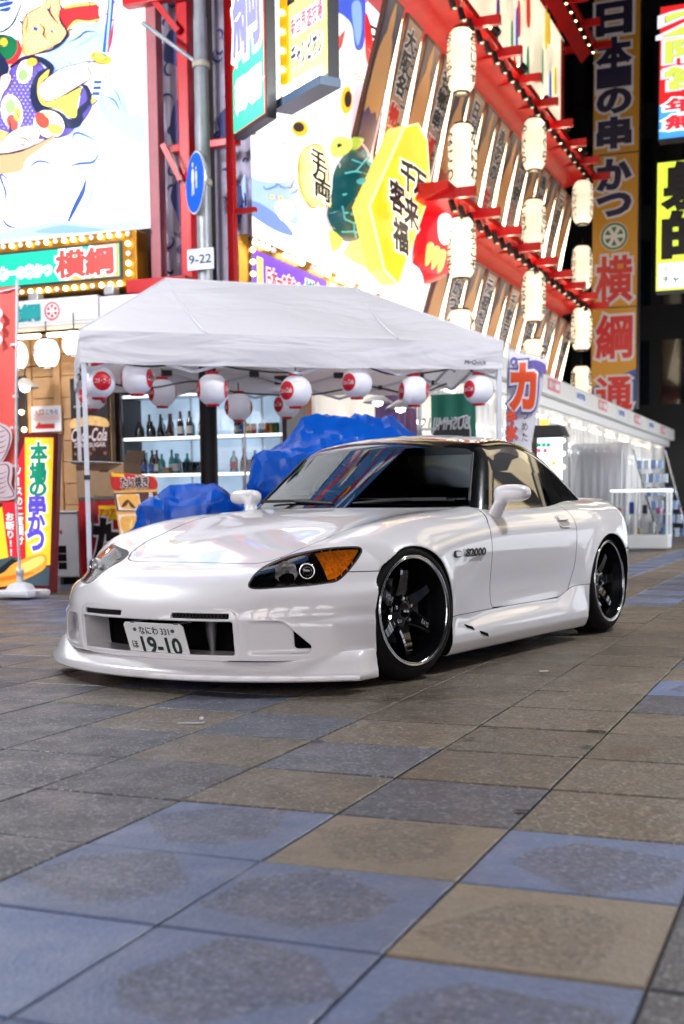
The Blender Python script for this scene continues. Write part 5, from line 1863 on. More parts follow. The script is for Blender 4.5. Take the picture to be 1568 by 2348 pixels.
# ---- shell
HL = np.array([(0.618, 0.44, 0.448), (0.626, 0.453, 0.438), (0.615, 0.49, 0.435), (0.562, 0.564, 0.44), (0.484, 0.643, 0.445), (0.424, 0.691, 0.452), (0.387, 0.719, 0.458), (0.354, 0.733, 0.477), (0.31, 0.745, 0.512), (0.239, 0.745, 0.561), (0.213, 0.739, 0.579), (0.205, 0.728, 0.59), (0.219, 0.706, 0.594), (0.263, 0.654, 0.592), (0.307, 0.593, 0.585), (0.354, 0.51, 0.567), (0.405, 0.454, 0.545), (0.5, 0.43, 0.513), (0.564, 0.43, 0.485), (0.601, 0.435, 0.461)])
hl_a = lambda x, ay: -.74 * x + .67 * ay
HL2 = spline_closed([(hl_a(q[0], q[1]), q[2]) for q in HL], 3)
HOODH = [(.466, 0), (.466, .155), (.463, .300), (.452, .362), (.425, .405), (.355, .449), (.21, .490), (-.034, .522), (-.321, .573), (-.60, .606), (-.80, .640), (-.862, .633), (-.845, .51), (-.79, .30), (-.765, .15), (-.755, 0)]
HOOD = HOODH + [(a, -b) for a, b in HOODH[-2:0:-1]]
DOOR = [(-.965, .90), (-.945, .76), (-.905, .725), (-.842, .680), (-.812, .62), (-.806, .464), (-.812, .285), (-.83, .262), (-1.2, .252), (-1.70, .262), (-1.775, .30), (-1.841, .417), (-1.887, .612), (-1.90, .67), (-1.925, .74), (-1.935, .90)]
GAP = .0027

rear_ = polygonise(f_body, (-3.42, 0, .04), (.62, .94, .92), .0095)
nose_ = polygonise(f_body, (.40, 0, .04), (.90, .94, .66), .0052)
body = join(clip(rear_, rear_[0][:, 0], .44), clip(nose_, nose_[0][:, 0], .44, 1))
def fld(M):
    x, y, z = M[0].T
    return x, np.abs(y), z, y
# cut-outs first
x, ay, z, y = fld(body)
xf = _af(z) - .36 * (ay / .87) ** 2.25
well = np.maximum(np.maximum(ay - .603, np.abs(x + 1.58) - .563), .357 - z)
interior = clip(body, well)
body = clip(body, well, 0, 1)
x, ay, z, y = fld(body)
arch = np.full(len(x), 9.)
for cx_, cz_, R in ARCH:
    c = np.sqrt((x - cx_) ** 2 + np.where(z > cz_, (z - cz_), (z - cz_) * .55) ** 2) - R
    arch = np.minimum(arch, np.maximum(c - .0055, .51 - ay))
wells = clip(body, arch)
body = clip(body, arch, 0, 1)
x, ay, z, y = fld(body)
xf = _af(z) - .36 * (ay / .87) ** 2.25
dep = .004 + .080 * sstep(.45, .67, ay)
xs_ = np.minimum(xf, _ch(z) - 1.03 * ay)
hole = np.maximum(np.maximum(np.maximum(ay - .425, np.abs(z - .229) - .078), .5 - x), x - (xf - .165))
hole = np.minimum(hole, np.maximum(np.maximum(np.abs(ay - .272) - .14, np.abs(z - .3215) - .016), np.maximum(x - (xf - .022), .6 - x)))
hole = np.minimum(hole, np.maximum(np.maximum(.600 - ay, ay - .72), np.maximum(np.maximum(.17 - z, z - .31), np.maximum(x - (xs_ - dep - .006), .2 - x))))
cavities = clip(body, hole)
body = clip(body, hole, 0, 1)
# underside is dark
x, ay, z, y = fld(body)
und = np.maximum(z - .136, np.maximum(np.where((x < -.25) & (x > -2.0), ay - .70, -1), x - .70))
under = clip(body, und)
body = clip(body, und, 0, 1)
# lamps
x, ay, z, y = fld(body)
g = np.where((x > .1) & (ay > .3), pdist(HL2, hl_a(x, ay), z), 1)
lamp = clip(body, g, -.0015)
outer = clip(body, g, -.0015, 1)
x, ay, z, y = fld(outer)
g = np.where((x > .1) & (ay > .3), pdist(HL2, hl_a(x, ay), z), 1)
rim_l = clip(outer, g, .0045)
body = clip(outer, g, .0045, 1)
# hood
x, ay, z, y = fld(body)
g = np.where(z > .42, pdist(HOOD, x, y), 1)
hood = clip(body, g, -GAP)
body = clip(body, g, GAP, 1)
# black cowl behind the hood
x, ay, z, y = fld(body)
g = np.maximum(np.maximum(x - (-.70), ay - .64), np.maximum(.70 - z, -1.03 - x))
cowl = clip(body, g)
body = clip(body, g, 0, 1)
# skirts
x, ay, z, y = fld(body)
g = np.maximum(z - (.258 + .055 * sstep(-1.62, -1.86, x)), np.maximum(np.maximum(x + .2, -2.03 - x), .6 - ay))
skirt = clip(body, g, -GAP * .6)
body = clip(body, g, GAP * .6, 1)
# doors
x, ay, z, y = fld(body)
g = np.where(ay > .6, pdist(DOOR, x, z), 1)
door = clip(body, g, -GAP)
body = clip(body, g, GAP, 1)
# tail, fenders, bumper
x, ay, z, y = fld(body)
tail = clip(body, x, -1.4)
body = clip(body, x, -1.4, 1)
x, ay, z, y = fld(body)
g = np.maximum(x - .385, np.minimum(.494 - z, x - .0))
fender = clip(body, g, -GAP * .7)
bumper = clip(body, g, GAP * .7, 1)
x, ay, z, y = fld(tail)
g = np.maximum(z - (.50), x + 2.50)
rbump = clip(tail, g, -GAP)
tail = clip(tail, g, GAP, 1)

def sides(M):
    return clip(M, M[0][:, 1], 0, 1), clip(M, M[0][:, 1], 0, -1)
bump_o = tri_obj('front_bumper', bumper, M_PAINT, car)
hood_o = tri_obj('hood', hood, M_PAINT, car)
tri_obj('rear_body', tail, M_PAINT, car)
tri_obj('rear_bumper', rbump, M_PAINT, car)
doors = []
for nm, M in (('fender', fender), ('side_skirt', skirt), ('door', door)):
    for q in sides(M):
        o = tri_obj(nm, q, M_PAINT, car)
        if nm == 'door':
            doors.append(o)
for q in sides(wells):
    for kp in (-1, 1):
        tri_obj('wheel_well', clip(q, q[0][:, 0], -1.2, kp), M_VOID, car)
tri_obj('intake_cavity', cavities, M_VOID, bump_o)
tri_obj('underside', under, M_VOID, car)
tri_obj('cowl', cowl, M_BLACKP, car)
tri_obj('cabin_tub', interior, M_SEAT, car)
def f_liner(p):
    return np.maximum(f_body(p) + .03, .20 - p[..., 2])
tri_obj('dark_liner', polygonise(f_liner, (-3.42, 0, .1), (.90, .94, .92), .03), M_VOID, car)  # black liner added inside so the panel gaps read dark

# ---- hardtop and glass
cab = polygonise(f_cab, (-3.0, 0, .68), (-.6, .78, 1.22), .0085)
cab = clip(cab, f_body(np.column_stack([cab[0][:, 0], cab[0][:, 1], np.minimum(cab[0][:, 2], 5)])), -.012, 1)
cab = clip(cab, cab[0][:, 2], .705, 1)
x, ay, z, y = fld(cab)
wsx = x - (-.785 - (z - .78) * 1.30 - .17 * (ay / .66) ** 2)
zt = 1.098 - .11 * ay ** 2
g = smax(smax(ay - (.667 - .46 * (z - .77)), z - zt, .05), np.abs(wsx) - .045, .001)
ws = clip(cab, g)
cab = clip(cab, g, 0, 1)
WIN = [(-1.045, .770), (-1.075, .81), (-1.20, .925), (-1.31, 1.022), (-1.40, 1.046), (-1.52, 1.056), (-1.66, 1.050), (-1.75, 1.027), (-1.815, .985), (-1.862, .905), (-1.88, .82), (-1.885, .765)]
QWIN = [(-1.93, .77), (-1.925, .83), (-1.915, .90), (-1.875, .98), (-1.86, 1.01), (-1.92, 1.0), (-2.06, .935), (-2.20, .85), (-2.27, .80), (-2.27, .77)]
x, ay, z, y = fld(cab)
g = np.where(ay > .48, pdist(WIN, x, z), 1)
win = clip(cab, g)
cab = clip(cab, g, 0, 1)
x, ay, z, y = fld(cab)
g = np.where(ay > .48, pdist(QWIN, x, z), 1)
qwin = clip(cab, g)
cab = clip(cab, g, 0, 1)
x, ay, z, y = fld(cab)
g = np.maximum(np.maximum(x + 2.02, ay - (.50 - .1 * (z - .9))), np.maximum(z - 1.085, .865 - z))
rwin = clip(cab, g)
cab = clip(cab, g, 0, 1)
roof = tri_obj('roof', cab, M_GLOSSB, car)
tri_obj('windshield', ws, M_WS, car)
tri_obj('rear_window', rwin, glass_mat('rear glass', (.85, .92, .95), .6, ior=1.5), car)
for q in sides(win):
    tri_obj('side_window', q, M_SIDEG, car)
for q in sides(qwin):
    tri_obj('quarter_window', q, M_GLOSSB, car)
# bright seal around the windscreen
mb = MB()
def on_cab(yy, zz, off=.003):
    xx = -.785 - (zz - .78) * 1.30 - .17 * (abs(yy) / .66) ** 2
    return (xx + off * .6, yy, zz + off * .8)
edge_pts = [on_cab(s * (.667 - .46 * (zz - .77)), zz) for s in (1,) for zz in np.linspace(.79, 1.045, 14)]
mb.tube(edge_pts, .006, 6)
mb.build('windshield_seal', M_BLACKP, car)
mb = MB()
mb.tube([(a, -b, c) for a, b, c in edge_pts], .006, 6)
mb.build('windshield_seal', M_BLACKP, car)

# ---- cabin fittings
for s in (1, -1):
    mb = MB()
    yy = .34 * s
    low = .15 if s > 0 else 0
    for (xx, zz, wv, hv, th) in ((-1.60, .74, .25, .36, .10),):
        prof = [(-.24, .40), (-.27, .58), (-.26, .78), (-.19, .93), (-.13, .985), (-.12, 1.02), (0, 1.04), (.12, 1.02), (.13, .985), (.19, .93), (.26, .78), (.27, .58), (.24, .40)]
        mb.prism([(a, b - .03 - low * (b > .6)) for a, b in prof], (Vector((-1.62, yy, 0)), Vector((0, 1, 0)), Vector((-.22, 0, 1)), Vector((-1, 0, 0))), .10)
    mb.bbox((-1.60, yy - .25, .36), (-1.12, yy + .25, .50), .03)
    seat = mb.build('seat', M_SEAT, car)
mb = MB()
mb.bbox((-1.25, -.60, .60), (-.98, .60, .775), .04)
mb.bbox((-1.22, -.55, .74), (-1.06, -.18, .835), .03)
mb.build('dashboard', M_BLACKP, car)
mb = MB()
c, n = Vector((-1.30, -.36, .78)), Vector((-.9, 0, .43)).normalized()
a = Vector((0, 1, 0))
b = n.cross(a)
mb.tube([c + (a * math.cos(t) + b * math.sin(t)) * .175 for t in np.linspace(0, 2 * PI, 33)], .014, 8, cap=False)
for t in (PI * .5, PI * 1.17, PI * 1.83):
    mb.bar(c, c + (a * math.cos(t) + b * math.sin(t)) * .175, .03, .012)
mb.build('steering_wheel', M_BLACKP, car)
mb = MB()
mb.bbox((-1.30, -.12, 1.005), (-1.26, .12, 1.065), .015)
mb.build('rear_view_mirror', M_BLACKP, car)

# ---- head lamps
def lamp_pts(M, off):
    V, N, T = M
    return V - N * off
for s, M in zip((1, -1), sides(lamp)):
    V, N, T = M
    lens = tri_obj('headlight', M, M_LENS, car)
    # bowl behind the cover: same outline, pushed inward
    inw = np.array([-.62, -.52 * s, -.05])
    cen = V.mean(0)
    D = np.minimum(1, np.maximum(0, -pdist(HL2, hl_a(V[:, 0], np.abs(V[:, 1])), V[:, 2]) / .022))
    Vb = V + inw * (.004 + .062 * (D * D * (3 - 2 * D)))[:, None]
    hs = tri_obj('housing', (Vb, N, T), M_LAMPH, lens)
    hs.data.normals_split_custom_set_from_vertices(np.zeros((len(Vb), 3), np.float32))
    # amber turn signal: outer rear third
    aa = hl_a(V[:, 0], np.abs(V[:, 1])) + .25 * (V[:, 2] - .52)
    Va = V + inw * .018
    am = clip((Va, N, T), np.maximum(.150 - aa, pdist(HL2, hl_a(V[:, 0], np.abs(V[:, 1])), V[:, 2]) + .010))
    tri_obj('turn_signal', am, M_AMBER, lens)
    for k in range(5):
        mb = MB()
        t0 = .185 + .034 * k
        pts = []
        for zz in np.linspace(.452 + .02 * k, .582, 8):
            a_t = t0 - .25 * (zz - .52)
            j = np.argmin((hl_a(V[:, 0], np.abs(V[:, 1])) - a_t) ** 2 + (V[:, 2] - zz) ** 2)
            pts.append(V[j] + inw * .012)
        mb.tube(pts, .0035, 5)
        mb.build('signal_rib', M_AMBER, lens)
    # lamp bowls facing forward
    for (px, py, pz, R, mtl, nm) in ((0.490, 0.540, 0.493, .046, M_REFL, 'reflector'), (0.434, 0.608, 0.499, .035, M_CHROME, 'projector')):
        mb = MB()
        ax = Vector((.80, .45 * s, .05)).normalized()
        e1 = ax.orthogonal().normalized()
        e2 = ax.cross(e1)
        cc = Vector((px, py * s, pz))
        prof = [(R, .012), (R * .98, 0), (R * .8, -.018), (R * .5, -.032), (R * .12, -.04)] if nm == 'reflector' else [(R, .0), (R, .014), (R * .88, .02), (R * .78, .012), (R * .74, -.01)]
        nseg = 28
        vs = [cc + (e1 * math.cos(2 * PI * k / nseg) + e2 * math.sin(2 * PI * k / nseg)) * (r * (1 + (.10 if nm == 'reflector' and k % 4 < 2 else 0))) + ax * hh for r, hh in prof for k in range(nseg)]
        fs = [(i * nseg + k, i * nseg + (k + 1) % nseg, (i + 1) * nseg + (k + 1) % nseg, (i + 1) * nseg + k) for i in range(len(prof) - 1) for k in range(nseg)]
        mb.add(vs, fs, None, nm != 'reflector')
        po = mb.build(nm, mtl, lens)
        mb = MB()
        r2 = R * (.75 if nm == 'projector' else .24)
        vs, fs = [], []
        for i in range(7):
            ph = PI / 2 * i / 6
            for k in range(nseg):
                vs.append(cc + (e1 * math.cos(2 * PI * k / nseg) + e2 * math.sin(2 * PI * k / nseg)) * (r2 * math.cos(ph)) + ax * (r2 * .7 * math.sin(ph) - (.0 if nm == 'projector' else .03)))
        fs = [(i * nseg + k, i * nseg + (k + 1) % nseg, (i + 1) * nseg + (k + 1) % nseg, (i + 1) * nseg + k) for i in range(6) for k in range(nseg)]
        mb.add(vs, fs, None, True)
        mb.build('bulb' if nm == 'reflector' else 'lens', glass_mat('lamp bead', (.75, .8, .85), .5, ior=2.0), lens)
V, N, T = rim_l
for q in sides(rim_l):
    tri_obj('headlight_seal', q, M_BLACKP, car)

# ---- front lip: lofted splitter
def lip_plan(t):
    """plan point and inward normal for t in -1..1"""
    yy = .880 * t
    X = .826 - .358 * (abs(yy) / .87) ** 2.25
    d = -.358 * 2.25 * (abs(yy) / .87) ** 1.25 / .87 * (1 if yy > 0 else -1)
    n = Vector((-1, d, 0)).normalized()
    return Vector((X, yy, 0)), n
rows = []
ts = np.linspace(-1, 1, 81)
for t in ts:
    P, n = lip_plan(t)
    e = float(sstep(.60, .98, abs(t)))
    hT = .148 + .022 * e
    prof = [(.17, .068), (.03, .056), (.008, .054), (0, .060), (-.001, .078), (.006, .090), (.022, .098 + .012 * e), (.050 - .02 * e, .113 + .018 * e), (.085 - .04 * e, .135 + .018 * e), (.115 - .05 * e, hT), (.150 - .05 * e, hT + .004)]
    rows.append([P + n * d + ZD * zz for d, zz in prof])
def tail_row(r, s):
    out = []
    for k, q in enumerate(r):
        out.append(Vector((.322, q.y if abs(q.y) > .8 else s * .8, q.z)))
    return out
for s in (0, -1):
    r = rows[s]
    sg = -1 if s == 0 else 1
    base = [Vector((q.x, q.y, q.z)) for q in r]
    ext = []
    for f_ in np.linspace(.2, 1, 5):
        ext.append([Vector((q.x + (.318 - q.x) * f_, q.y + (sg * (.884 - .9 * max(0, (.88 - abs(q.y)) * .4)) - q.y) * f_, q.z)) for q in base])
    rows = (ext[::-1] + rows) if s == 0 else (rows + ext)
mb = MB()
nr = len(rows[0])
mb.add([q for r in rows for q in r], [(i * nr + k, (i + 1) * nr + k, (i + 1) * nr + k + 1, i * nr + k + 1) for i in range(len(rows) - 1) for k in range(nr - 1)], None, True)
mb.add(rows[-1], [list(range(nr))]).add(rows[0], [list(range(nr))[::-1]])
lip = mb.build('front_lip', M_PAINT, car)
lip.data.set_sharp_from_angle(angle=math.radians(40))

# ---- number plate
mb = MB()
pc = Vector((.786, .052, .287))
ex = Vector((0, 1, 0))
ey = Vector((.055, 0, .150)).normalized()
en = ex.cross(ey)
if en.x < 0:
    en = -en
fr = (pc - ey * .165, ex, ey, en)
mb.prism(spline_closed([(-.165 + a, b) for a, b in ((0, .012), (0, .153), (.012, .165), (.318, .165), (.33, .153), (.33, .012), (.318, 0), (.012, 0))], 1), fr, .004)
plate = mb.build('license_plate', M_WHITEP, car)
pf = lambda a, b: (fr[0] + ex * a + ey * b + en * .004, ex, ey, en)
lettering('19-10', pf(.022, .062), .215, .075, M_GREEN, plate, bold=.03, lift=.0006, thick=.0012)
lettering('なにわ 331', pf(.0, .131), .165, .036, M_GREEN, plate, bold=.012, lift=.0006, thick=.0012)
lettering('ほ', pf(-.125, .062), .032, .034, M_GREEN, plate, bold=.012, lift=.0006, thick=.0012)
for a in (-.105, .105):
    mb = MB()
    mb.add([fr[0] + ex * (a + .0085 * math.cos(t)) + ey * (.134 + .0085 * math.sin(t)) + en * (.0045 + hh) for hh in (0, .004) for t in np.linspace(0, 2 * PI, 13)[:-1]],
           [(k, (k + 1) % 12, 12 + (k + 1) % 12, 12 + k) for k in range(12)] + [list(range(12, 24))])
    mb.build('bolt', M_GREYM, plate)
for a in (-.11, .13):
    MB().bbox((.70, .052 + a - .015, .284), (.79, .052 + a + .015, .290), .002).build('plate_bracket', M_CHROME, plate)

# ---- radiator pipework behind the opening
mb = MB()
mb.box((.50, -.42, .15), (.505, .42, .31))
for k in range(12):
    mb.box((.506, -.40, .156 + k * .0125), (.512, .40, .159 + k * .0125))
mb.build('radiator', M_BLACKP, car)
mb = MB()
mb.tube([(.60, .22, .30), (.60, .22, .245), (.60, .225, .15)], [.026, .024, .012], 12)
mb.build('tow_post', M_GREYM, car)
for s in (1, -1):   # mesh in the two slots
    mb = MB()
    for k in range(17):
        yy = (.145 + k * .016) * s
        xx = float(_af(.3215) - .36 * (abs(yy) / .87) ** 2.25) - .020
        mb.bar((xx, yy - .008, .312), (xx, yy + .008, .332), .0022, .0022)
        mb.bar((xx, yy + .008, .312), (xx, yy - .008, .332), .0022, .0022)
    mb.build('slot_mesh', M_BLACKP, car)

# ---- wheels
def build_wheel(front=True):
    RR = .244
    mb = MB()
    mb.lathe([(.205, -.21), (.207, -.15), (.212, -.09), (.2195, -.06), (.226, -.018), (.2285, -.004)], 72, M_RIMD, 'y')
    mb.lathe([(.2285, -.004), (.231, .0015), (.2345, .0), (.236, -.003), (.2405, .003), (RR, .002), (RR + .001, -.004), (.236, -.012)], 72, M_CHROME, 'y')
    w = mb.build('wheel')
    mb = MB()
    prof = [(.232, -.010), (.243, -.008), (.255, -.003), (.268, -.004), (.283, -.014), (.296, -.030), (.305, -.046), (.310, -.06)]
    for yy in (-.075, -.10, -.13, -.16):
        prof += [(.311, yy + .008), (.3045, yy + .006), (.3045, yy - .001), (.311, yy - .003)]
    prof += [(.309, -.18), (.30, -.20), (.27, -.225), (.232, -.215)]
    mb.lathe(prof, 72, None, 'y')
    t = mb.build('tyre', M_RUBBER, w)
    sp = None
    for k in range(6):
        if sp is None:
            mb = MB()
            secs = [(.045, -.088, .05, .080), (.075, -.070, .05, .070), (.11, -.056, .046, .060), (.15, -.045, .044, .053), (.178, -.042, .042, .049), (.196, -.052, .04, .048), (.207, -.075, .035, .052), (.214, -.098, .03, .060)]
            vs = []
            for r, yf, th, wd in secs:
                vs += [(r, yf - th, -wd / 2), (r, yf - .006, -wd / 2), (r, yf, -wd / 2 + .007), (r, yf, wd / 2 - .007), (r, yf - .006, wd / 2), (r, yf - th, wd / 2)]
            fs = [(i * 6 + j, i * 6 + (j + 1) % 6, (i + 1) * 6 + (j + 1) % 6, (i + 1) * 6 + j) for i in range(len(secs) - 1) for j in range(6)]
            mb.add(vs, fs, None, True)
            sp = mb.build('spoke', M_RIM, w)
            sp.data.set_sharp_from_angle(angle=math.radians(28))
            o = sp
        else:
            o = sp.copy()
            COL.objects.link(o)
        o.rotation_euler = (0, -(PI / 2 + k * PI / 3), 0)
    mb = MB()
    mb.lathe([(.001, -.085), (.030, -.085), (.031, -.062), (.036, -.060), (.046, -.068), (.068, -.070), (.076, -.078), (.080, -.10)], 40, M_RIM, 'y')
    mb.build('hub', None, w)
    nut = None
    for k in range(5):
        a = 2 * PI * k / 5 + .3
        if nut is None:
            mb = MB()
            mb.lathe([(.0115, -.080), (.0115, -.066), (.008, -.060), (.001, -.060)], 6, None, 'y', smooth=False)
            nut = mb.build('lug_nut', M_CHROME, w)
            o = nut
        else:
            o = nut.copy()
            COL.objects.link(o)
        o.location = (.054 * math.cos(a), 0, .054 * math.sin(a))
    mb = MB()
    mb.lathe([(.06, -.130), (.075, -.128), (.142, -.126), (.145, -.128), (.145, -.145), (.06, -.145)], 48, None, 'y')
    mb.build('brake_disc', M_STEEL, w)
    mb = MB()
    mb.bbox((-.165, -.16, -.05), (-.085, -.112, .07), .012)
    mb.build('brake_caliper', M_GREYM, w)
    return w
W = build_wheel()
wheels = [W, copy_tree(W), copy_tree(W), copy_tree(W)]
for o, (x_, y_, toe, s, spin) in zip(wheels, ((0, .882, -.169, 1, .02), (-2.4, .872, 0, 1, .62), (0, -.845, 0, -1, .3), (-2.4, -.872, 0, -1, .9))):
    o.parent = car
    o.location = (x_, y_, .311)
    o.rotation_mode = 'QUATERNION'
    m_ = Matrix.Rotation(toe, 4, 'Z') @ Matrix.Rotation(.055 * s, 4, 'X')
    if s < 0:
        m_ = m_ @ Matrix.Rotation(PI, 4, 'Z')
    o.rotation_quaternion = (m_ @ Matrix.Rotation(spin, 4, 'Y')).to_quaternion()
# writing on two spokes of the near front wheel
w = wheels[0]
for ang, s_, hgt in ((-PI / 6 - .02 + .02, 'RAYS', .026), (PI * 5 / 6, 'VOLK', .026)):
    d = Vector((-math.cos(ang), 0, math.sin(ang)))   # camera looks at the outboard face: +x is to its left
    tn = Vector((-d.z, 0, d.x))
    ey_ = Vector((0, 1, 0)).cross(d)
    cpos = d * .135 + Vector((0, -.048, 0))
    e1 = d if ang < 0 else -d
    e2 = Vector((0, 1, 0)).cross(e1)
    lettering(s_, (cpos, e1, e2, Vector((0, 1, 0))), .052, hgt * .8, mat('pale grey print', (.30, .31, .33), rough=.4), w, bold=.02, lift=.0045, thick=.001)

# ---- mirrors
for s in (1, -1):
    def f_m(p):
        q = (p - np.array([-1.075, .848, .830])) / np.array([.072, .094, .044])
        e = (np.sqrt((np.abs(q) ** 2.6).sum(-1) + 1e-9) ** (2 / 2.6) - 1) * .06
        e = smax(e, -p[..., 0] - 1.115, .02)
        a, b = np.array([-1.015, .775, .715]), np.array([-1.06, .80, .80])
        t = np.clip(((p - a) @ (b - a)) / ((b - a) @ (b - a)), 0, 1)
        ft = np.sqrt((((p - a - t[..., None] * (b - a)) * np.array([.7, 1.15, 1])) ** 2).sum(-1)) - (.036 - .006 * t)
        return smin(e, ft, .03)
    lo_ = np.array([-1.25, .70, .67])
    # polygonise mirrors about y=0, so shift the far side in
    Mm = polygonise(lambda p: np.where(p[..., 1] > .0, f_m(p), f_m(p * np.array([1, -1, 1]))), (-1.22, 0, .66), (-.93, 1.02, .92), .008)
    Mm = clip(Mm, Mm[0][:, 1], 0, 1 if s > 0 else -1)
    Mm = clip(Mm, f_body(Mm[0]), -.004, 1)
    tri_obj('mirror', Mm, M_PAINT, car)

# ---- small fittings on the near side
mb = MB()
wp = [(-.800, -.52, .792), (-.815, -.30, .797), (-.800, -.08, .802)]
for s0, pts in ((0, [(-.79, -.06, .785), (-.83, -.30, .80), (-.90, -.54, .80)]), (1, [(-.80, .06, .783), (-.83, .32, .80), (-.91, .60, .795)])):
    mb = MB()
    mb.tube(spline_open(pts, 6), [.009] * 6 + [.006] * 7, 6)
    mb.bar(Vector(pts[1]) + Vector((.0, -.26, .002)), Vector(pts[1]) + Vector((-.03, .26, .004)), .012, .016)
    mb.build('wiper', M_BLACKP, car)
def side_y(x_, z_):
    yy = np.linspace(.70, .95, 1200)
    f = f_body(np.stack([np.full(1200, x_), yy, np.full(1200, z_)], 1))
    return float(yy[np.nonzero(f > 0)[0][0]])
def side_frame(x_, z_):
    y0 = side_y(x_, z_)
    P = np.array([[x_, y0, z_]])
    n = Vector(grad(f_body, P)[0]).normalized()
    exx = Vector((-1, 0, 0))
    exx = (exx - n * exx.dot(n)).normalized()
    return Vector((x_, y0, z_)), exx, n.cross(exx), n
o_, ex_, ey_, en_ = side_frame(-.405, .543)
mb = MB()
mb.prism(spline_closed([(-.030, -.013), (.030, -.013), (.033, .013), (-.027, .015)], 4), (o_, ex_, ey_, en_), .007, M_BLACKP)
mb.prism(spline_closed([(-.022, -.009), (.024, -.009), (.026, .009), (-.020, .011)], 4), (o_ + en_ * .007, ex_, ey_, en_), .003, mat('clear marker lens', (.55, .54, .5), rough=.2, coat=1))
mb.build('side_marker', None, car)
o_, ex_, ey_, en_ = side_frame(-.600, .546)
lettering('S2000', (o_, ex_, ey_, en_), .22, .034, M_BLACKP, car, bold=.06, lift=.003, thick=.006, name='badge', slant=.25)
o_, ex_, ey_, en_ = side_frame(-1.757, .682)
mb = MB()
hp = spline_closed([(-.075, -.02), (-.055, -.044), (.05, -.046), (.066, -.02), (.066, .02), (.05, .036), (-.055, .034), (-.075, .012)], 4)
mb.prism(hp, (o_ - en_ * .010, ex_, ey_, en_), .011, mat('white handle recess', (.55, .54, .55), rough=.35, coat=1))
hnd = mb.build('door_handle', None, doors[0])
mb = MB()
mb.prism(spline_closed([(-.058, .002), (-.05, -.004), (.05, -.004), (.056, .002), (.05, .024), (-.05, .024)], 4), (o_, ex_, ey_, en_), .012)
mb.build('grip', M_PAINT, hnd)
mb = MB()
mb.prism(spline_closed([(-.050, -.036), (.048, -.036), (.050, -.008), (-.052, -.008)], 4), (o_, ex_, ey_, en_), .0016)
mb.build('recess_shade', mat('shadow grey recess', (.30, .29, .30), rough=.5), hnd)  # grey plate with the recess's shade put into its colour
# skirt vents
for (xa, za), (xb, zb) in (((-.455, .213), (-.545, .186)), ((-.592, .172), (-.69, .142))):
    o_, ex_, ey_, en_ = side_frame((xa + xb) / 2, (za + zb) / 2)
    L_ = math.hypot(xb - xa, zb - za)
    d = (ex_ * (xa - xb) + ey_ * (zb - za)).normalized()
    e2 = en_.cross(d)
    mb = MB()
    mb.prism([(-L_ / 2, -.001), (-L_ / 2 + .02, -.013), (L_ / 2, -.010), (L_ / 2 - .015, .004)], (o_, d, e2, en_), .0022)
    mb.build('skirt_vent', M_VOID, car)
# ================================================================ ground floor shop
M_WOOD = [mat('warm cedar board %d' % k, c, rough=.5, noise=.14, scale=5) for k, c in enumerate(((.52, .30, .14), (.53, .305, .143), (.51, .295, .137), (.525, .303, .142)))]
M_DKFRAME = mat('dark bronze frame', (.05, .035, .03), rough=.4)
sf = ST('cedar_shopfront', 'cedar-boarded shopfront under the fascia', 'storefront', -8.5, 12.1)
SV = 12.1
uL = lambda x, y=900: atV(x, y, SV)[0]
# cedar boards, laid sideways between two upright posts
for (ua, ub) in ((uL(-60), uL(62)), (uL(72), uL(128)), (uL(140), uL(243))):
    for k in range(10):
        z0 = .35 + k * .242
        mb = sf.mb()
        dv = .012 * ((k * 7) % 3)
        mb.bbox((ua, SV + dv * .5, z0), (ub, SV + .05, z0 + .234), .006, M_WOOD[(k * 5 + int(ua * 10)) % 4])
        mb.build('plank', None, sf.o)
for x_ in (67, 133, 248):
    mb = sf.mb()
    mb.bbox((uL(x_) - .045, SV - .03, 0), (uL(x_) + .045, SV + .06, 2.78), .008, M_WOOD[1])
    mb.build('post', None, sf.o)
mb = sf.mb()
mb.bbox((uL(-60), SV - .02, 0), (uL(250), SV + .04, .34), .01, mat('grey plinth', (.12, .12, .12), rough=.7, noise=.2, scale=8))
mb.build('plinth', None, sf.o)
mb = sf.mb()
mb.box((-14, SV + .08, 0), (uL(250), SV + .12, 2.78), M_DARKW)
mb.build('back_wall', None, sf.o)
for (ua, ub) in ((uL(-60), uL(60)), (uL(75), uL(126)), (uL(142), uL(240))):
    mb = sf.mb()
    mb.tube([(ua, SV - .25, 2.70), (ub, SV - .25, 2.70)], .025, 8, G_TUBE)  # tubes added under the fascia to brighten the boards
    mb.build('light_tube', None, sf.o)
# doorway with a bright room at the far left
mb = sf.mb()
mb.bbox((uL(46), SV - .06, .05), (uL(66), SV - .01, 2.3), .006, M_DKFRAME)
mb.build('door_frame', None, sf.o)
for k, (x_, y_, lab) in enumerate(((52, 945, 'a'), (58, 985, 'b'), (57, 1003, 'c'))):
    mb = sf.mb()
    a, b = atV(x_, y_, SV - .12)
    bulb_at(sf, a, SV - .12, b, True, .03)

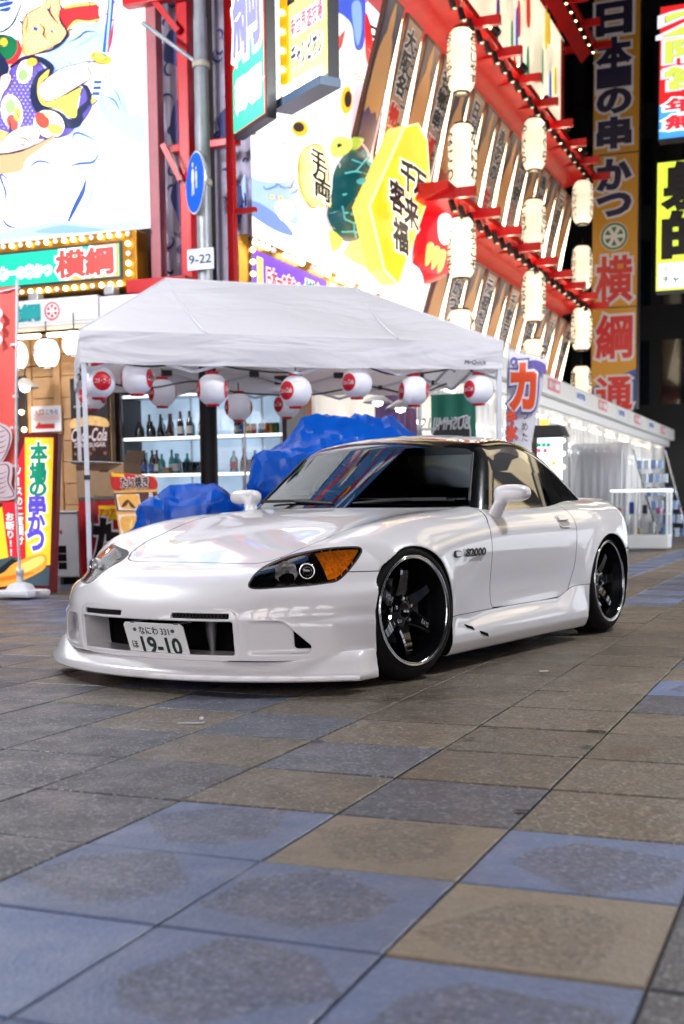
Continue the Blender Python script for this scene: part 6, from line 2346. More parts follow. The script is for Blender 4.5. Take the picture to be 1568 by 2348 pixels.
# white oval shop lanterns
def oval_lantern(px_, py_, v_, rx, rz, label, text, tilt=0):
    u_, z_ = atV(px_, py_, v_)
    t = ST('shop_lantern', label, 'lantern', u_, v_, z_ - rz, 'white lanterns outside the shop')
    mb = MB()
    mb.lathe([(rx * math.cos(p) ** .75 * (1 - .01 * (k % 2)), rz + rz * math.sin(p)) for k, p in enumerate(np.linspace(-1.25, 1.25, 19))], 24, G_LANTW)
    mb.build('shade', None, t.o)
    for zz in (rz * .03, rz * 1.90):
        mb = MB()
        mb.lathe([(.3 * rx, zz), (.52 * rx, zz), (.52 * rx, zz + .025), (.3 * rx, zz + .025)], 18, M_BLACKM)
        mb.build('ring', None, t.o)
    mb = MB()
    mb.tube([(0, 0, 1.95 * rz), (0, 0, 2.0 * rz + .18)], .007, 6, M_CABLE)
    mb.build('hook', None, t.o)
    V, F = glyphs(text, .02)
    lo, hi = V.min(0), V.max(0)
    a = -PI / 2 - .55 + (V[:, 0] - (lo[0] + hi[0]) / 2) / (hi[0] - lo[0]) * .7
    zz = rz * 1.0 + (V[:, 1] - (lo[1] + hi[1]) / 2) / (hi[1] - lo[1]) * rz * .75
    rr_ = rx * np.cos(np.arcsin(np.clip((zz - rz) / rz, -.95, .95))) ** .75 + .012
    mb = MB()
    mb.add(np.stack([rr_ * np.cos(a), rr_ * np.sin(a), zz], 1), F, I_BLACK)
    mb.build('lettering', None, t.o)
oval_lantern(36, 815, 11.35, .13, .155, 'white shop lantern mostly hidden by the salmon flag', '串')
oval_lantern(107, 810, 11.35, .135, .155, 'white shop lantern with black brush letters, middle of the shop row', '名物')
oval_lantern(170, 787, 11.35, .125, .135, 'white shop lantern beside the tent corner', '一串')
# pendant lamp shade
u_, z_ = atV(57, 888, 11.6)
pl = ST('pendant_lamp', 'white conical pendant lamp beside the salmon flag', 'lamp', u_, 11.6, z_)
mb = MB()
mb.lathe([(.03, .10), (.06, .08), (.16, 0), (.158, -.006), (.055, .07)], 24, mat('white enamel shade', (.8, .8, .78), rough=.4))
mb.build('shade', None, pl.o)
mb = MB()
mb.lathe([(.001, .0), (.06, .015), (.045, -.035), (.001, -.055)][::-1], 16, G_TUBEW)
mb.build('bulb', None, pl.o)
mb = MB()
mb.tube([(0, 0, .1), (0, .02, .22), (0, .25, .26), (0, .5, .26)], .008, 6, M_BLACKM)
mb.build('arm', None, pl.o)

# posters
def poster(name, label, x0, y0, x1, y1, v_, m, thick=.006):
    ua, za = atV(x0, y0, v_)
    ub, zb = atV(x1, y1, v_)
    t = ST(name, label, 'poster', (ua + ub) / 2, v_, zb)
    mb = t.mb()
    mb.bbox((ua, v_, zb), (ub, v_ + thick, za), .001, m)
    mb.build('sheet', None, t.o)
    return t, ua, ub, zb, za
t, ua, ub, zb, za = poster('entrance_poster', 'white and red entrance poster on the cedar wall', 71, 932, 141, 988, SV - .05, mat('white poster paper', (.75, .74, .76), rough=.5))
w = ub - ua
h_ = za - zb
lettering('入口', frV(t, ua + w * .26, SV - .05, zb + h_ * .76), w * .34, h_ * .22, I_RED, t.o, bold=.02, lift=.002, thick=.001)
lettering('こちら', frV(t, ua + w * .70, SV - .05, zb + h_ * .76), w * .40, h_ * .18, mat('blue poster ink', srgb(60, 60, 160), rough=.5), t.o, bold=.02, lift=.002, thick=.001)
mb = t.mb()
mb.add([(ua + w * .08, SV - .052, zb + h_ * .12), (ua + w * .78, SV - .052, zb + h_ * .12), (ua + w * .78, SV - .052, zb + h_ * .30), (ua + w * .30, SV - .052, zb + h_ * .30), (ua + w * .28, SV - .052, zb + h_ * .40)], [(0, 1, 2, 3, 4)], I_RED)
for k in range(4):
    mb.box((ua + w * .06, SV - .0525, zb + h_ * (.46 + .05 * k)), (ua + w * .94, SV - .0515, zb + h_ * (.475 + .05 * k)), mat('pink poster rule', srgb(235, 150, 160), rough=.5))
mb.build('print', None, t.o)
t, ua, ub, zb, za = poster('cola_poster', 'black soft drink poster behind the tent legs', 160, 868, 251, 1062, SV - .07, mat('black poster paper', (.02, .018, .02), rough=.35))
w, h_ = ub - ua, za - zb
mb = t.mb()
mb.box((ua + .002, SV - .0735, zb + h_ * .06), (ub - .002, SV - .0715, zb + h_ * .44), mat('dark cola print', srgb(60, 32, 26), rough=.3, noise=.6, scale=14))
pts = spline_closed([(ua + w * a, zb + h_ * b) for a, b in ((.0, .42), (.02, .52), (.25, .54), (.5, .56), (.8, .54), (.99, .50), (.99, .42), (.5, .45))], 4)
mb.add([(a, SV - .0745, b) for a, b in pts], [tuple(range(len(pts)))], mat('cola froth print', srgb(235, 190, 120), rough=.4, noise=.2, scale=20))
for k in range(9):
    cu, cz = ua + w * (.1 + .1 * k), zb + h_ * (.12 + .05 * ((k * 5) % 4))
    pts = [(cu + .025 * math.cos(a), cz + .022 * math.sin(a)) for a in np.linspace(0, 2 * PI, 6)[:-1]]
    mb.add([(a, SV - .0746, b) for a, b in pts], [tuple(range(5))], mat('ice cube print', srgb(150, 110, 90), rough=.3))
mb.build('print', None, t.o)
lettering('Coca-Cola', frV(t, (ua + ub) / 2, SV - .075, zb + h_ * .34), w * .96, h_ * .15, mat('pale script print', srgb(235, 215, 215), rough=.4), t.o, bold=.02, lift=.003, thick=.001, slant=.2)
lettering('ZERO SUGAR', frV(t, (ua + ub) / 2, SV - .075, zb + h_ * .22), w * .85, h_ * .05, mat('pale script print', (.8, .7, .7)), t.o, bold=.02, lift=.003, thick=.001)
for k, s_ in enumerate(('We have .', 'they are in', 'nearly and taste!')):
    lettering(s_, frV(t, (ua + ub) / 2, SV - .075, zb + h_ * (.84 - .085 * k)), w * (.55 + .12 * k), h_ * .045, I_WHITE, t.o, bold=.02, lift=.003, thick=.001)

# ================================================================ bottle fridge
FV = 12.25
uF = lambda x, y=1000: atV(x, y, FV)[0]
fu0, fu1 = uF(281), uF(648)
zF = lambda y, x=400: atV(x, y, FV)[1]
fz0, fz1 = .25, zF(893)
fg = ST('bottle_fridge', 'tall lit glass-fronted bottle fridge behind the pole', 'fridge', (fu0 + fu1) / 2, FV)
mb = fg.mb()
for lo, hi in (((fu0 - .07, FV - .02, 0), (fu0, FV + .5, fz1 + .08)), ((fu1, FV - .02, 0), (fu1 + .06, FV + .5, fz1 + .08)), ((fu0 - .07, FV - .02, fz1), (fu1 + .06, FV + .5, fz1 + .09)), ((fu0 - .07, FV - .02, 0), (fu1 + .06, FV + .5, .25))):
    mb.bbox(lo, hi, .008, M_DKFRAME)
mb.build('cabinet', None, fg.o)
mb = fg.mb()
mb.box((fu0, FV + .42, .25), (fu1, FV + .44, fz1), glow('lit fridge back', (.58, .77, .98), .70, mottle=.35, scale=2.2))  # shelf light put in as the panel's own glow
mb.build('back_panel', None, fg.o)
M_SHELF = glow('lit glass shelf', (.95, .98, 1), 2.2)
SHZ = (zF(1001), zF(1086), zF(1145))
for k, zz in enumerate((fz1 - .04,) + SHZ):
    mb = fg.mb()
    mb.bbox((fu0, FV + .04, zz - .025), (fu1, FV + .40, zz), .004, mat('frosted shelf', (.75, .8, .82), rough=.3))
    sh = mb.build('shelf', None, fg.o)
    mb = fg.mb()
    mb.bbox((fu0, FV + .03, zz - .028), (fu1, FV + .042, zz + .004), .002, M_SHELF)
    mb.build('light_strip', None, sh)
for x_ in (400, 437, 520, 566, 610):
    mb = fg.mb()
    mb.bbox((uF(x_) - .008, FV + .38, .3), (uF(x_) + .008, FV + .41, fz1), .002, mat('shelf standard', (.7, .72, .74), rough=.3, metal=.6))
    mb.build('shelf_rail', None, fg.o)
for xa, xb in ((283, 466), (470, 560), (564, 646)):
    mb = fg.mb()
    mb.box((uF(xa), FV - .012, .27), (uF(xb), FV - .006, fz1))
    mb.build('glass_door', glass_mat('fridge glass', (1, 1, 1), .92, ior=1.4), fg.o)
for xa in (467, 562):
    mb = fg.mb()
    mb.bbox((uF(xa) - .012, FV - .02, .25), (uF(xa) + .012, FV + .0, fz1), .003, mat('steel door edge', (.55, .56, .58), rough=.3, metal=.8))
    mb.build('door_edge', None, fg.o)
G_BROWN = mat('brown bottle glass', (.06, .02, .008), rough=.08, coat=1)
G_BLK = mat('black glazed jug', (.01, .01, .012), rough=.15, coat=1)
G_TEAL = mat('teal bottle glass', (.05, .35, .38), rough=.08, coat=1)
G_CLR = glass_mat('clear bottle glass', (.85, .95, .95), .75, ior=1.6)
PROF = {
    'beer': [(.0, 0), (.030, 0), (.032, .008), (.032, .13), (.028, .155), (.014, .19), (.012, .235), (.014, .237), (.014, .25), (.0, .25)],
    'jug': [(0, 0), (.040, 0), (.048, .02), (.050, .06), (.042, .10), (.024, .13), (.018, .15), (.022, .165), (0, .165)],
    'carafe': [(0, 0), (.034, 0), (.040, .02), (.038, .06), (.022, .12), (.013, .17), (.012, .22), (.016, .23), (0, .23)],
    'spirit': [(0, 0), (.036, 0), (.038, .01), (.038, .12), (.030, .145), (.013, .165), (.013, .21), (.0, .21)],
    'can': [(0, 0), (.028, 0), (.032, .008), (.032, .112), (.027, .122), (0, .122)],
    'glass': [(0, .006), (.032, .006), (.033, 0), (.038, .12), (.036, .12), (.031, .012)],
}
ORD = ['first', 'second', 'third', 'fourth', 'fifth', 'sixth', 'seventh', 'eighth', 'ninth', 'tenth', 'eleventh', 'twelfth', 'thirteenth', 'fourteenth']
def bottle(kind, px_, shelf, body, lab_m, label, s_=1.0, cat=None):
    z_ = SHZ[shelf] + .001
    u_ = uF(px_)
    t = ST('glass' if kind == 'glass' else ('drink_can' if kind == 'can' else 'bottle'), label, cat or ('tumbler' if kind == 'glass' else 'can' if kind == 'can' else 'bottle'), u_, FV + .16, z_, 'drinks on the fridge shelves')
    p = [(a * s_, b * s_) for a, b in PROF[kind]]
    MB().lathe(p, 16, body).build('body', None, t.o)
    if lab_m is not None:
        r_ = max(a for a, _ in p) + .0012
        lo_, hi_ = (.035 * s_, .105 * s_) if kind != 'can' else (.02 * s_, .10 * s_)
        MB().lathe([(r_, lo_), (r_, hi_)], 16, lab_m).build('label_band', None, t.o)
    return t
LBL = mat('cream bottle label', (.7, .66, .6), rough=.5)
for k, (kd, px_, b_, l_, nm) in enumerate((('jug', 304, G_BLK, None, 'squat black jug'), ('jug', 330, G_BLK, None, 'squat black jug'), ('carafe', 352, G_BLK, None, 'slim black carafe'), ('carafe', 373, G_BROWN, None, 'slim brown carafe'), ('beer', 398, G_BROWN, LBL, 'brown beer bottle'), ('beer', 419, G_BROWN, LBL, 'brown beer bottle'), ('beer', 448, G_BROWN, LBL, 'brown beer bottle'))):
    bottle(kd, px_, 0, b_, l_, '%s, %s from the left on the upper fridge shelf' % (nm, ORD[k]), 1.15)
for k, (kd, px_, b_, l_, nm) in enumerate((('spirit', 296, mat('amber liquor', (.35, .12, .02), rough=.1, coat=1), LBL, 'amber liquor bottle'), ('beer', 312, G_BLK, mat('blue bottle label', srgb(70, 90, 150), rough=.5), 'dark bottle with blue label'), ('beer', 331, G_BLK, mat('blue bottle label', (0, 0, 0)), 'dark bottle with blue label'), ('beer', 342, G_BROWN, LBL, 'dark bottle with pale label'), ('spirit', 353, G_TEAL, None, 'teal bottle'), ('spirit', 386, G_TEAL, mat('white bottle label', (.8, .8, .82), rough=.5), 'teal bottle with white label'), ('glass', 408, G_CLR, None, 'clear tumbler'), ('glass', 422, G_CLR, None, 'clear tumbler'), ('glass', 436, G_CLR, None, 'clear tumbler'), ('glass', 452, G_CLR, None, 'clear tumbler'))):
    bottle(kd, px_, 1, b_, l_, '%s, %s from the left on the lower fridge shelf' % (nm, ORD[k]), 1.1)
for k, (px_, c_, nm) in enumerate(((541, (50, 80, 170), 'blue'), (553, (240, 190, 40), 'yellow'), (567, (200, 60, 60), 'red'), (585, (60, 150, 180), 'teal'), (597, (215, 90, 40), 'orange'), (608, (180, 150, 90), 'tan'), (620, (60, 120, 70), 'green'))):
    bottle('can', px_, 0, mat('can %s' % nm, srgb(*c_), rough=.3, metal=.3), None, 'small %s drink can on the upper shelf right of the pole' % nm, 1.0)
for k, (kd, px_, b_, l_, nm) in enumerate((('spirit', 520, G_CLR, mat('red bottle label', srgb(210, 40, 40), rough=.5), 'clear bottle with red label'), ('can', 542, mat('white jar', (.7, .7, .7), rough=.4), None, 'white lidded jar'), ('can', 556, mat('white jar', (.7, .7, .7)), None, 'white lidded jar'), ('spirit', 569, G_CLR, mat('white bottle label', (.8, .8, .8)), 'clear bottle with white label'))):
    bottle(kd, px_, 1, b_, l_, '%s, %s right of the pole on the lower shelf' % (nm, ORD[k]), 1.15, cat='jar' if 'jar' in nm else None)
BK_ = ((0, 'upper', [(312, 'beer', G_BROWN), (341, 'spirit', G_CLR), (362, 'beer', G_BROWN), (385, 'carafe', G_BLK), (409, 'spirit', G_TEAL), (433, 'beer', G_BROWN), (460, 'beer', G_BLK), (516, 'beer', G_BROWN), (530, 'spirit', G_CLR), (630, 'beer', G_BROWN), (640, 'beer', G_BLK)]), (1, 'lower', [(303, 'carafe', G_CLR), (322, 'spirit', G_CLR), (362, 'beer', G_TEAL), (376, 'spirit', G_CLR), (398, 'spirit', G_TEAL), (416, 'glass', G_CLR), (444, 'glass', G_CLR), (460, 'glass', G_CLR), (531, 'beer', G_BROWN), (582, 'spirit', G_TEAL), (596, 'glass', G_CLR), (610, 'glass', G_CLR), (624, 'spirit', G_CLR), (638, 'beer', G_BROWN)]))
for sh_, nm_, row_ in BK_:
    for k, (px_, kd, b_) in enumerate(row_):
        t_ = bottle(kd, px_, sh_, b_, LBL if kd == 'beer' else None, 'back-row %s, %s of the back row on the %s fridge shelf' % ('tumbler' if kd == 'glass' else 'bottle', ORD[k], nm_), 1.12)
        t_.o.location = S(t_.b[0], FV + .30, t_.b[2])
u_ = uF(367)
mb = SB((u_, FV + .14, SHZ[1]))
mb.bbox((u_ - .04, FV + .10, SHZ[1] + .001), (u_ + .04, FV + .18, SHZ[1] + .075), .003, mat('kraft carton', (.55, .36, .20), rough=.7))
solo(mb, 'small_carton', 'small tan carton between bottles on the lower fridge shelf', 'carton')

# ================================================================ things on the left
# standing board sign
BV = 9.84
def PV_(x, y, v_=BV):
    a, b = atV(x, y, v_)
    return (a, v_, b)
sb_ = ST('standing_signboard', 'tall maroon-framed signboard with green and purple characters on yellow', 'signboard', -6.95, BV)
mb = sb_.mb()
outl = [(52, 992), (134, 993), (123, 1361), (-95, 1356), (-95, 1260), (-20, 1150)]
pts = [atV(*q, BV) for q in outl]
mb.prism([(a, max(b, .0)) for a, b in pts], ((0, BV + .06, 0), EU, EZ, -EV), .06, mat('maroon frame paint', srgb(115, 22, 30), rough=.4, noise=.15, scale=8))
mb.build('frame', None, sb_.o)
YG = gl(248, 205, 50, .80)
art(sb_, 'v', BV, [
    (gl(225, 35, 50, .75), 'poly', [(58, 1010), (58, 1290), (20, 1290), (6, 1150), (40, 1060)]),
    (YG, 'poly', [(58, 1003), (124, 1003), (116, 1295), (60, 1295)]),
    (YG, 'poly', [(-80, 1250), (6, 1160), (22, 1290), (-80, 1330)]),
    (gl(70, 90, 100, .5), 'poly', [(-80, 1300), (30, 1275), (116, 1300), (113, 1342), (-80, 1342)]),
    (gl(25, 35, 40, .4), 'poly', [(-10, 1310), (30, 1280), (50, 1290), (20, 1320)]),
    (gl(240, 165, 60, .75), 'blob', [(-60, 1335), (5, 1315), (35, 1290), (90, 1270), (108, 1275), (106, 1300), (80, 1318), (40, 1335), (0, 1345)]),
    (gl(255, 205, 110, .85), 'blob', [(40, 1300), (90, 1275), (104, 1280), (95, 1295), (50, 1315)]),
    (gl(215, 120, 35, .7), 'line', [(-40, 1335), (20, 1325), (80, 1312)], 6),
], lambda x, y: (x, y), lift=.004)
for s_, (x, y), col in (('本', (93, 1037), 'g'), ('場', (91, 1083), 'g'), ('の', (91, 1120), 'g'), ('串', (89, 1156), 'p'), ('か', (88, 1197), 'p'), ('つ', (86, 1238), 'p')):
    a, b = atV(x, y, BV)
    k_ = atV(x + 1, y, BV)[0] - a
    lettering(s_, frV(sb_, a, BV - .02, b), k_ * 36, k_ * (36 if s_ not in 'の' else 26), gl(10, 150, 115, .6) if col == 'g' else gl(95, 80, 205, .7), sb_.o, bold=.05, edge=gl(250, 245, 235, .95), edge_w=.07, lift=.004)
a, b = atV(47, 1160, BV)
k_ = atV(48, 1160, BV)[0] - a
lettering('ソースの二度漬け', frV(sb_, a, BV - .012, b), k_ * 17, k_ * 150, gl(250, 240, 240, .9), sb_.o, bold=.03, vertical=True, lift=.004)
a, b = atV(27, 1225, BV)
lettering('お断り!!', frV(sb_, a, BV - .012, b), k_ * 20, k_ * 85, gl(250, 240, 240, .9), sb_.o, bold=.03, vertical=True, lift=.004)

# salmon flag on a white pole and weighted foot
FGV = 8.45
fp_ = hit(48, 1372, ZD, 0)
fl = ST('banner_flag', 'salmon banner flag with a fish-shaped cake print on a white pole', 'flag', fp_.dot(UD), fp_.dot(VD))
FGV = fp_.dot(VD)
pu = fp_.dot(UD)
ptop = atV(39, 640, FGV)
mb = fl.mb()
mb.tube([(pu, FGV, .10), (pu - .012, FGV, .9), (ptop[0], FGV, ptop[1])], .0125, 10, mat('white flag pole', (.66, .67, .70), rough=.35))
mb.build('pole', None, fl.o)
mb = fl.mb()
ct = atV(39, 662, FGV)
mb.tube([(ct[0] - .60, FGV, ct[1] - .06), (ct[0] + .03, FGV, ct[1] + .01), ], .007, 8, mat('white flag pole', (.66, .67, .7)))
mb.build('cross_bar', None, fl.o)
mb = fl.mb()
n = 22
vs = []
for j in range(n + 1):
    y_ = 655 + (1150 - 655) * j / n
    for i in range(9):
        a, b = atV(36 - i * 12.5, y_ + i * 1.2, FGV)
        vs.append((a, FGV + .018 * math.sin(i * .9 + j * .35), b))
mb.add(vs, [(j * 9 + i, j * 9 + i + 1, (j + 1) * 9 + i + 1, (j + 1) * 9 + i) for j in range(n) for i in range(8)], mat('salmon flag cloth', srgb(228, 92, 84), rough=.7, noise=.1, scale=5, emis=.10, emis_color=srgb(228, 90, 80)), True)
mb.build('cloth', None, fl.o)
fw, fk = mat('flag fish white', srgb(225, 200, 205), rough=.7), mat('flag fish grey line', srgb(95, 75, 85), rough=.7)
art(fl, 'v', FGV - .03, [
    (fw, 'blob', [(-40, 950), (0, 968), (24, 982), (28, 1010), (12, 1050), (-10, 1080), (-40, 1090)]),
    (fw, 'blob', [(-40, 1075), (5, 1060), (26, 1062), (30, 1085), (27, 1110), (38, 1140), (0, 1148), (-40, 1145)]),
    (fk, 'line', [(-20, 965), (10, 980), (24, 1000), (14, 1040), (-10, 1072)], 1.6),
    (fk, 'line', [(-20, 1072), (12, 1064), (22, 1075), (20, 1105), (32, 1136), (-10, 1142)], 1.8),
] + [(fk, 'line', [(-20, 985 + 12 * k), (2, 990 + 12 * k), (16, 984 + 12 * k)], 1.0) for k in range(5)] + [(fk, 'line', [(-20, 1082 + 11 * k), (4, 1086 + 11 * k), (18, 1080 + 11 * k)], 1.0) for k in range(5)]
    + [(mat('flag white stroke', (.8, .75, .75), rough=.7), 'line', [(-20, 700 + 30 * k), (4, 715 + 30 * k), (0, 735 + 30 * k)], 6) for k in range(3)],
    lambda x, y: (x, y), name='cloth_print', lift=.003)
for y_ in (790, 908, 980, 1068, 1142):
    a, b = atV(38, y_, FGV)
    mb = fl.mb()
    mb.bbox((a - .055, FGV - .014, b - .012), (a + .015, FGV + .012, b + .012), .003, mat('white flag loop', (.7, .68, .7), rough=.6))
    mb.build('loop', None, fl.o)
mb = fl.mb()
Mw = mat('white moulded foot', (.66, .66, .69), rough=.45, noise=.06, scale=6)
mb.lathe([(.0, .26), (.034, .26), (.036, .22), (.030, .215), (.030, .15), (.05, .14), (.10, .125), (.13, .08), (.145, .075)], 24, Mw, c=(pu, FGV, 0))
mb.bbox((pu - .20, FGV - .17, .02), (pu + .20, FGV + .17, .078), .03, Mw)
mb.build('foot', None, fl.o)

# outdoor unit, carton, red griddle stall, menu board
u0, z1 = atV(127, 1175, 10.9)
u1, _ = atV(178, 1175, 10.9)
ac = ST('condenser_unit', 'grey outdoor condenser unit between the signboard and the tent leg', 'air conditioner', (u0 + u1) / 2, 10.9)
mb = ac.mb()
mb.bbox((u0, 10.9, .08), (u1, 11.25, z1), .015, mat('grey unit sheet', (.40, .38, .39), rough=.5, noise=.1, scale=6))
mb.build('case', None, ac.o)
mb = ac.mb()
mb.bbox((u0 - .01, 10.88, z1 - .0), (u1 + .01, 11.27, z1 + .02), .006, mat('pale unit lid', (.55, .53, .54), rough=.5))
mb.build('lid', None, ac.o)
for k in range(3):
    mb = ac.mb()
    mb.bbox((u0 + .02, 10.894, .16 + .085 * k), (u0 + .12, 10.902, .235 + .085 * k), .003, M_VOID)
    mb.build('vent', None, ac.o)
mb = ac.mb()
mb.bbox((u0 + .05, 10.892, z1 - .22), (u0 + .075, 10.902, z1 - .18), .002, mat('red switch', srgb(160, 25, 30), rough=.4))
mb.build('switch', None, ac.o)
for q in (u0 + .04, u1 - .04):
    mb = ac.mb()
    mb.bbox((q - .02, 10.92, 0), (q + .02, 11.22, .08), .004, M_BLACKM)
    mb.build('foot', None, ac.o)

GV = 10.62
gu0, gz1 = atV(178, 1140, GV)
gu1, _ = atV(350, 1140, GV)
st = ST('griddle_stall', 'red cloth-fronted griddle stall with black lettering under the tent', 'stall', (gu0 + gu1) / 2, GV)
mb = st.mb()
mb.bbox((gu0, GV, .06), (gu1, GV + .55, gz1), .02, mat('steel stall', (.12, .10, .10), rough=.4, metal=.4))
mb.build('body', None, st.o)
mb = st.mb()
n = 24
vs = []
for i in range(n + 1):
    uu = gu0 + .02 + (gu1 - gu0 - .04) * i / n
    dv = .012 * math.sin(i * 1.1)
    vs += [(uu, GV - .02 + dv, .12), (uu, GV - .02 + dv * .3, gz1 - .04)]
mb.add(vs, [(2 * i, 2 * i + 2, 2 * i + 3, 2 * i + 1) for i in range(n)], mat('red stall cloth', srgb(185, 22, 35), rough=.7, noise=.12, scale=5), True)
mb.build('front_cloth', None, st.o)
a, b = atV(252, 1237, GV)
k_ = atV(253, 1237, GV)[0] - a
lettering('た', frV(st, a, GV - .04, b), k_ * 56, k_ * 76, I_BLACK, st.o, bold=.06, edge=I_WHITE, edge_w=.05, lift=.01)
a2, b2 = atV(256, 1175, GV)
mb = st.mb()
mb.bbox((a2 - k_ * 24, GV - .045, b2 - k_ * 14), (a2 + k_ * 26, GV - .038, b2 + k_ * 14), .002, mat('yellow cloth patch', srgb(235, 200, 20), rough=.6))
mb.build('patch', None, st.o)
lettering('アツアツ', frV(st, a2 + k_ * 2, GV - .046, b2), k_ * 46, k_ * 15, I_RED, st.o, bold=.03, lift=.004)
mb = st.mb()
mb.tube(spline_open([(gu0 + .24, GV - .06, gz1 + .02), (gu0 + .25, GV - .09, gz1 - .10), (gu0 + .20, GV - .08, gz1 - .40), (gu0 + .16, GV - .07, gz1 - .62)], 6), .010, 8, mat('grey gas hose', (.12, .12, .12), rough=.5))
mb.build('gas_hose', None, st.o)
cu0, cz0 = atV(176, 1125, 10.75)
cu1, cz1 = atV(283, 1062, 10.75)
cb = ST('cardboard_box', 'open brown cardboard box on the griddle stall', 'box', (cu0 + cu1) / 2, 10.75, gz1)
M_CARD = mat('brown cardboard', (.36, .23, .13), rough=.75, noise=.1, scale=8)
mb = cb.mb()
mb.box((cu0, 10.75, gz1), (cu1, 10.758, cz1), M_CARD)
mb.box((cu0, 11.08, gz1), (cu1, 11.088, cz1), M_CARD)
mb.box((cu0, 10.758, gz1), (cu0 + .008, 11.08, cz1), M_CARD)
mb.box((cu1 - .008, 10.758, gz1), (cu1, 11.08, cz1), M_CARD)
mb.box((cu0, 10.75, gz1 - .0), (cu1, 11.08, gz1 + .008), M_CARD)
mb.build('carton', None, cb.o)
for (p0, p1, p2, p3) in (((cu1, 10.75, cz1), (cu1, 11.08, cz1), (cu1 + .05, 11.08, cz1 + .12), (cu1 + .05, 10.75, cz1 + .12)), ((cu0, 10.75, cz1), (cu1, 10.75, cz1), (cu1 - .2, 10.66, cz1 + .015), (cu0 - .05, 10.66, cz1 + .03))):
    mb = cb.mb()
    mb.add([p0, p1, p2, p3] + [(q[0], q[1], q[2] + .006) for q in (p0, p1, p2, p3)], [(0, 3, 2, 1), (4, 5, 6, 7), (0, 1, 5, 4), (1, 2, 6, 5), (2, 3, 7, 6), (3, 0, 4, 7)], M_CARD if p0[0] == cu1 else mat('white box flap', (.72, .7, .66), rough=.7))
    mb.build('flap', None, cb.o)
mb = cb.mb()
mb.box((cu0 + .27, 10.7465, cz1 - .08), (cu0 + .38, 10.7495, cz1 - .065), mat('carton slot dark', (.05, .03, .02), rough=.9))
mb.build('hand_slot', None, cb.o)

# price board
MV = 9.9
mp_ = [(254, 1082), (355, 1091), (372, 1212), (372, 1300), (278, 1300), (268, 1200)]
mn = ST('menu_board', 'leaning paper menu board with fish-shaped cake pictures', 'menu board', atV(310, 1200, MV)[0], MV)
mb = mn.mb()
A = [atV(x, y, MV) for x, y in ((254, 1082), (355, 1091), (388, 1340), (290, 1340))]
mb.prism([(a, max(b, 0)) for a, b in A], ((0, MV + .012, 0), EU, EZ, -EV), .012, mat('menu card orange', srgb(240, 180, 105), rough=.5))
mb.build('card', None, mn.o)
WP = mat('menu white', srgb(235, 225, 215), rough=.5)
BRN = mat('menu brown', srgb(85, 45, 40), rough=.5)
CK = mat('menu cake tan', srgb(240, 180, 85), rough=.5, noise=.12, scale=30)
art(mn, 'v', MV, [
    (mat('menu red', srgb(190, 30, 25), rough=.5), 'blob', [(257, 1085), (300, 1087), (353, 1094), (359, 1120), (310, 1116), (262, 1123)]),
    (mat('menu yellow tab', srgb(245, 195, 30), rough=.5), 'poly', [(256, 1084), (285, 1086), (286, 1093), (257, 1092)]),
    (BRN, 'poly', [(262, 1130), (360, 1127), (368, 1172), (269, 1171)]),
    (WP, 'poly', [(267, 1133), (320, 1132), (326, 1170), (273, 1169)]),
    (CK, 'blob', [(272, 1138), (290, 1133), (318, 1136), (318, 1160), (300, 1166), (280, 1164), (273, 1150)]),
    (BRN, 'blob', [(280, 1162), (286, 1150), (296, 1145), (292, 1158)]), (BRN, 'blob', [(296, 1146), (308, 1158), (312, 1166), (300, 1160)]),
    (WP, 'poly', [(273, 1180), (325, 1178), (332, 1225), (280, 1228)]),
    (CK, 'blob', [(278, 1188), (300, 1182), (325, 1186), (328, 1215), (300, 1222), (283, 1216)]),
    (mat('menu custard', srgb(250, 215, 120), rough=.5), 'line', [(305, 1190), (300, 1215)], 4),
], lambda x, y: (x, y), lift=.003)
a, b = atV(311, 1105, MV)
k_ = atV(312, 1105, MV)[0] - a
lettering('たい焼き', frV(mn, a, MV - .014, b), k_ * 62, k_ * 22, mat('menu dark', srgb(70, 50, 45), rough=.5), mn.o, bold=.04, edge=WP, edge_w=.06, lift=.004)
a, b = atV(349, 1150, MV)
lettering('黒あん', frV(mn, a, MV - .014, b), k_ * 12, k_ * 38, WP, mn.o, bold=.02, vertical=True, lift=.004)
a, b = atV(352, 1205, MV)
lettering('カスタード', frV(mn, a, MV - .014, b), k_ * 10, k_ * 44, BRN, mn.o, bold=.02, vertical=True, lift=.004)

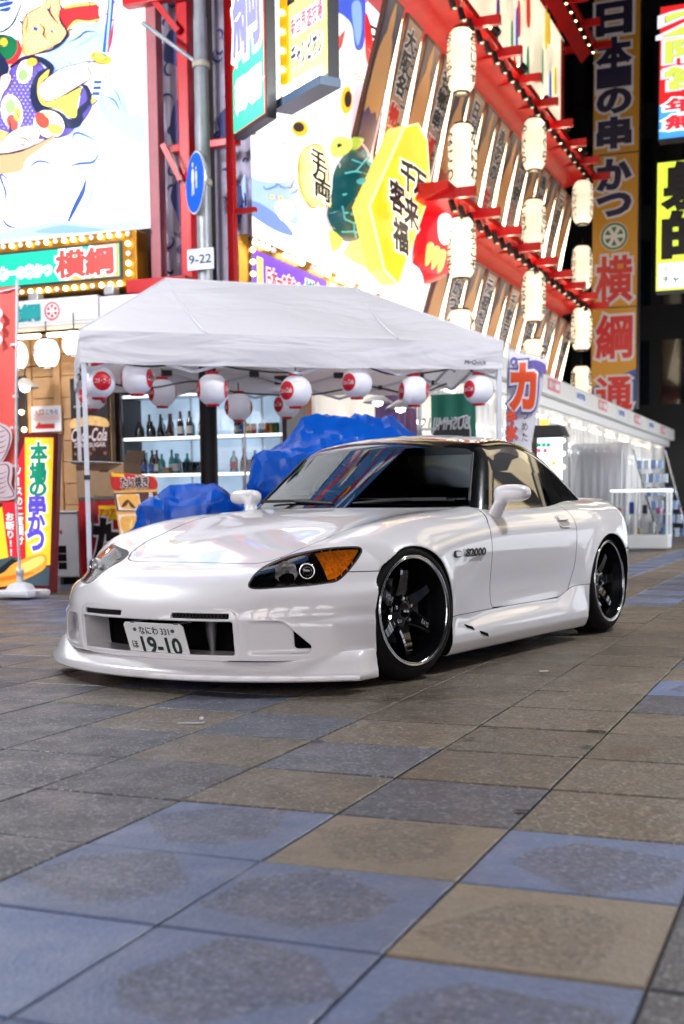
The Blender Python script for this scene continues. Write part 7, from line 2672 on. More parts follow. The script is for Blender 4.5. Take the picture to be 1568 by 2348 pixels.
# ================================================================ blue tarpaulins
M_TARP = mat('blue tarpaulin', srgb(4, 74, 168), rough=.26, noise=.14, scale=6, bump=.10)
def drape(boxes, half, nx, ny, steps=220, iters=6, seed=0, z0=None):
    """hang a square cloth over boxes (cx, cy, hx, hy, z0, z1): position-based cloth, returns (ny, nx, 3)"""
    rg = np.random.default_rng(seed)
    B = np.array(boxes, float)
    def sdf(p):
        d = None
        for cx, cy, hx, hy, za, zb in B:
            q = np.stack([np.abs(p[..., 0] - cx) - hx + .03, np.abs(p[..., 1] - cy) - hy + .03, np.abs(p[..., 2] - (za + zb) / 2) - (zb - za) / 2 + .03], -1)
            e = np.linalg.norm(np.maximum(q, 0), axis=-1) + np.minimum(q.max(-1), 0) - .03
            d = e if d is None else np.minimum(d, e)
        return d
    X, Y = np.meshgrid(np.linspace(-half[0], half[0], nx), np.linspace(-half[1], half[1], ny))
    cx, cy = B[0, 0], B[0, 1]
    top = B[:, 5].max() + .03
    p = np.stack([X + cx, Y + cy, np.full_like(X, top)], -1) + rg.normal(0, .004, (ny, nx, 3))
    prev = p.copy()
    lx, ly = 2 * half[0] / (nx - 1), 2 * half[1] / (ny - 1)
    ld = np.hypot(lx, ly)
    sets = []
    for o in (0, 1):
        sets.append((np.s_[:, o:nx - 1:2], np.s_[:, o + 1:nx:2], lx))
        sets.append((np.s_[o:ny - 1:2, :], np.s_[o + 1:ny:2, :], ly))
        sets.append((np.s_[o:ny - 1:2, :-1], np.s_[o + 1:ny:2, 1:], ld))
        sets.append((np.s_[o:ny - 1:2, 1:], np.s_[o + 1:ny:2, :-1], ld))
    for s in range(steps):
        v = (p - prev) * .965
        prev = p.copy()
        p = p + v
        p[..., 2] -= 9.8 * .018 ** 2
        w = np.where(sdf(p) < .016, .06, 1.)[..., None]
        for it in range(iters):
            for a, b, L in sets:
                A_, B_, wa, wb = p[a], p[b], w[a], w[b]
                k = min(A_.shape[0], B_.shape[0]), min(A_.shape[1], B_.shape[1])
                wa, wb = wa[:k[0], :k[1]], wb[:k[0], :k[1]]
                d = B_[:k[0], :k[1]] - A_[:k[0], :k[1]]
                l = np.linalg.norm(d, axis=-1, keepdims=True) + 1e-9
                c = d * ((l - L) / l * (1. if L != ld else .35) / (wa + wb))
                p[a][:k[0], :k[1]] += c * wa
                p[b][:k[0], :k[1]] -= c * wb
            d = sdf(p)
            m = d < .012
            if m.any():
                q = p[m]
                g = np.stack([sdf(q + np.eye(3)[i] * 1e-3) - sdf(q - np.eye(3)[i] * 1e-3) for i in range(3)], -1)
                g /= np.linalg.norm(g, axis=-1, keepdims=True) + 1e-9
                q = q + g * (.012 - d[m])[:, None]
                t_ = q - prev[m]
                nt = (t_ * g).sum(-1, keepdims=True) * g
                p[m] = prev[m] + nt + (t_ - nt) * .45
            low = p[..., 2] < .006
            p[..., 2][low] = .006
            p[..., :2][low] = p[..., :2][low] * .5 + prev[..., :2][low] * .5
    return p
def tarp(label, c_, rz, boxes, half, n, seed, waist=None, goods='crate'):
    P = drape(boxes, half, n[0], n[1], seed=seed)
    if waist:                     # drawn in by the rope
        zw, a_, b_ = waist
        w_ = np.exp(-((P[..., 2] - zw) / .05) ** 2)[..., None]
        r_ = (np.abs(P[..., 0] / a_) ** 3.2 + np.abs(P[..., 1] / b_) ** 3.2) ** (1 / 3.2)
        sc = np.where(r_ > 1, 1 / np.maximum(r_, 1e-6), 1)[..., None]
        P[..., :2] = P[..., :2] * (1 - w_) + P[..., :2] * sc * w_
    from mathutils import noise as mno
    rid = lambda a, b, c: 1 - 2 * abs(mno.noise(Vector((a, b, c))))
    du_, dv_ = np.gradient(P, axis=1), np.gradient(P, axis=0)
    Nn = np.cross(du_, dv_)
    Nn /= np.linalg.norm(Nn, axis=-1, keepdims=True) + 1e-9
    W_ = np.array([[(.045 * rid(q[0] * 5 + seed, q[1] * 5, q[2] * 1.6) + .026 * rid(q[0] * 13 + q[2] * 5, q[1] * 13 + seed, q[2] * 5)) for q in r] for r in P])
    P = P + Nn * W_[..., None]
    mb = MB()
    nx, ny = n
    mb.add(P.reshape(-1, 3), [(j * nx + i, j * nx + i + 1, (j + 1) * nx + i + 1, (j + 1) * nx + i) for j in range(ny - 1) for i in range(nx - 1)], None, True)
    o = mb.build('tarpaulin', M_TARP)
    o.data.set_sharp_from_angle(angle=math.radians(26))
    o.location = c_
    o.rotation_euler = (0, 0, rz)
    return tag(o, label, 'tarpaulin')
tarp('tall blue tarpaulin tied over stacked goods behind the car', Vector((.05, 9.9, 0)), .12, [(0, 0, .68, .42, 0, 1.14), (.05, 0, .36, .05, 1.1, 1.425)], (1.95, 1.7), (100, 86), 2, waist=(.83, .70, .45))
tarp('low blue tarpaulin heap between the menu board and the tall covered stack', Vector((-1.08, 10.0, 0)), .08, [(0, 0, .48, .34, 0, .78), (-.1, .1, .2, .16, .7, .90)], (1.25, 1.1), (72, 62), 5)
mb = MB()
mb.tube([(.735 * math.cos(t) * (abs(math.cos(t)) ** 3.2 + abs(math.sin(t)) ** 3.2) ** (-1 / 3.2), .45 * math.sin(t) * (abs(math.cos(t)) ** 3.2 + abs(math.sin(t)) ** 3.2) ** (-1 / 3.2), .83 + .008 * math.sin(3 * t)) for t in np.linspace(0, 2 * PI, 65)], .009, 6, mat('grey rope', (.25, .24, .22), rough=.8))
o = mb.build('rope')
o.location, o.rotation_euler = (.05, 9.9, 0), (0, 0, .12)
tag(o, 'grey rope tied round the tall blue tarpaulin', 'rope')
# ================================================================ curtained stall down the street
cs = ST('curtained_stall', 'long stall closed with clear plastic curtains under a white roof', 'stall', -4.5, 20)
CU = -4.5
mb = cs.mb()
mb.bbox((-6.06, 14.3, 2.50), (CU + .22, 35.5, 2.80), .03, mat('white stall roof', (.62, .60, .58), rough=.5, noise=.08, scale=2))
roof_ = mb.build('roof', None, cs.o)
mb = cs.mb()
mb.bbox((CU - .02, 14.4, 2.34), (CU + .10, 35.4, 2.49), .02, mat('white roll cover', (.66, .65, .64), rough=.45))
mb.build('curtain_box', None, cs.o)
mb = cs.mb()
mb.box((-6.05, 14.2, 0), (-6.0, 35.5, 2.49), glow('stall wall with tube light glow', (.86, .80, .72), .42, mottle=.5, scale=1.4))  # wall glows in place of tube light falling on it
mb.build('back_wall', None, cs.o)
def curtain_mat():
    m = bpy.data.materials.new('clear plastic curtain')
    m.use_nodes = True
    nt = m.node_tree
    nt.nodes.remove(nt.nodes['Principled BSDF'])
    t = nt.nodes.new('ShaderNodeBsdfTransparent')
    t.inputs[0].default_value = (.9, .92, .95, 1)
    d = nt.nodes.new('ShaderNodeBsdfDiffuse')
    d.inputs[0].default_value = (.75, .76, .80, 1)
    tl = nt.nodes.new('ShaderNodeBsdfTranslucent')
    tl.inputs[0].default_value = (.85, .86, .9, 1)
    g = nt.nodes.new('ShaderNodeBsdfGlossy')
    g.inputs['Roughness'].default_value = .12
    a1, a2, a3 = (nt.nodes.new('ShaderNodeMixShader') for _ in range(3))
    a1.inputs[0].default_value = .5
    nt.links.new(d.outputs[0], a1.inputs[1])
    nt.links.new(tl.outputs[0], a1.inputs[2])
    a2.inputs[0].default_value = .74
    nt.links.new(t.outputs[0], a2.inputs[1])
    nt.links.new(a1.outputs[0], a2.inputs[2])
    fr = nt.nodes.new('ShaderNodeFresnel')
    fr.inputs[0].default_value = 1.5
    nt.links.new(fr.outputs[0], a3.inputs[0])
    nt.links.new(a2.outputs[0], a3.inputs[1])
    nt.links.new(g.outputs[0], a3.inputs[2])
    nt.links.new(a3.outputs[0], nt.nodes['Material Output'].inputs[0])
    return m
M_CURT = curtain_mat()
for k in range(8):
    v0, v1 = 14.5 + 2.6 * k, 14.5 + 2.6 * k + 2.56
    mb = cs.mb()
    n = 60
    vs = []
    for i in range(n + 1):
        vv = v0 + (v1 - v0) * i / n
        du = .030 * math.sin(i * .9 + k) + .018 * math.sin(i * 2.3)
        vs += [(CU + du * 1.2, vv, .05), (CU + du, vv, 1.2), (CU + du * .4, vv, 2.36)]
    mb.add(vs, [(3 * i + j, 3 * i + 3 + j, 3 * i + 4 + j, 3 * i + 1 + j) for i in range(n) for j in (0, 1)], M_CURT, True)
    mb.build('curtain', None, cs.o)
    mb = cs.mb()
    mb.tube([(CU - .05, v0, 0), (CU - .05, v0, 2.4)], .02, 8, mat('white stall post', (.6, .6, .6), rough=.4))
    mb.build('post', None, cs.o)
for k in range(11):
    for (uu, zz, m_) in ((-4.85, 2.30, glow('stall warm tube', (1, .86, .62), 14)), (-5.3, 1.9, glow('stall white tube', (.86, .93, 1), 13))):
        mb = cs.mb()
        mb.tube([(uu, 15.0 + 1.85 * k, zz), (uu, 16.25 + 1.85 * k, zz)], .028, 8, m_)
        mb.build('light_tube', None, cs.o)
rr = random.Random(11)
wc = [(190, 40, 40), (40, 90, 170), (230, 200, 80), (60, 130, 80), (220, 220, 225), (90, 60, 50), (30, 30, 35)]
for k in range(30):    # goods and furniture along the back of the stall
    v_ = 14.8 + k * .66
    mb = cs.mb()
    hh = rr.uniform(.5, 1.7)
    mb.bbox((-5.98, v_, 0), (-5.98 + rr.uniform(.25, .7), v_ + rr.uniform(.3, .6), hh), .02, mat('stall goods %d' % (k % 7), srgb(*wc[k % 7]), rough=.6, noise=.3, scale=9))
    mb.build('goods', None, cs.o)
for k in range(9):     # small print patches along the roof edge
    v_ = 15.0 + 2.2 * k
    t_r = k % 2 == 0
    fr = cs.fr((CU + .222, v_ + .5, 2.66), EV, EZ, EU)
    mb = MB()
    mb.prism([(-.45, -.09), (.45, -.09), (.45, .09), (-.45, .09)], fr, .004, mat('roof patch rose', srgb(200, 100, 110), rough=.5) if t_r else mat('roof patch pale', srgb(210, 215, 225), rough=.5))
    pa = mb.build('print_patch', None, roof_)
    lettering('串かつ横綱' if t_r else '新世界通', (fr[0], fr[1], fr[2], fr[3]), .72, .11, I_WHITE if t_r else mat('blue print', srgb(60, 90, 160), rough=.5), pa, bold=.02, lift=.006)

# warm shop interior seen under the tent at the corner
wi = ST('shop_interior', 'warm timber-lined shop opening behind the tall blue tarpaulin', 'storefront', -6.03, 14)
mb = wi.mb()
mb.box((-6.10, 12.95, .0), (-6.04, 14.2, 2.45), mat('interior timber', srgb(165, 95, 45), rough=.5, noise=.2, scale=6))
mb.build('wall', None, wi.o)
mb = wi.mb()
mb.bbox((-6.03, 13.2, 1.55), (-6.0, 13.42, 2.2), .004, I_BLACK)
sgn = mb.build('dark_notice', None, wi.o)
mb = wi.mb()
for vv in (13.26, 13.36):
    mb.lathe([(.001, 0), (.04, 0)], 16, I_RED, axis='z', c=(0, 0, 0)) if False else mb.add([(-5.998, vv + .04 * math.cos(a), 2.07 + .07 * math.sin(a)) for a in np.linspace(0, 2 * PI, 17)[:-1]], [tuple(range(16))], I_RED)
mb.build('notice_dots', None, sgn)
mb = wi.mb()
n = 30
vs = []
for i in range(n + 1):
    vv = 14.15 + 1.5 * i / n
    vs += [(-5.2 + .05 * math.sin(i * 1.3), vv, 1.45 - .10 * math.sin(i * .4)), (-5.2 + .02 * math.sin(i * 1.3), vv, 2.35)]
mb.add(vs, [(2 * i, 2 * i + 2, 2 * i + 3, 2 * i + 1) for i in range(n)], mat('purple noren cloth', srgb(95, 60, 110), rough=.7, noise=.15, scale=4), True)
o = solo(mb, 'noren_curtain', 'purple cloth noren gathered over the shop opening', 'curtain')
for (px_, py_, lab) in ((866, 922, 'left of the two white pendant shades under the tent'), (918, 936, 'right of the two white pendant shades under the tent')):
    u_, z_ = atV(px_, py_, 13.4)
    pl = ST('pendant_lamp', lab, 'lamp', u_, 13.4, z_)
    MB().lathe([(.03, .09), (.07, .07), (.17, 0), (.168, -.006), (.06, .06)], 24, mat('white enamel shade', (.8, .8, .78))).build('shade', None, pl.o)
    MB().lathe([(.001, -.05), (.05, -.03), (.06, .012)], 16, G_TUBEW).build('bulb', None, pl.o)
    MB().tube([(0, 0, .09), (0, 0, .55)], .006, 6, M_CABLE).build('cord', None, pl.o)

# flags on the right
NV_ = 12.0
a0, z0 = atV(1165, 788, NV_)
nf = ST('banner_flag', 'white banner flag with a bold orange kana outlined in purple', 'flag', a0, NV_)
mb = nf.mb()
mb.tube([(a0 - .01, NV_, .05), (a0, NV_, z0 + .02)], .012, 8, mat('white flag pole', (.66, .67, .7)))
mb.build('pole', None, nf.o)
mb = nf.mb()
e0 = atV(1256, 822, NV_)
mb.tube([(a0, NV_, z0 - .05), (e0[0], NV_, e0[1] - .0)], .006, 6, mat('white flag pole', (.66, .67, .7)))
mb.build('cross_bar', None, nf.o)
mb = nf.mb()
vs = []
n = 20
for j in range(n + 1):
    t_ = j / n
    for i in range(9):
        s_ = i / 8
        x_ = 1167 + s_ * ((1256 - 1167) * (1 - t_ * .62))
        y_ = 802 + 24 * s_ + t_ * (1075 - 802)
        a, b = atV(x_, y_, NV_)
        vs.append((a, NV_ + .03 * math.sin(s_ * 4 + t_ * 5) * t_, b))
mb.add(vs, [(j * 9 + i, j * 9 + i + 1, (j + 1) * 9 + i + 1, (j + 1) * 9 + i) for j in range(n) for i in range(8)], mat('white flag cloth', (.72, .70, .74), rough=.7, emis=.06, emis_color=(1, 1, 1)), True)
mb.build('cloth', None, nf.o)
ORG, PUR = mat('flag orange', srgb(240, 85, 35), rough=.6), mat('flag purple', srgb(105, 90, 165), rough=.6)
NW = mat('flag white', (.8, .79, .82), rough=.6)
a, b = atV(1203, 887, NV_)
k_ = atV(1204, 887, NV_)[0] - a
lettering('カ', frV(nf, a, NV_ - .045, b), k_ * 52, k_ * 92, PUR, nf.o, bold=.15, lift=.002)
lettering('カ', frV(nf, a, NV_ - .055, b), k_ * 52, k_ * 92, ORG, nf.o, bold=.06, edge=NW, edge_w=.05, lift=.002)
a, b = atV(1176, 975, NV_)
lettering('キ氷', frV(nf, a, NV_ - .055, b), k_ * 26, k_ * 70, ORG, nf.o, bold=.06, edge=PUR, edge_w=.05, lift=.002, vertical=True)
a, b = atV(1206, 978, NV_)
lettering('つめた', frV(nf, a, NV_ - .05, b), k_ * 16, k_ * 70, I_NAVY, nf.o, bold=.01, lift=.002, vertical=True)
art(nf, 'v', NV_ - .03, [(PUR, 'line', [(1176, 838), (1184, 830), (1180, 822), (1172, 828), (1178, 842)], 4), (PUR, 'blob', [(1214, 828), (1230, 826), (1250, 836), (1250, 858), (1234, 846), (1220, 842)]), (PUR, 'line', [(1176, 862), (1186, 852), (1180, 846)], 3)], lambda x, y: (x, y), name='cloth_print')
GBV = 12.75
a0, z0 = atV(988, 905, GBV)
a1, z1 = atV(1090, 1010, GBV)
gb = ST('green_banner', 'dark green whiskey banner seen from behind, hung at the back of the tent', 'banner', (a0 + a1) / 2, GBV, z1)
mb = gb.mb()
n = 16
vs = []
for i in range(n + 1):
    uu = a0 + (a1 - a0) * i / n
    vs += [(uu, GBV + .015 * math.sin(i * .9), z1 - .3), (uu, GBV + .01 * math.sin(i * .9), z0)]
mb.add(vs, [(2 * i, 2 * i + 2, 2 * i + 3, 2 * i + 1) for i in range(n)], mat('green banner cloth', srgb(25, 105, 85), rough=.6, noise=.1, scale=4), True)
mb.build('cloth', None, gb.o)
a, b = atV(1045, 975, GBV)
k_ = atV(1046, 975, GBV)[0] - a
art(gb, 'v', GBV - .02, [(I_WHITE, 'blob', [(992, 990), (1010, 968), (1040, 962), (1066, 952), (1074, 958), (1074, 1012), (992, 1025)]), (mat('banner black', (.02, .025, .025), rough=.5), 'blob', [(994, 992), (1012, 971), (1040, 965), (1066, 955), (1072, 960), (1072, 1012), (994, 1025)])], lambda x, y: (x, y), name='cloth_print')
lettering('BUSHMILLS', frV(gb, a - k_ * 22, GBV - .032, b + .02), k_ * 110, k_ * 26, mat('grey banner letters', (.5, .52, .52), rough=.6), gb.o, bold=.03, lift=.004, mirror=True, slant=-.15)

# lamp-topped lit price pillar
LVv = 17.6
b0, b1 = atU(1217, 1008, -4.15), atU(1291, 1008, -4.15)
px0 = hit(1217, 1050, VD, LVv)
uA, zA = atV(1218, 1000, LVv)
uB, _ = atV(1290, 1000, LVv)
lp = ST('lit_price_pillar', 'white lit price pillar with black cap and amber beacon', 'sign', (uA + uB) / 2, LVv)
mb = lp.mb()
mb.bbox((uA, LVv, .1), (uB, LVv + .4, zA), .01, mat('black pillar case', (.015, .015, .016), rough=.4))
mb.build('case', None, lp.o)
mb = lp.mb()
mb.bbox((uA + .09, LVv - .012, .2), (uB - .005, LVv - .001, zA - .03), .004, glow('lit price face', (.86, .96, 1), 1.9))
mb.build('face', None, lp.o)
mb = lp.mb()
mb.prism([(uA - .02, zA), (uB + .02, zA), (uB - .06, zA + .15), (uA + .06, zA + .15)], ((0, LVv + .42, 0), EU, EZ, -EV), .44, mat('black pillar case', (.015, .015, .016)))
mb.build('cap', None, lp.o)
for (x_, y_, c_) in ((1236, 1020, (20, 150, 110)), (1247, 1020, (20, 150, 110)), (1258, 1020, (20, 150, 110)), (1236, 1033, (235, 90, 110)), (1250, 1033, (235, 90, 110)), (1270, 1062, (245, 190, 60)), (1246, 1075, (235, 90, 110))):
    a, b = atV(x_, y_, LVv)
    mb = lp.mb()
    mb.bbox((a - .03, LVv - .02, b - .03), (a + .03, LVv - .013, b + .03), .004, gl(*c_, .8))
    mb.build('price_tag', None, lp.o)
for s_ in (0, 1):
    for k in range(3):
        a, b = atV(1216 if s_ == 0 else 1292, 1010 + 30 * k, LVv)
        bulb_at(lp, a, LVv - .02, b, True, .03)
a, b = atV(1241, 984, LVv)
mb = lp.mb()
mb.lathe([(.001, .17), (.055, .165), (.065, .14), (.066, 0)], 20, mat('amber beacon', (.9, .35, .02), rough=.15, coat=1, emis=1.6, emis_color=(1, .5, .05)), c=(a, LVv + .2, b - .02))
mb.lathe([(.075, 0), (.075, -.03), (.001, -.03)], 20, M_CHROME, c=(a, LVv + .2, b - .02))
mb.build('beacon', None, lp.o)

# glass display case and plastic-covered racks in front of the curtains
dV = 19.8
dp = hit(1418, 1262, ZD, 0)
du0, dv0 = hit(1398, 1262, ZD, 0).dot(UD), dp.dot(VD)
dc = ST('display_case', 'white-framed glass display case standing by the plastic curtains', 'display case', du0 + .4, dv0)
W_ = 0.95
mb = dc.mb()
M_WF = mat('white case frame', (.72, .73, .74), rough=.35)
mb.bbox((du0, dv0, .04), (du0 + W_, dv0 + .5, .26), .01, M_WF)
mb.build('base', None, dc.o)
for (a, b) in ((0, 0), (W_ * .42, 0), (W_ - .04, 0), (0, .46), (W_ - .04, .46)):
    mb = dc.mb()
    mb.bbox((du0 + a, dv0 + b, .26), (du0 + a + .04, dv0 + b + .04, .98), .004, M_WF)
    mb.build('upright', None, dc.o)
mb = dc.mb()
mb.bbox((du0 - .01, dv0 - .01, .98), (du0 + W_ + .01, dv0 + .51, 1.02), .006, glow('case top light', (.93, .97, 1), 1.1))
mb.build('top', None, dc.o)
mb = dc.mb()
mb.box((du0 + .01, dv0 + .02, .60), (du0 + W_ - .01, dv0 + .45, .61), mat('frosted shelf', (.75, .8, .82)))
mb.build('shelf', None, dc.o)
mb = dc.mb()
mb.box((du0 + .02, dv0 + .005, .27), (du0 + W_ - .02, dv0 + .009, .97), glass_mat('fridge glass', (1, 1, 1), .92))
mb.build('pane', None, dc.o)
for k in range(8):
    a, b = du0 + .07 + .11 * k, (.27 if k % 2 else .612)
    c_ = [(200, 60, 60), (60, 150, 90), (60, 90, 180), (230, 190, 90), (40, 40, 45), (220, 220, 220), (180, 90, 140), (90, 160, 190)][k]
    s_ = SB((a, dv0 + .2, b))
    s_.bbox((a, dv0 + .12, b), (a + .08, dv0 + .3, b + .10 + .05 * (k % 3)), .015, mat('toy %d' % k, srgb(*c_), rough=.4))
    solo(s_, 'toy_prize', '%s prize box on the %s level of the display case' % (('red', 'green', 'blue', 'yellow', 'black', 'white', 'pink', 'pale blue')[k], 'lower' if k % 2 else 'upper'), 'prize', 'prizes in the display case')
# coat rack under a clear sheet
rp = hit(1375, 1262, ZD, 0)
ru, rv = rp.dot(UD) - .2, rp.dot(VD) + 1.2
rk = ST('covered_rack', 'clothes rack of pale garments under shiny clear plastic', 'rack', ru, rv)
mb = rk.mb()
for a in (-.35, .35):
    mb.tube([(ru + a, rv, .02), (ru + a, rv, 1.75)], .018, 8, M_CHROME)
mb.tube([(ru - .4, rv, 1.75), (ru + .4, rv, 1.75)], .018, 8, M_CHROME)
mb.build('rack_frame', None, rk.o)
for k in range(5):
    mb = rk.mb()
    a = ru - .28 + .14 * k
    n = 10
    pts = spline_closed([(a - .05, 1.70), (a + .05, 1.70), (a + .13, 1.55), (a + .12, .75), (a - .12, .75), (a - .13, 1.55)], 3)
    mb.prism(pts, ((0, rv - .12 + .05 * k, 0), EU, EZ, -EV), .03, mat('pale garment', (.66, .68, .74), rough=.5, noise=.15, scale=5))
    mb.build('garment', None, rk.o)
mb = rk.mb()
n = 40
vs = []
for i in range(n + 1):
    a = ru - .5 + 1.0 * i / n
    d = .04 * math.sin(i * 1.1) + .02 * math.sin(i * 2.7)
    vs += [(a, rv - .30 + d, .35), (a, rv - .27 + d * .7, 1.2), (a, rv - .2 + d * .3, 1.80), (a, rv + .05, 1.86)]
mb.add(vs, [(4 * i + j, 4 * i + 4 + j, 4 * i + 5 + j, 4 * i + 1 + j) for i in range(n) for j in range(3)], M_CURT, True)
mb.build('plastic_cover', None, rk.o)
# leaning mesh panel of trinkets
lpv = hit(1520, 1255, ZD, 0)
lu, lv = lpv.dot(UD), lpv.dot(VD)
tr_ = ST('trinket_panel', 'leaning mesh panel of blue foil trinkets at the street edge', 'rack', lu, lv)
mb = tr_.mb()
mb.bar((lu - .55, lv, 1.75), (lu - .05, lv, .05), .03, .03, M_CHROME)
mb.bar((lu + .0, lv + .1, 1.72), (lu + .45, lv + .1, .05), .03, .03, M_CHROME)
mb.build('panel_frame', None, tr_.o)
for k in range(24):
    r_, c_ = divmod(k, 4)
    z_ = 1.55 - .24 * r_
    a = lu - .47 + .085 * r_ * 1.0 + .12 * c_
    mb = tr_.mb()
    mb.bbox((a, lv - .02, z_ - .16), (a + .09, lv + .0, z_), .006, mat('foil packet %d' % (k % 3), [(.35, .5, .75), (.6, .7, .8), (.2, .3, .55)][k % 3], rough=.2, metal=.7))
    mb.build('packet', None, tr_.o)

# ================================================================ tall yellow sign
YV = 28.3
ys = ST('tall_yellow_sign', 'very tall yellow hanging sign with navy and red characters and a wheel crest', 'sign', atV(1410, 500, YV)[0], YV, 3.0)
def yq(x, y):
    return atV(x, y, YV)
u0, zb = yq(1353, 940)
u1, _ = yq(1459, 940)
ztop = yq(1410, -60)[1]
mb = ys.mb()
mb.bbox((u0, YV, zb), (u1, YV + .35, ztop), .01, mat('dark sign cabinet', (.03, .03, .035), rough=.5))
mb.build('cabinet', None, ys.o)
YEL = glow('yellow face with added glow', srgb(215, 155, 40), .04, mottle=.15, scale=1)  # unlit sign, surrounding light put into its faces as faint glow
zs = [ztop, yq(1410, 353)[1], yq(1410, 705)[1], yq(1410, 860)[1]]
for k in range(3):
    mb = ys.mb()
    mb.box((u0 + .02, YV - .012, zs[k + 1] + .015), (u1 - .02, YV - .001, zs[k] - .015), YEL)
    mb.build('face', None, ys.o)
mb = ys.mb()
mb.add([(u0 + .02, YV - .0125, zb + .02), (u1 - .02, YV - .0125, zb + .02), (u1 - .02, YV - .0125, zs[3] + .12), (u0 + .02, YV - .0125, zs[3] - .25)], [(0, 1, 2, 3)], glow('blue face with added glow', srgb(30, 75, 150), .22))
mb.add([(u0 + .02, YV - .0115, zs[3] - .26), (u1 - .02, YV - .0115, zs[3] + .0), (u1 - .02, YV - .0115, zs[3] + .014), (u0 + .02, YV - .0115, zs[3] + .014)], [(0, 1, 2, 3)], YEL)
mb.build('face', None, ys.o)
DW = glow('white edge with added glow', (.7, .66, .7), .10)
DN = mat('dim navy letters', srgb(30, 30, 75), rough=.5)
DR = glow('red letters with added glow', srgb(205, 40, 45), .10)
wU = (u1 - u0)
for s_, y_, hpx, m_ in (('日', 43, 68, DN), ('本', 122, 66, DN), ('一', 178, 20, DN), ('の', 232, 52, DN), ('串', 305, 66, DN), ('か', 400, 64, DN), ('つ', 470, 46, DN), ('横', 640, 100, DR), ('綱', 772, 96, DR), ('通', 902, 72, DR)):
    a, b = yq(1408, y_)
    hh = (yq(1408, y_ - hpx / 2)[1] - yq(1408, y_ + hpx / 2)[1])
    lettering(s_, frV(ys, a, YV - .014, b), wU * (.66 if m_ is DN else .74), hh, m_, ys.o, bold=.055 if m_ is DN else .03, edge=DW, edge_w=.06, lift=.01, thick=.008)
a, b = yq(1408, 542)
crest(ys, frV(ys, a, YV - .014, b), wU * .30, mat('crest green', srgb(40, 120, 80), rough=.5), mat('crest green', (0, 0, 0)), ys.o)

# two lit signs at the right edge
RV = 22.0
def rsign(name, label, x0, y0, y1, top_cols):
    a, zt = atV(x0, y0, RV)
    _, zb_ = atV(x0, y1, RV)
    w_ = 1.05
    t = ST(name, label, 'sign', a + w_ / 2, RV, zb_)
    mb = t.mb()
    mb.bbox((a, RV, zb_), (a + w_, RV + .3, zt), .01, mat('dark sign cabinet', (.03, .03, .035)))
    mb.build('cabinet', None, t.o)
    mb = t.mb()
    mb.bar((a + w_ * .6, RV + .15, zt), (a + w_ * .6 + 1.4, RV + .15, zt + .02), .06, .06, M_BLACKM)
    mb.build('hanger', None, t.o)
    return t, a, w_, zb_, zt
t, a, w_, zb_, zt = rsign('edge_sign', 'red and blue lit sign with yellow-green characters at the right edge', 1512, 15, 322, None)
mb = t.mb()
zm_ = zb_ + (zt - zb_) * .26
mb.box((a + .02, RV - .012, zm_), (a + w_ - .02, RV - .001, zt - .02), gl(225, 35, 40, 1.0))
mb.box((a + .02, RV - .012, zb_ + .02), (a + w_ - .02, RV - .001, zm_ - .001), gl(70, 160, 240, 1.1))
mb.build('face', None, t.o)
YGR = gl(215, 240, 90, 1.0)
H_ = zt - zb_
for k, s_ in enumerate('2階営'):
    lettering(s_, frV(t, a + w_ * .52, RV - .014, zt - H_ * (.15 + .20 * k)), w_ * .78, H_ * .16, YGR, t.o, bold=.03, edge=I_BLACK, edge_w=.035, lift=.012, thick=.01)
    lettering(s_, frV(t, a + w_ * .52, RV - .014, zt - H_ * (.15 + .20 * k)), w_ * .78, H_ * .16, gl(235, 240, 255, 1.0), t.o, bold=.10, lift=.002, thick=.008)
for k, s_ in enumerate('年無'):
    lettering(s_, frV(t, a + w_ * .36, RV - .014, zt - H_ * (.755 + .125 * k)), w_ * .46, H_ * .10, gl(225, 50, 65, .95), t.o, bold=.05, edge=gl(250, 245, 250, 1.5), edge_w=.09, lift=.02, thick=.008)
    lettering('中休'[k], frV(t, a + w_ * .82, RV - .014, zt - H_ * (.755 + .125 * k)), w_ * .36, H_ * .10, gl(225, 50, 65, .95), t.o, bold=.05, edge=gl(250, 245, 250, 1.5), edge_w=.09, lift=.02, thick=.008)
t, a, w_, zb_, zt = rsign('edge_sign', 'yellow-green lit shooting gallery sign with two black characters at the right edge', 1505, 372, 670, None)
H_ = zt - zb_
mb = t.mb()
mb.box((a + .02, RV - .012, zb_ + .02), (a + w_ - .02, RV - .001, zt - .02), gl(222, 245, 75, 1.0))
mb.build('face', None, t.o)
mb = t.mb()
mb.box((a + .05, RV - .0145, zb_ + .05), (a + w_ - .05, RV - .0125, zb_ + H_ * .22), gl(240, 250, 230, 1.6))
mb.build('face_band', None, t.o)
for k, s_ in enumerate('射的'):
    lettering(s_, frV(t, a + w_ * .55, RV - .014, zt - H_ * (.20 + .37 * k)), w_ * .80, H_ * .33, I_BLACK, t.o, bold=.06, lift=.008, thick=.006)
lettering('チャンピオン', frV(t, a + w_ * .56, RV - .016, zb_ + H_ * .09), w_ * .90, H_ * .06, gl(40, 60, 130, .5), t.o, bold=.03, lift=.006)
lettering('新世界遊技', frV(t, a + w_ * .56, RV - .016, zb_ + H_ * .17), w_ * .86, H_ * .05, gl(240, 170, 190, 1.2), t.o, bold=.03, lift=.006)

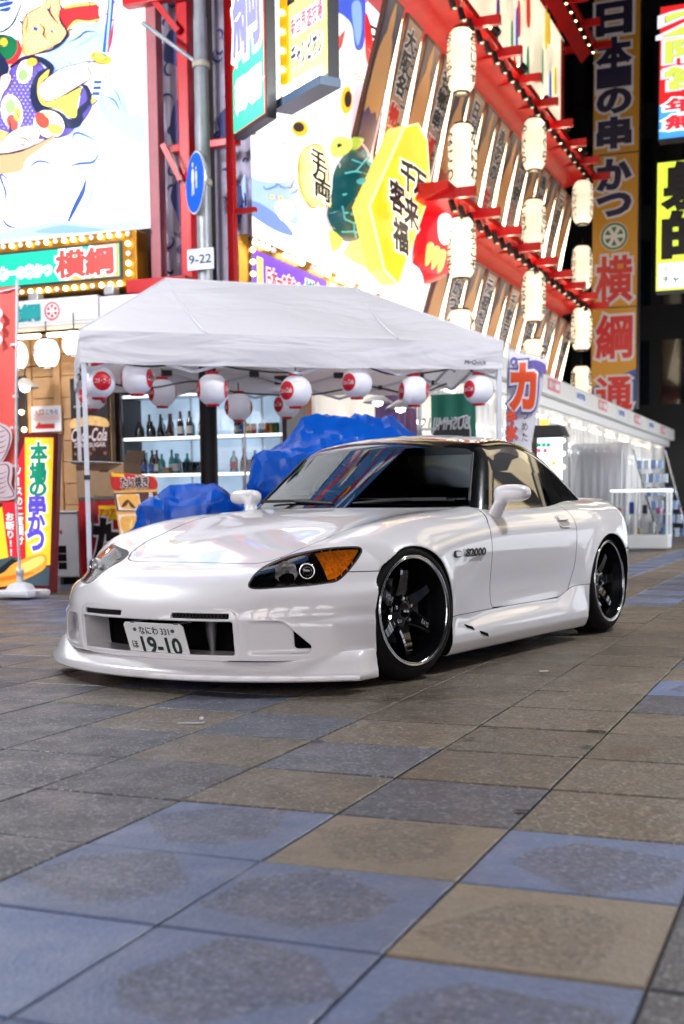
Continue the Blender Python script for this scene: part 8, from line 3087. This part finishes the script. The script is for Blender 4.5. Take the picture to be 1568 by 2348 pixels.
# ================================================================ dark blocks farther down the street
M_NIGHT = mat('unlit tower cladding', (.004, .006, .008), rough=.5, noise=.3, scale=.6)
M_PANE = mat('unlit window pane', (.006, .010, .014), rough=.08, coat=.5)
def block(label, u0, u1, v0, v1, h_, nw, nh, face='v', lit=()):
    t = ST('tower_block', label, 'building', (u0 + u1) / 2, v0)
    mb = t.mb()
    mb.box((u0, v0, 0), (u1, v1, h_), M_NIGHT)
    mb.build('wall', None, t.o)
    for i in range(nw):
        for j in range(nh):
            a0 = (u0 if face == 'v' else v0) + ((u1 - u0) if face == 'v' else (v1 - v0)) * (i + .15) / nw
            a1 = (u0 if face == 'v' else v0) + ((u1 - u0) if face == 'v' else (v1 - v0)) * (i + .85) / nw
            z0, z1 = 3.2 + (h_ - 3.6) * (j + .15) / nh, 3.2 + (h_ - 3.6) * (j + .8) / nh
            mb = t.mb()
            m_ = glow('faint lit window', (.35, .6, .75), .10) if (i, j) in lit else M_PANE
            if face == 'v':
                mb.box((a0, v0 - .03, z0), (a1, v0 - .002, z1), m_)
            else:
                mb.box((u0 - .03, a0, z0), (u0 - .002, a1, z1), m_)
            mb.build('window', None, t.o)
    return t
block('dark unlit tower behind the tall yellow sign', -9.5, -3.9, 37, 46, 26, 5, 8)
block('dark unlit tower closing the far right end of the street', -3.8, 6, 44, 52, 24, 6, 7)
mb = SB((-5.2, 30.5, 0))
mb.tube([(-5.05, 30.5, 0), (-5.05, 30.5, 16)], .06, 10, mat('teal drainpipe', (.05, .16, .17), rough=.3))
solo(mb, 'drain_pipe', 'long teal drainpipe right of the tall yellow sign', 'pipe')
# ================================================================ the rest of the square, as the car's paint and glass mirror it
# corner building to the right, lit shop windows towards the square
cbld = ST('corner_arcade', 'cream corner arcade with bright shop windows right of the square', 'building', 3, 13)
def cpart(name, m, fn):
    mb = cbld.mb()
    fn(mb)
    return mb.build(name, m, cbld.o)
cpart('wall', M_DARKW, lambda q: q.box((-1.1, 13.0, 2.6), (13, 13.4, 11)))
cpart('wall', M_DARKW, lambda q: q.box((-1.1, 13.4, 0), (-.8, 40, 11)))
cpart('wall', M_DARKW, lambda q: q.box((-1.1, 13.05, 0), (13, 13.4, .35)))
for k in range(6):
    u0 = -.9 + 2.4 * k
    cpart('shop_window', glow('bright shop window', (.90, .95, 1), .85, mottle=.5, scale=2), lambda q: q.box((u0, 13.02, .36), (u0 + 2.0, 13.06, 1.75)))
    cpart('mullion', M_DKFRAME, lambda q: q.bbox((u0 + 2.0, 12.95, 0), (u0 + 2.4, 13.1, 2.6), .01))
    cpart('awning', mat('cream awning', (.72, .62, .42), rough=.6), lambda q: q.add([(u0 - .1, 12.1, 2.45), (u0 + 2.2, 12.1, 2.45), (u0 + 2.2, 13.0, 2.95), (u0 - .1, 13.0, 2.95)], [(0, 1, 2, 3)]))
    cpart('sign_band', glow('warm sign band', (1, .80, .48), .9, mottle=.35, scale=1.5), lambda q: q.box((u0, 12.96, 3.1), (u0 + 2.2, 12.995, 3.75)))
    cpart('upper_window', glow('warm upper window', (1, .78, .5), .4, mottle=.5, scale=1), lambda q: q.box((u0 + .2, 12.97, 4.4), (u0 + 1.9, 12.995, 6.2)))
for k in range(9):     # lit shops along the side street
    v0 = 14.2 + 2.4 * k
    cpart('side_window', glow('side street window', (.86, .93, 1), 4.0, mottle=.4, scale=1.5), lambda q: q.box((-1.14, v0, .4), (-1.105, v0 + 1.9, 2.3)))
    cpart('side_sign', glow('side street sign', (1, .93, .88), 2.6, mottle=.4, scale=1.2), lambda q: q.box((-1.2, v0, 2.7), (-1.105, v0 + 2.0, 3.5)))
# street row behind the viewer
row = ST('street_row', 'row of lit eateries facing the square from behind', 'building', 0, -9)
def rpart(name, m, fn):
    mb = row.mb()
    fn(mb)
    return mb.build(name, m, row.o)
rpart('wall', M_DARKW, lambda q: q.box((-20, -9.6, 0), (16, -9.2, 12)))
cl = [(.97, .96, 1), (1, .93, .9), (1, .84, .92), (.82, .9, 1), (.98, .95, 1), (1, .88, .8)]
for k in range(9):
    u0 = -18 + 3.7 * k
    rpart('shop_window', glow('eatery window %d' % (k % 3), [(.97, .94, 1), (.90, .94, 1), (1, .92, .92)][k % 3], 2.5, mottle=.35, scale=1.5), lambda q: q.box((u0, -9.19, .4), (u0 + 3.0, -9.15, 2.6)))
    rpart('sign', glow('eatery sign %d' % (k % 6), cl[k % 6], 5.2, mottle=.3, scale=1.3), lambda q: q.bbox((u0, -9.15, 3.1), (u0 + 3.1, -8.9, 4.6), .03))
    rpart('upper_sign', glow('eatery upper sign %d' % ((k + 2) % 6), cl[(k + 2) % 6], 4.8, mottle=.3, scale=1.3), lambda q: q.bbox((u0 + .4, -9.15, 5.2), (u0 + 2.6, -8.95, 8.2), .03))
    rpart('mullion', M_DKFRAME, lambda q: q.bbox((u0 + 3.0, -9.2, 0), (u0 + 3.7, -9.1, 3.0), .02))
    for j in range(8):
        o = bpy.data.objects.new('bulb', bulb_me[(True, .028, (0, -1, 0))])
        COL.objects.link(o)
        o.parent = row.o
        o.location = Vector((u0 + .2 + .4 * j, -8.88, 4.75)) - Vector(row.b)
        o.rotation_euler = (0, 0, PI)
        o.scale = (1.8, 1.8, 1.8)
# fill lamps added out of view to brighten the tent and square
for k, (u_, v_, lab) in enumerate(((-8.0, 6.0, 'fill lamp added out of view, left of the square'), (1.2, 8.4, 'fill lamp added out of view, right of the square'))):
    t = ST('fill_lamp', 'grey globe ' + lab, 'fill lamp', u_, v_)
    MB().tube([(0, 0, 0), (0, 0, .3), (0, 0, 5.4)], [.10, .06, .045], 14, M_GREYPOLE).build('post', None, t.o)
    MB().lathe([(.001, 5.95)] + [(.30 * math.cos(p), 5.68 + .28 * math.sin(p)) for p in np.linspace(1.4, -1.4, 13)] + [(.001, 5.4)], 24, glow('fill lamp globe', (.91, .94, 1), 580)).build('globe', None, t.o)
    MB().lathe([(.05, 5.35), (.16, 5.40), (.16, 5.44), (.05, 5.45)], 18, M_BLACKM).build('collar', None, t.o)
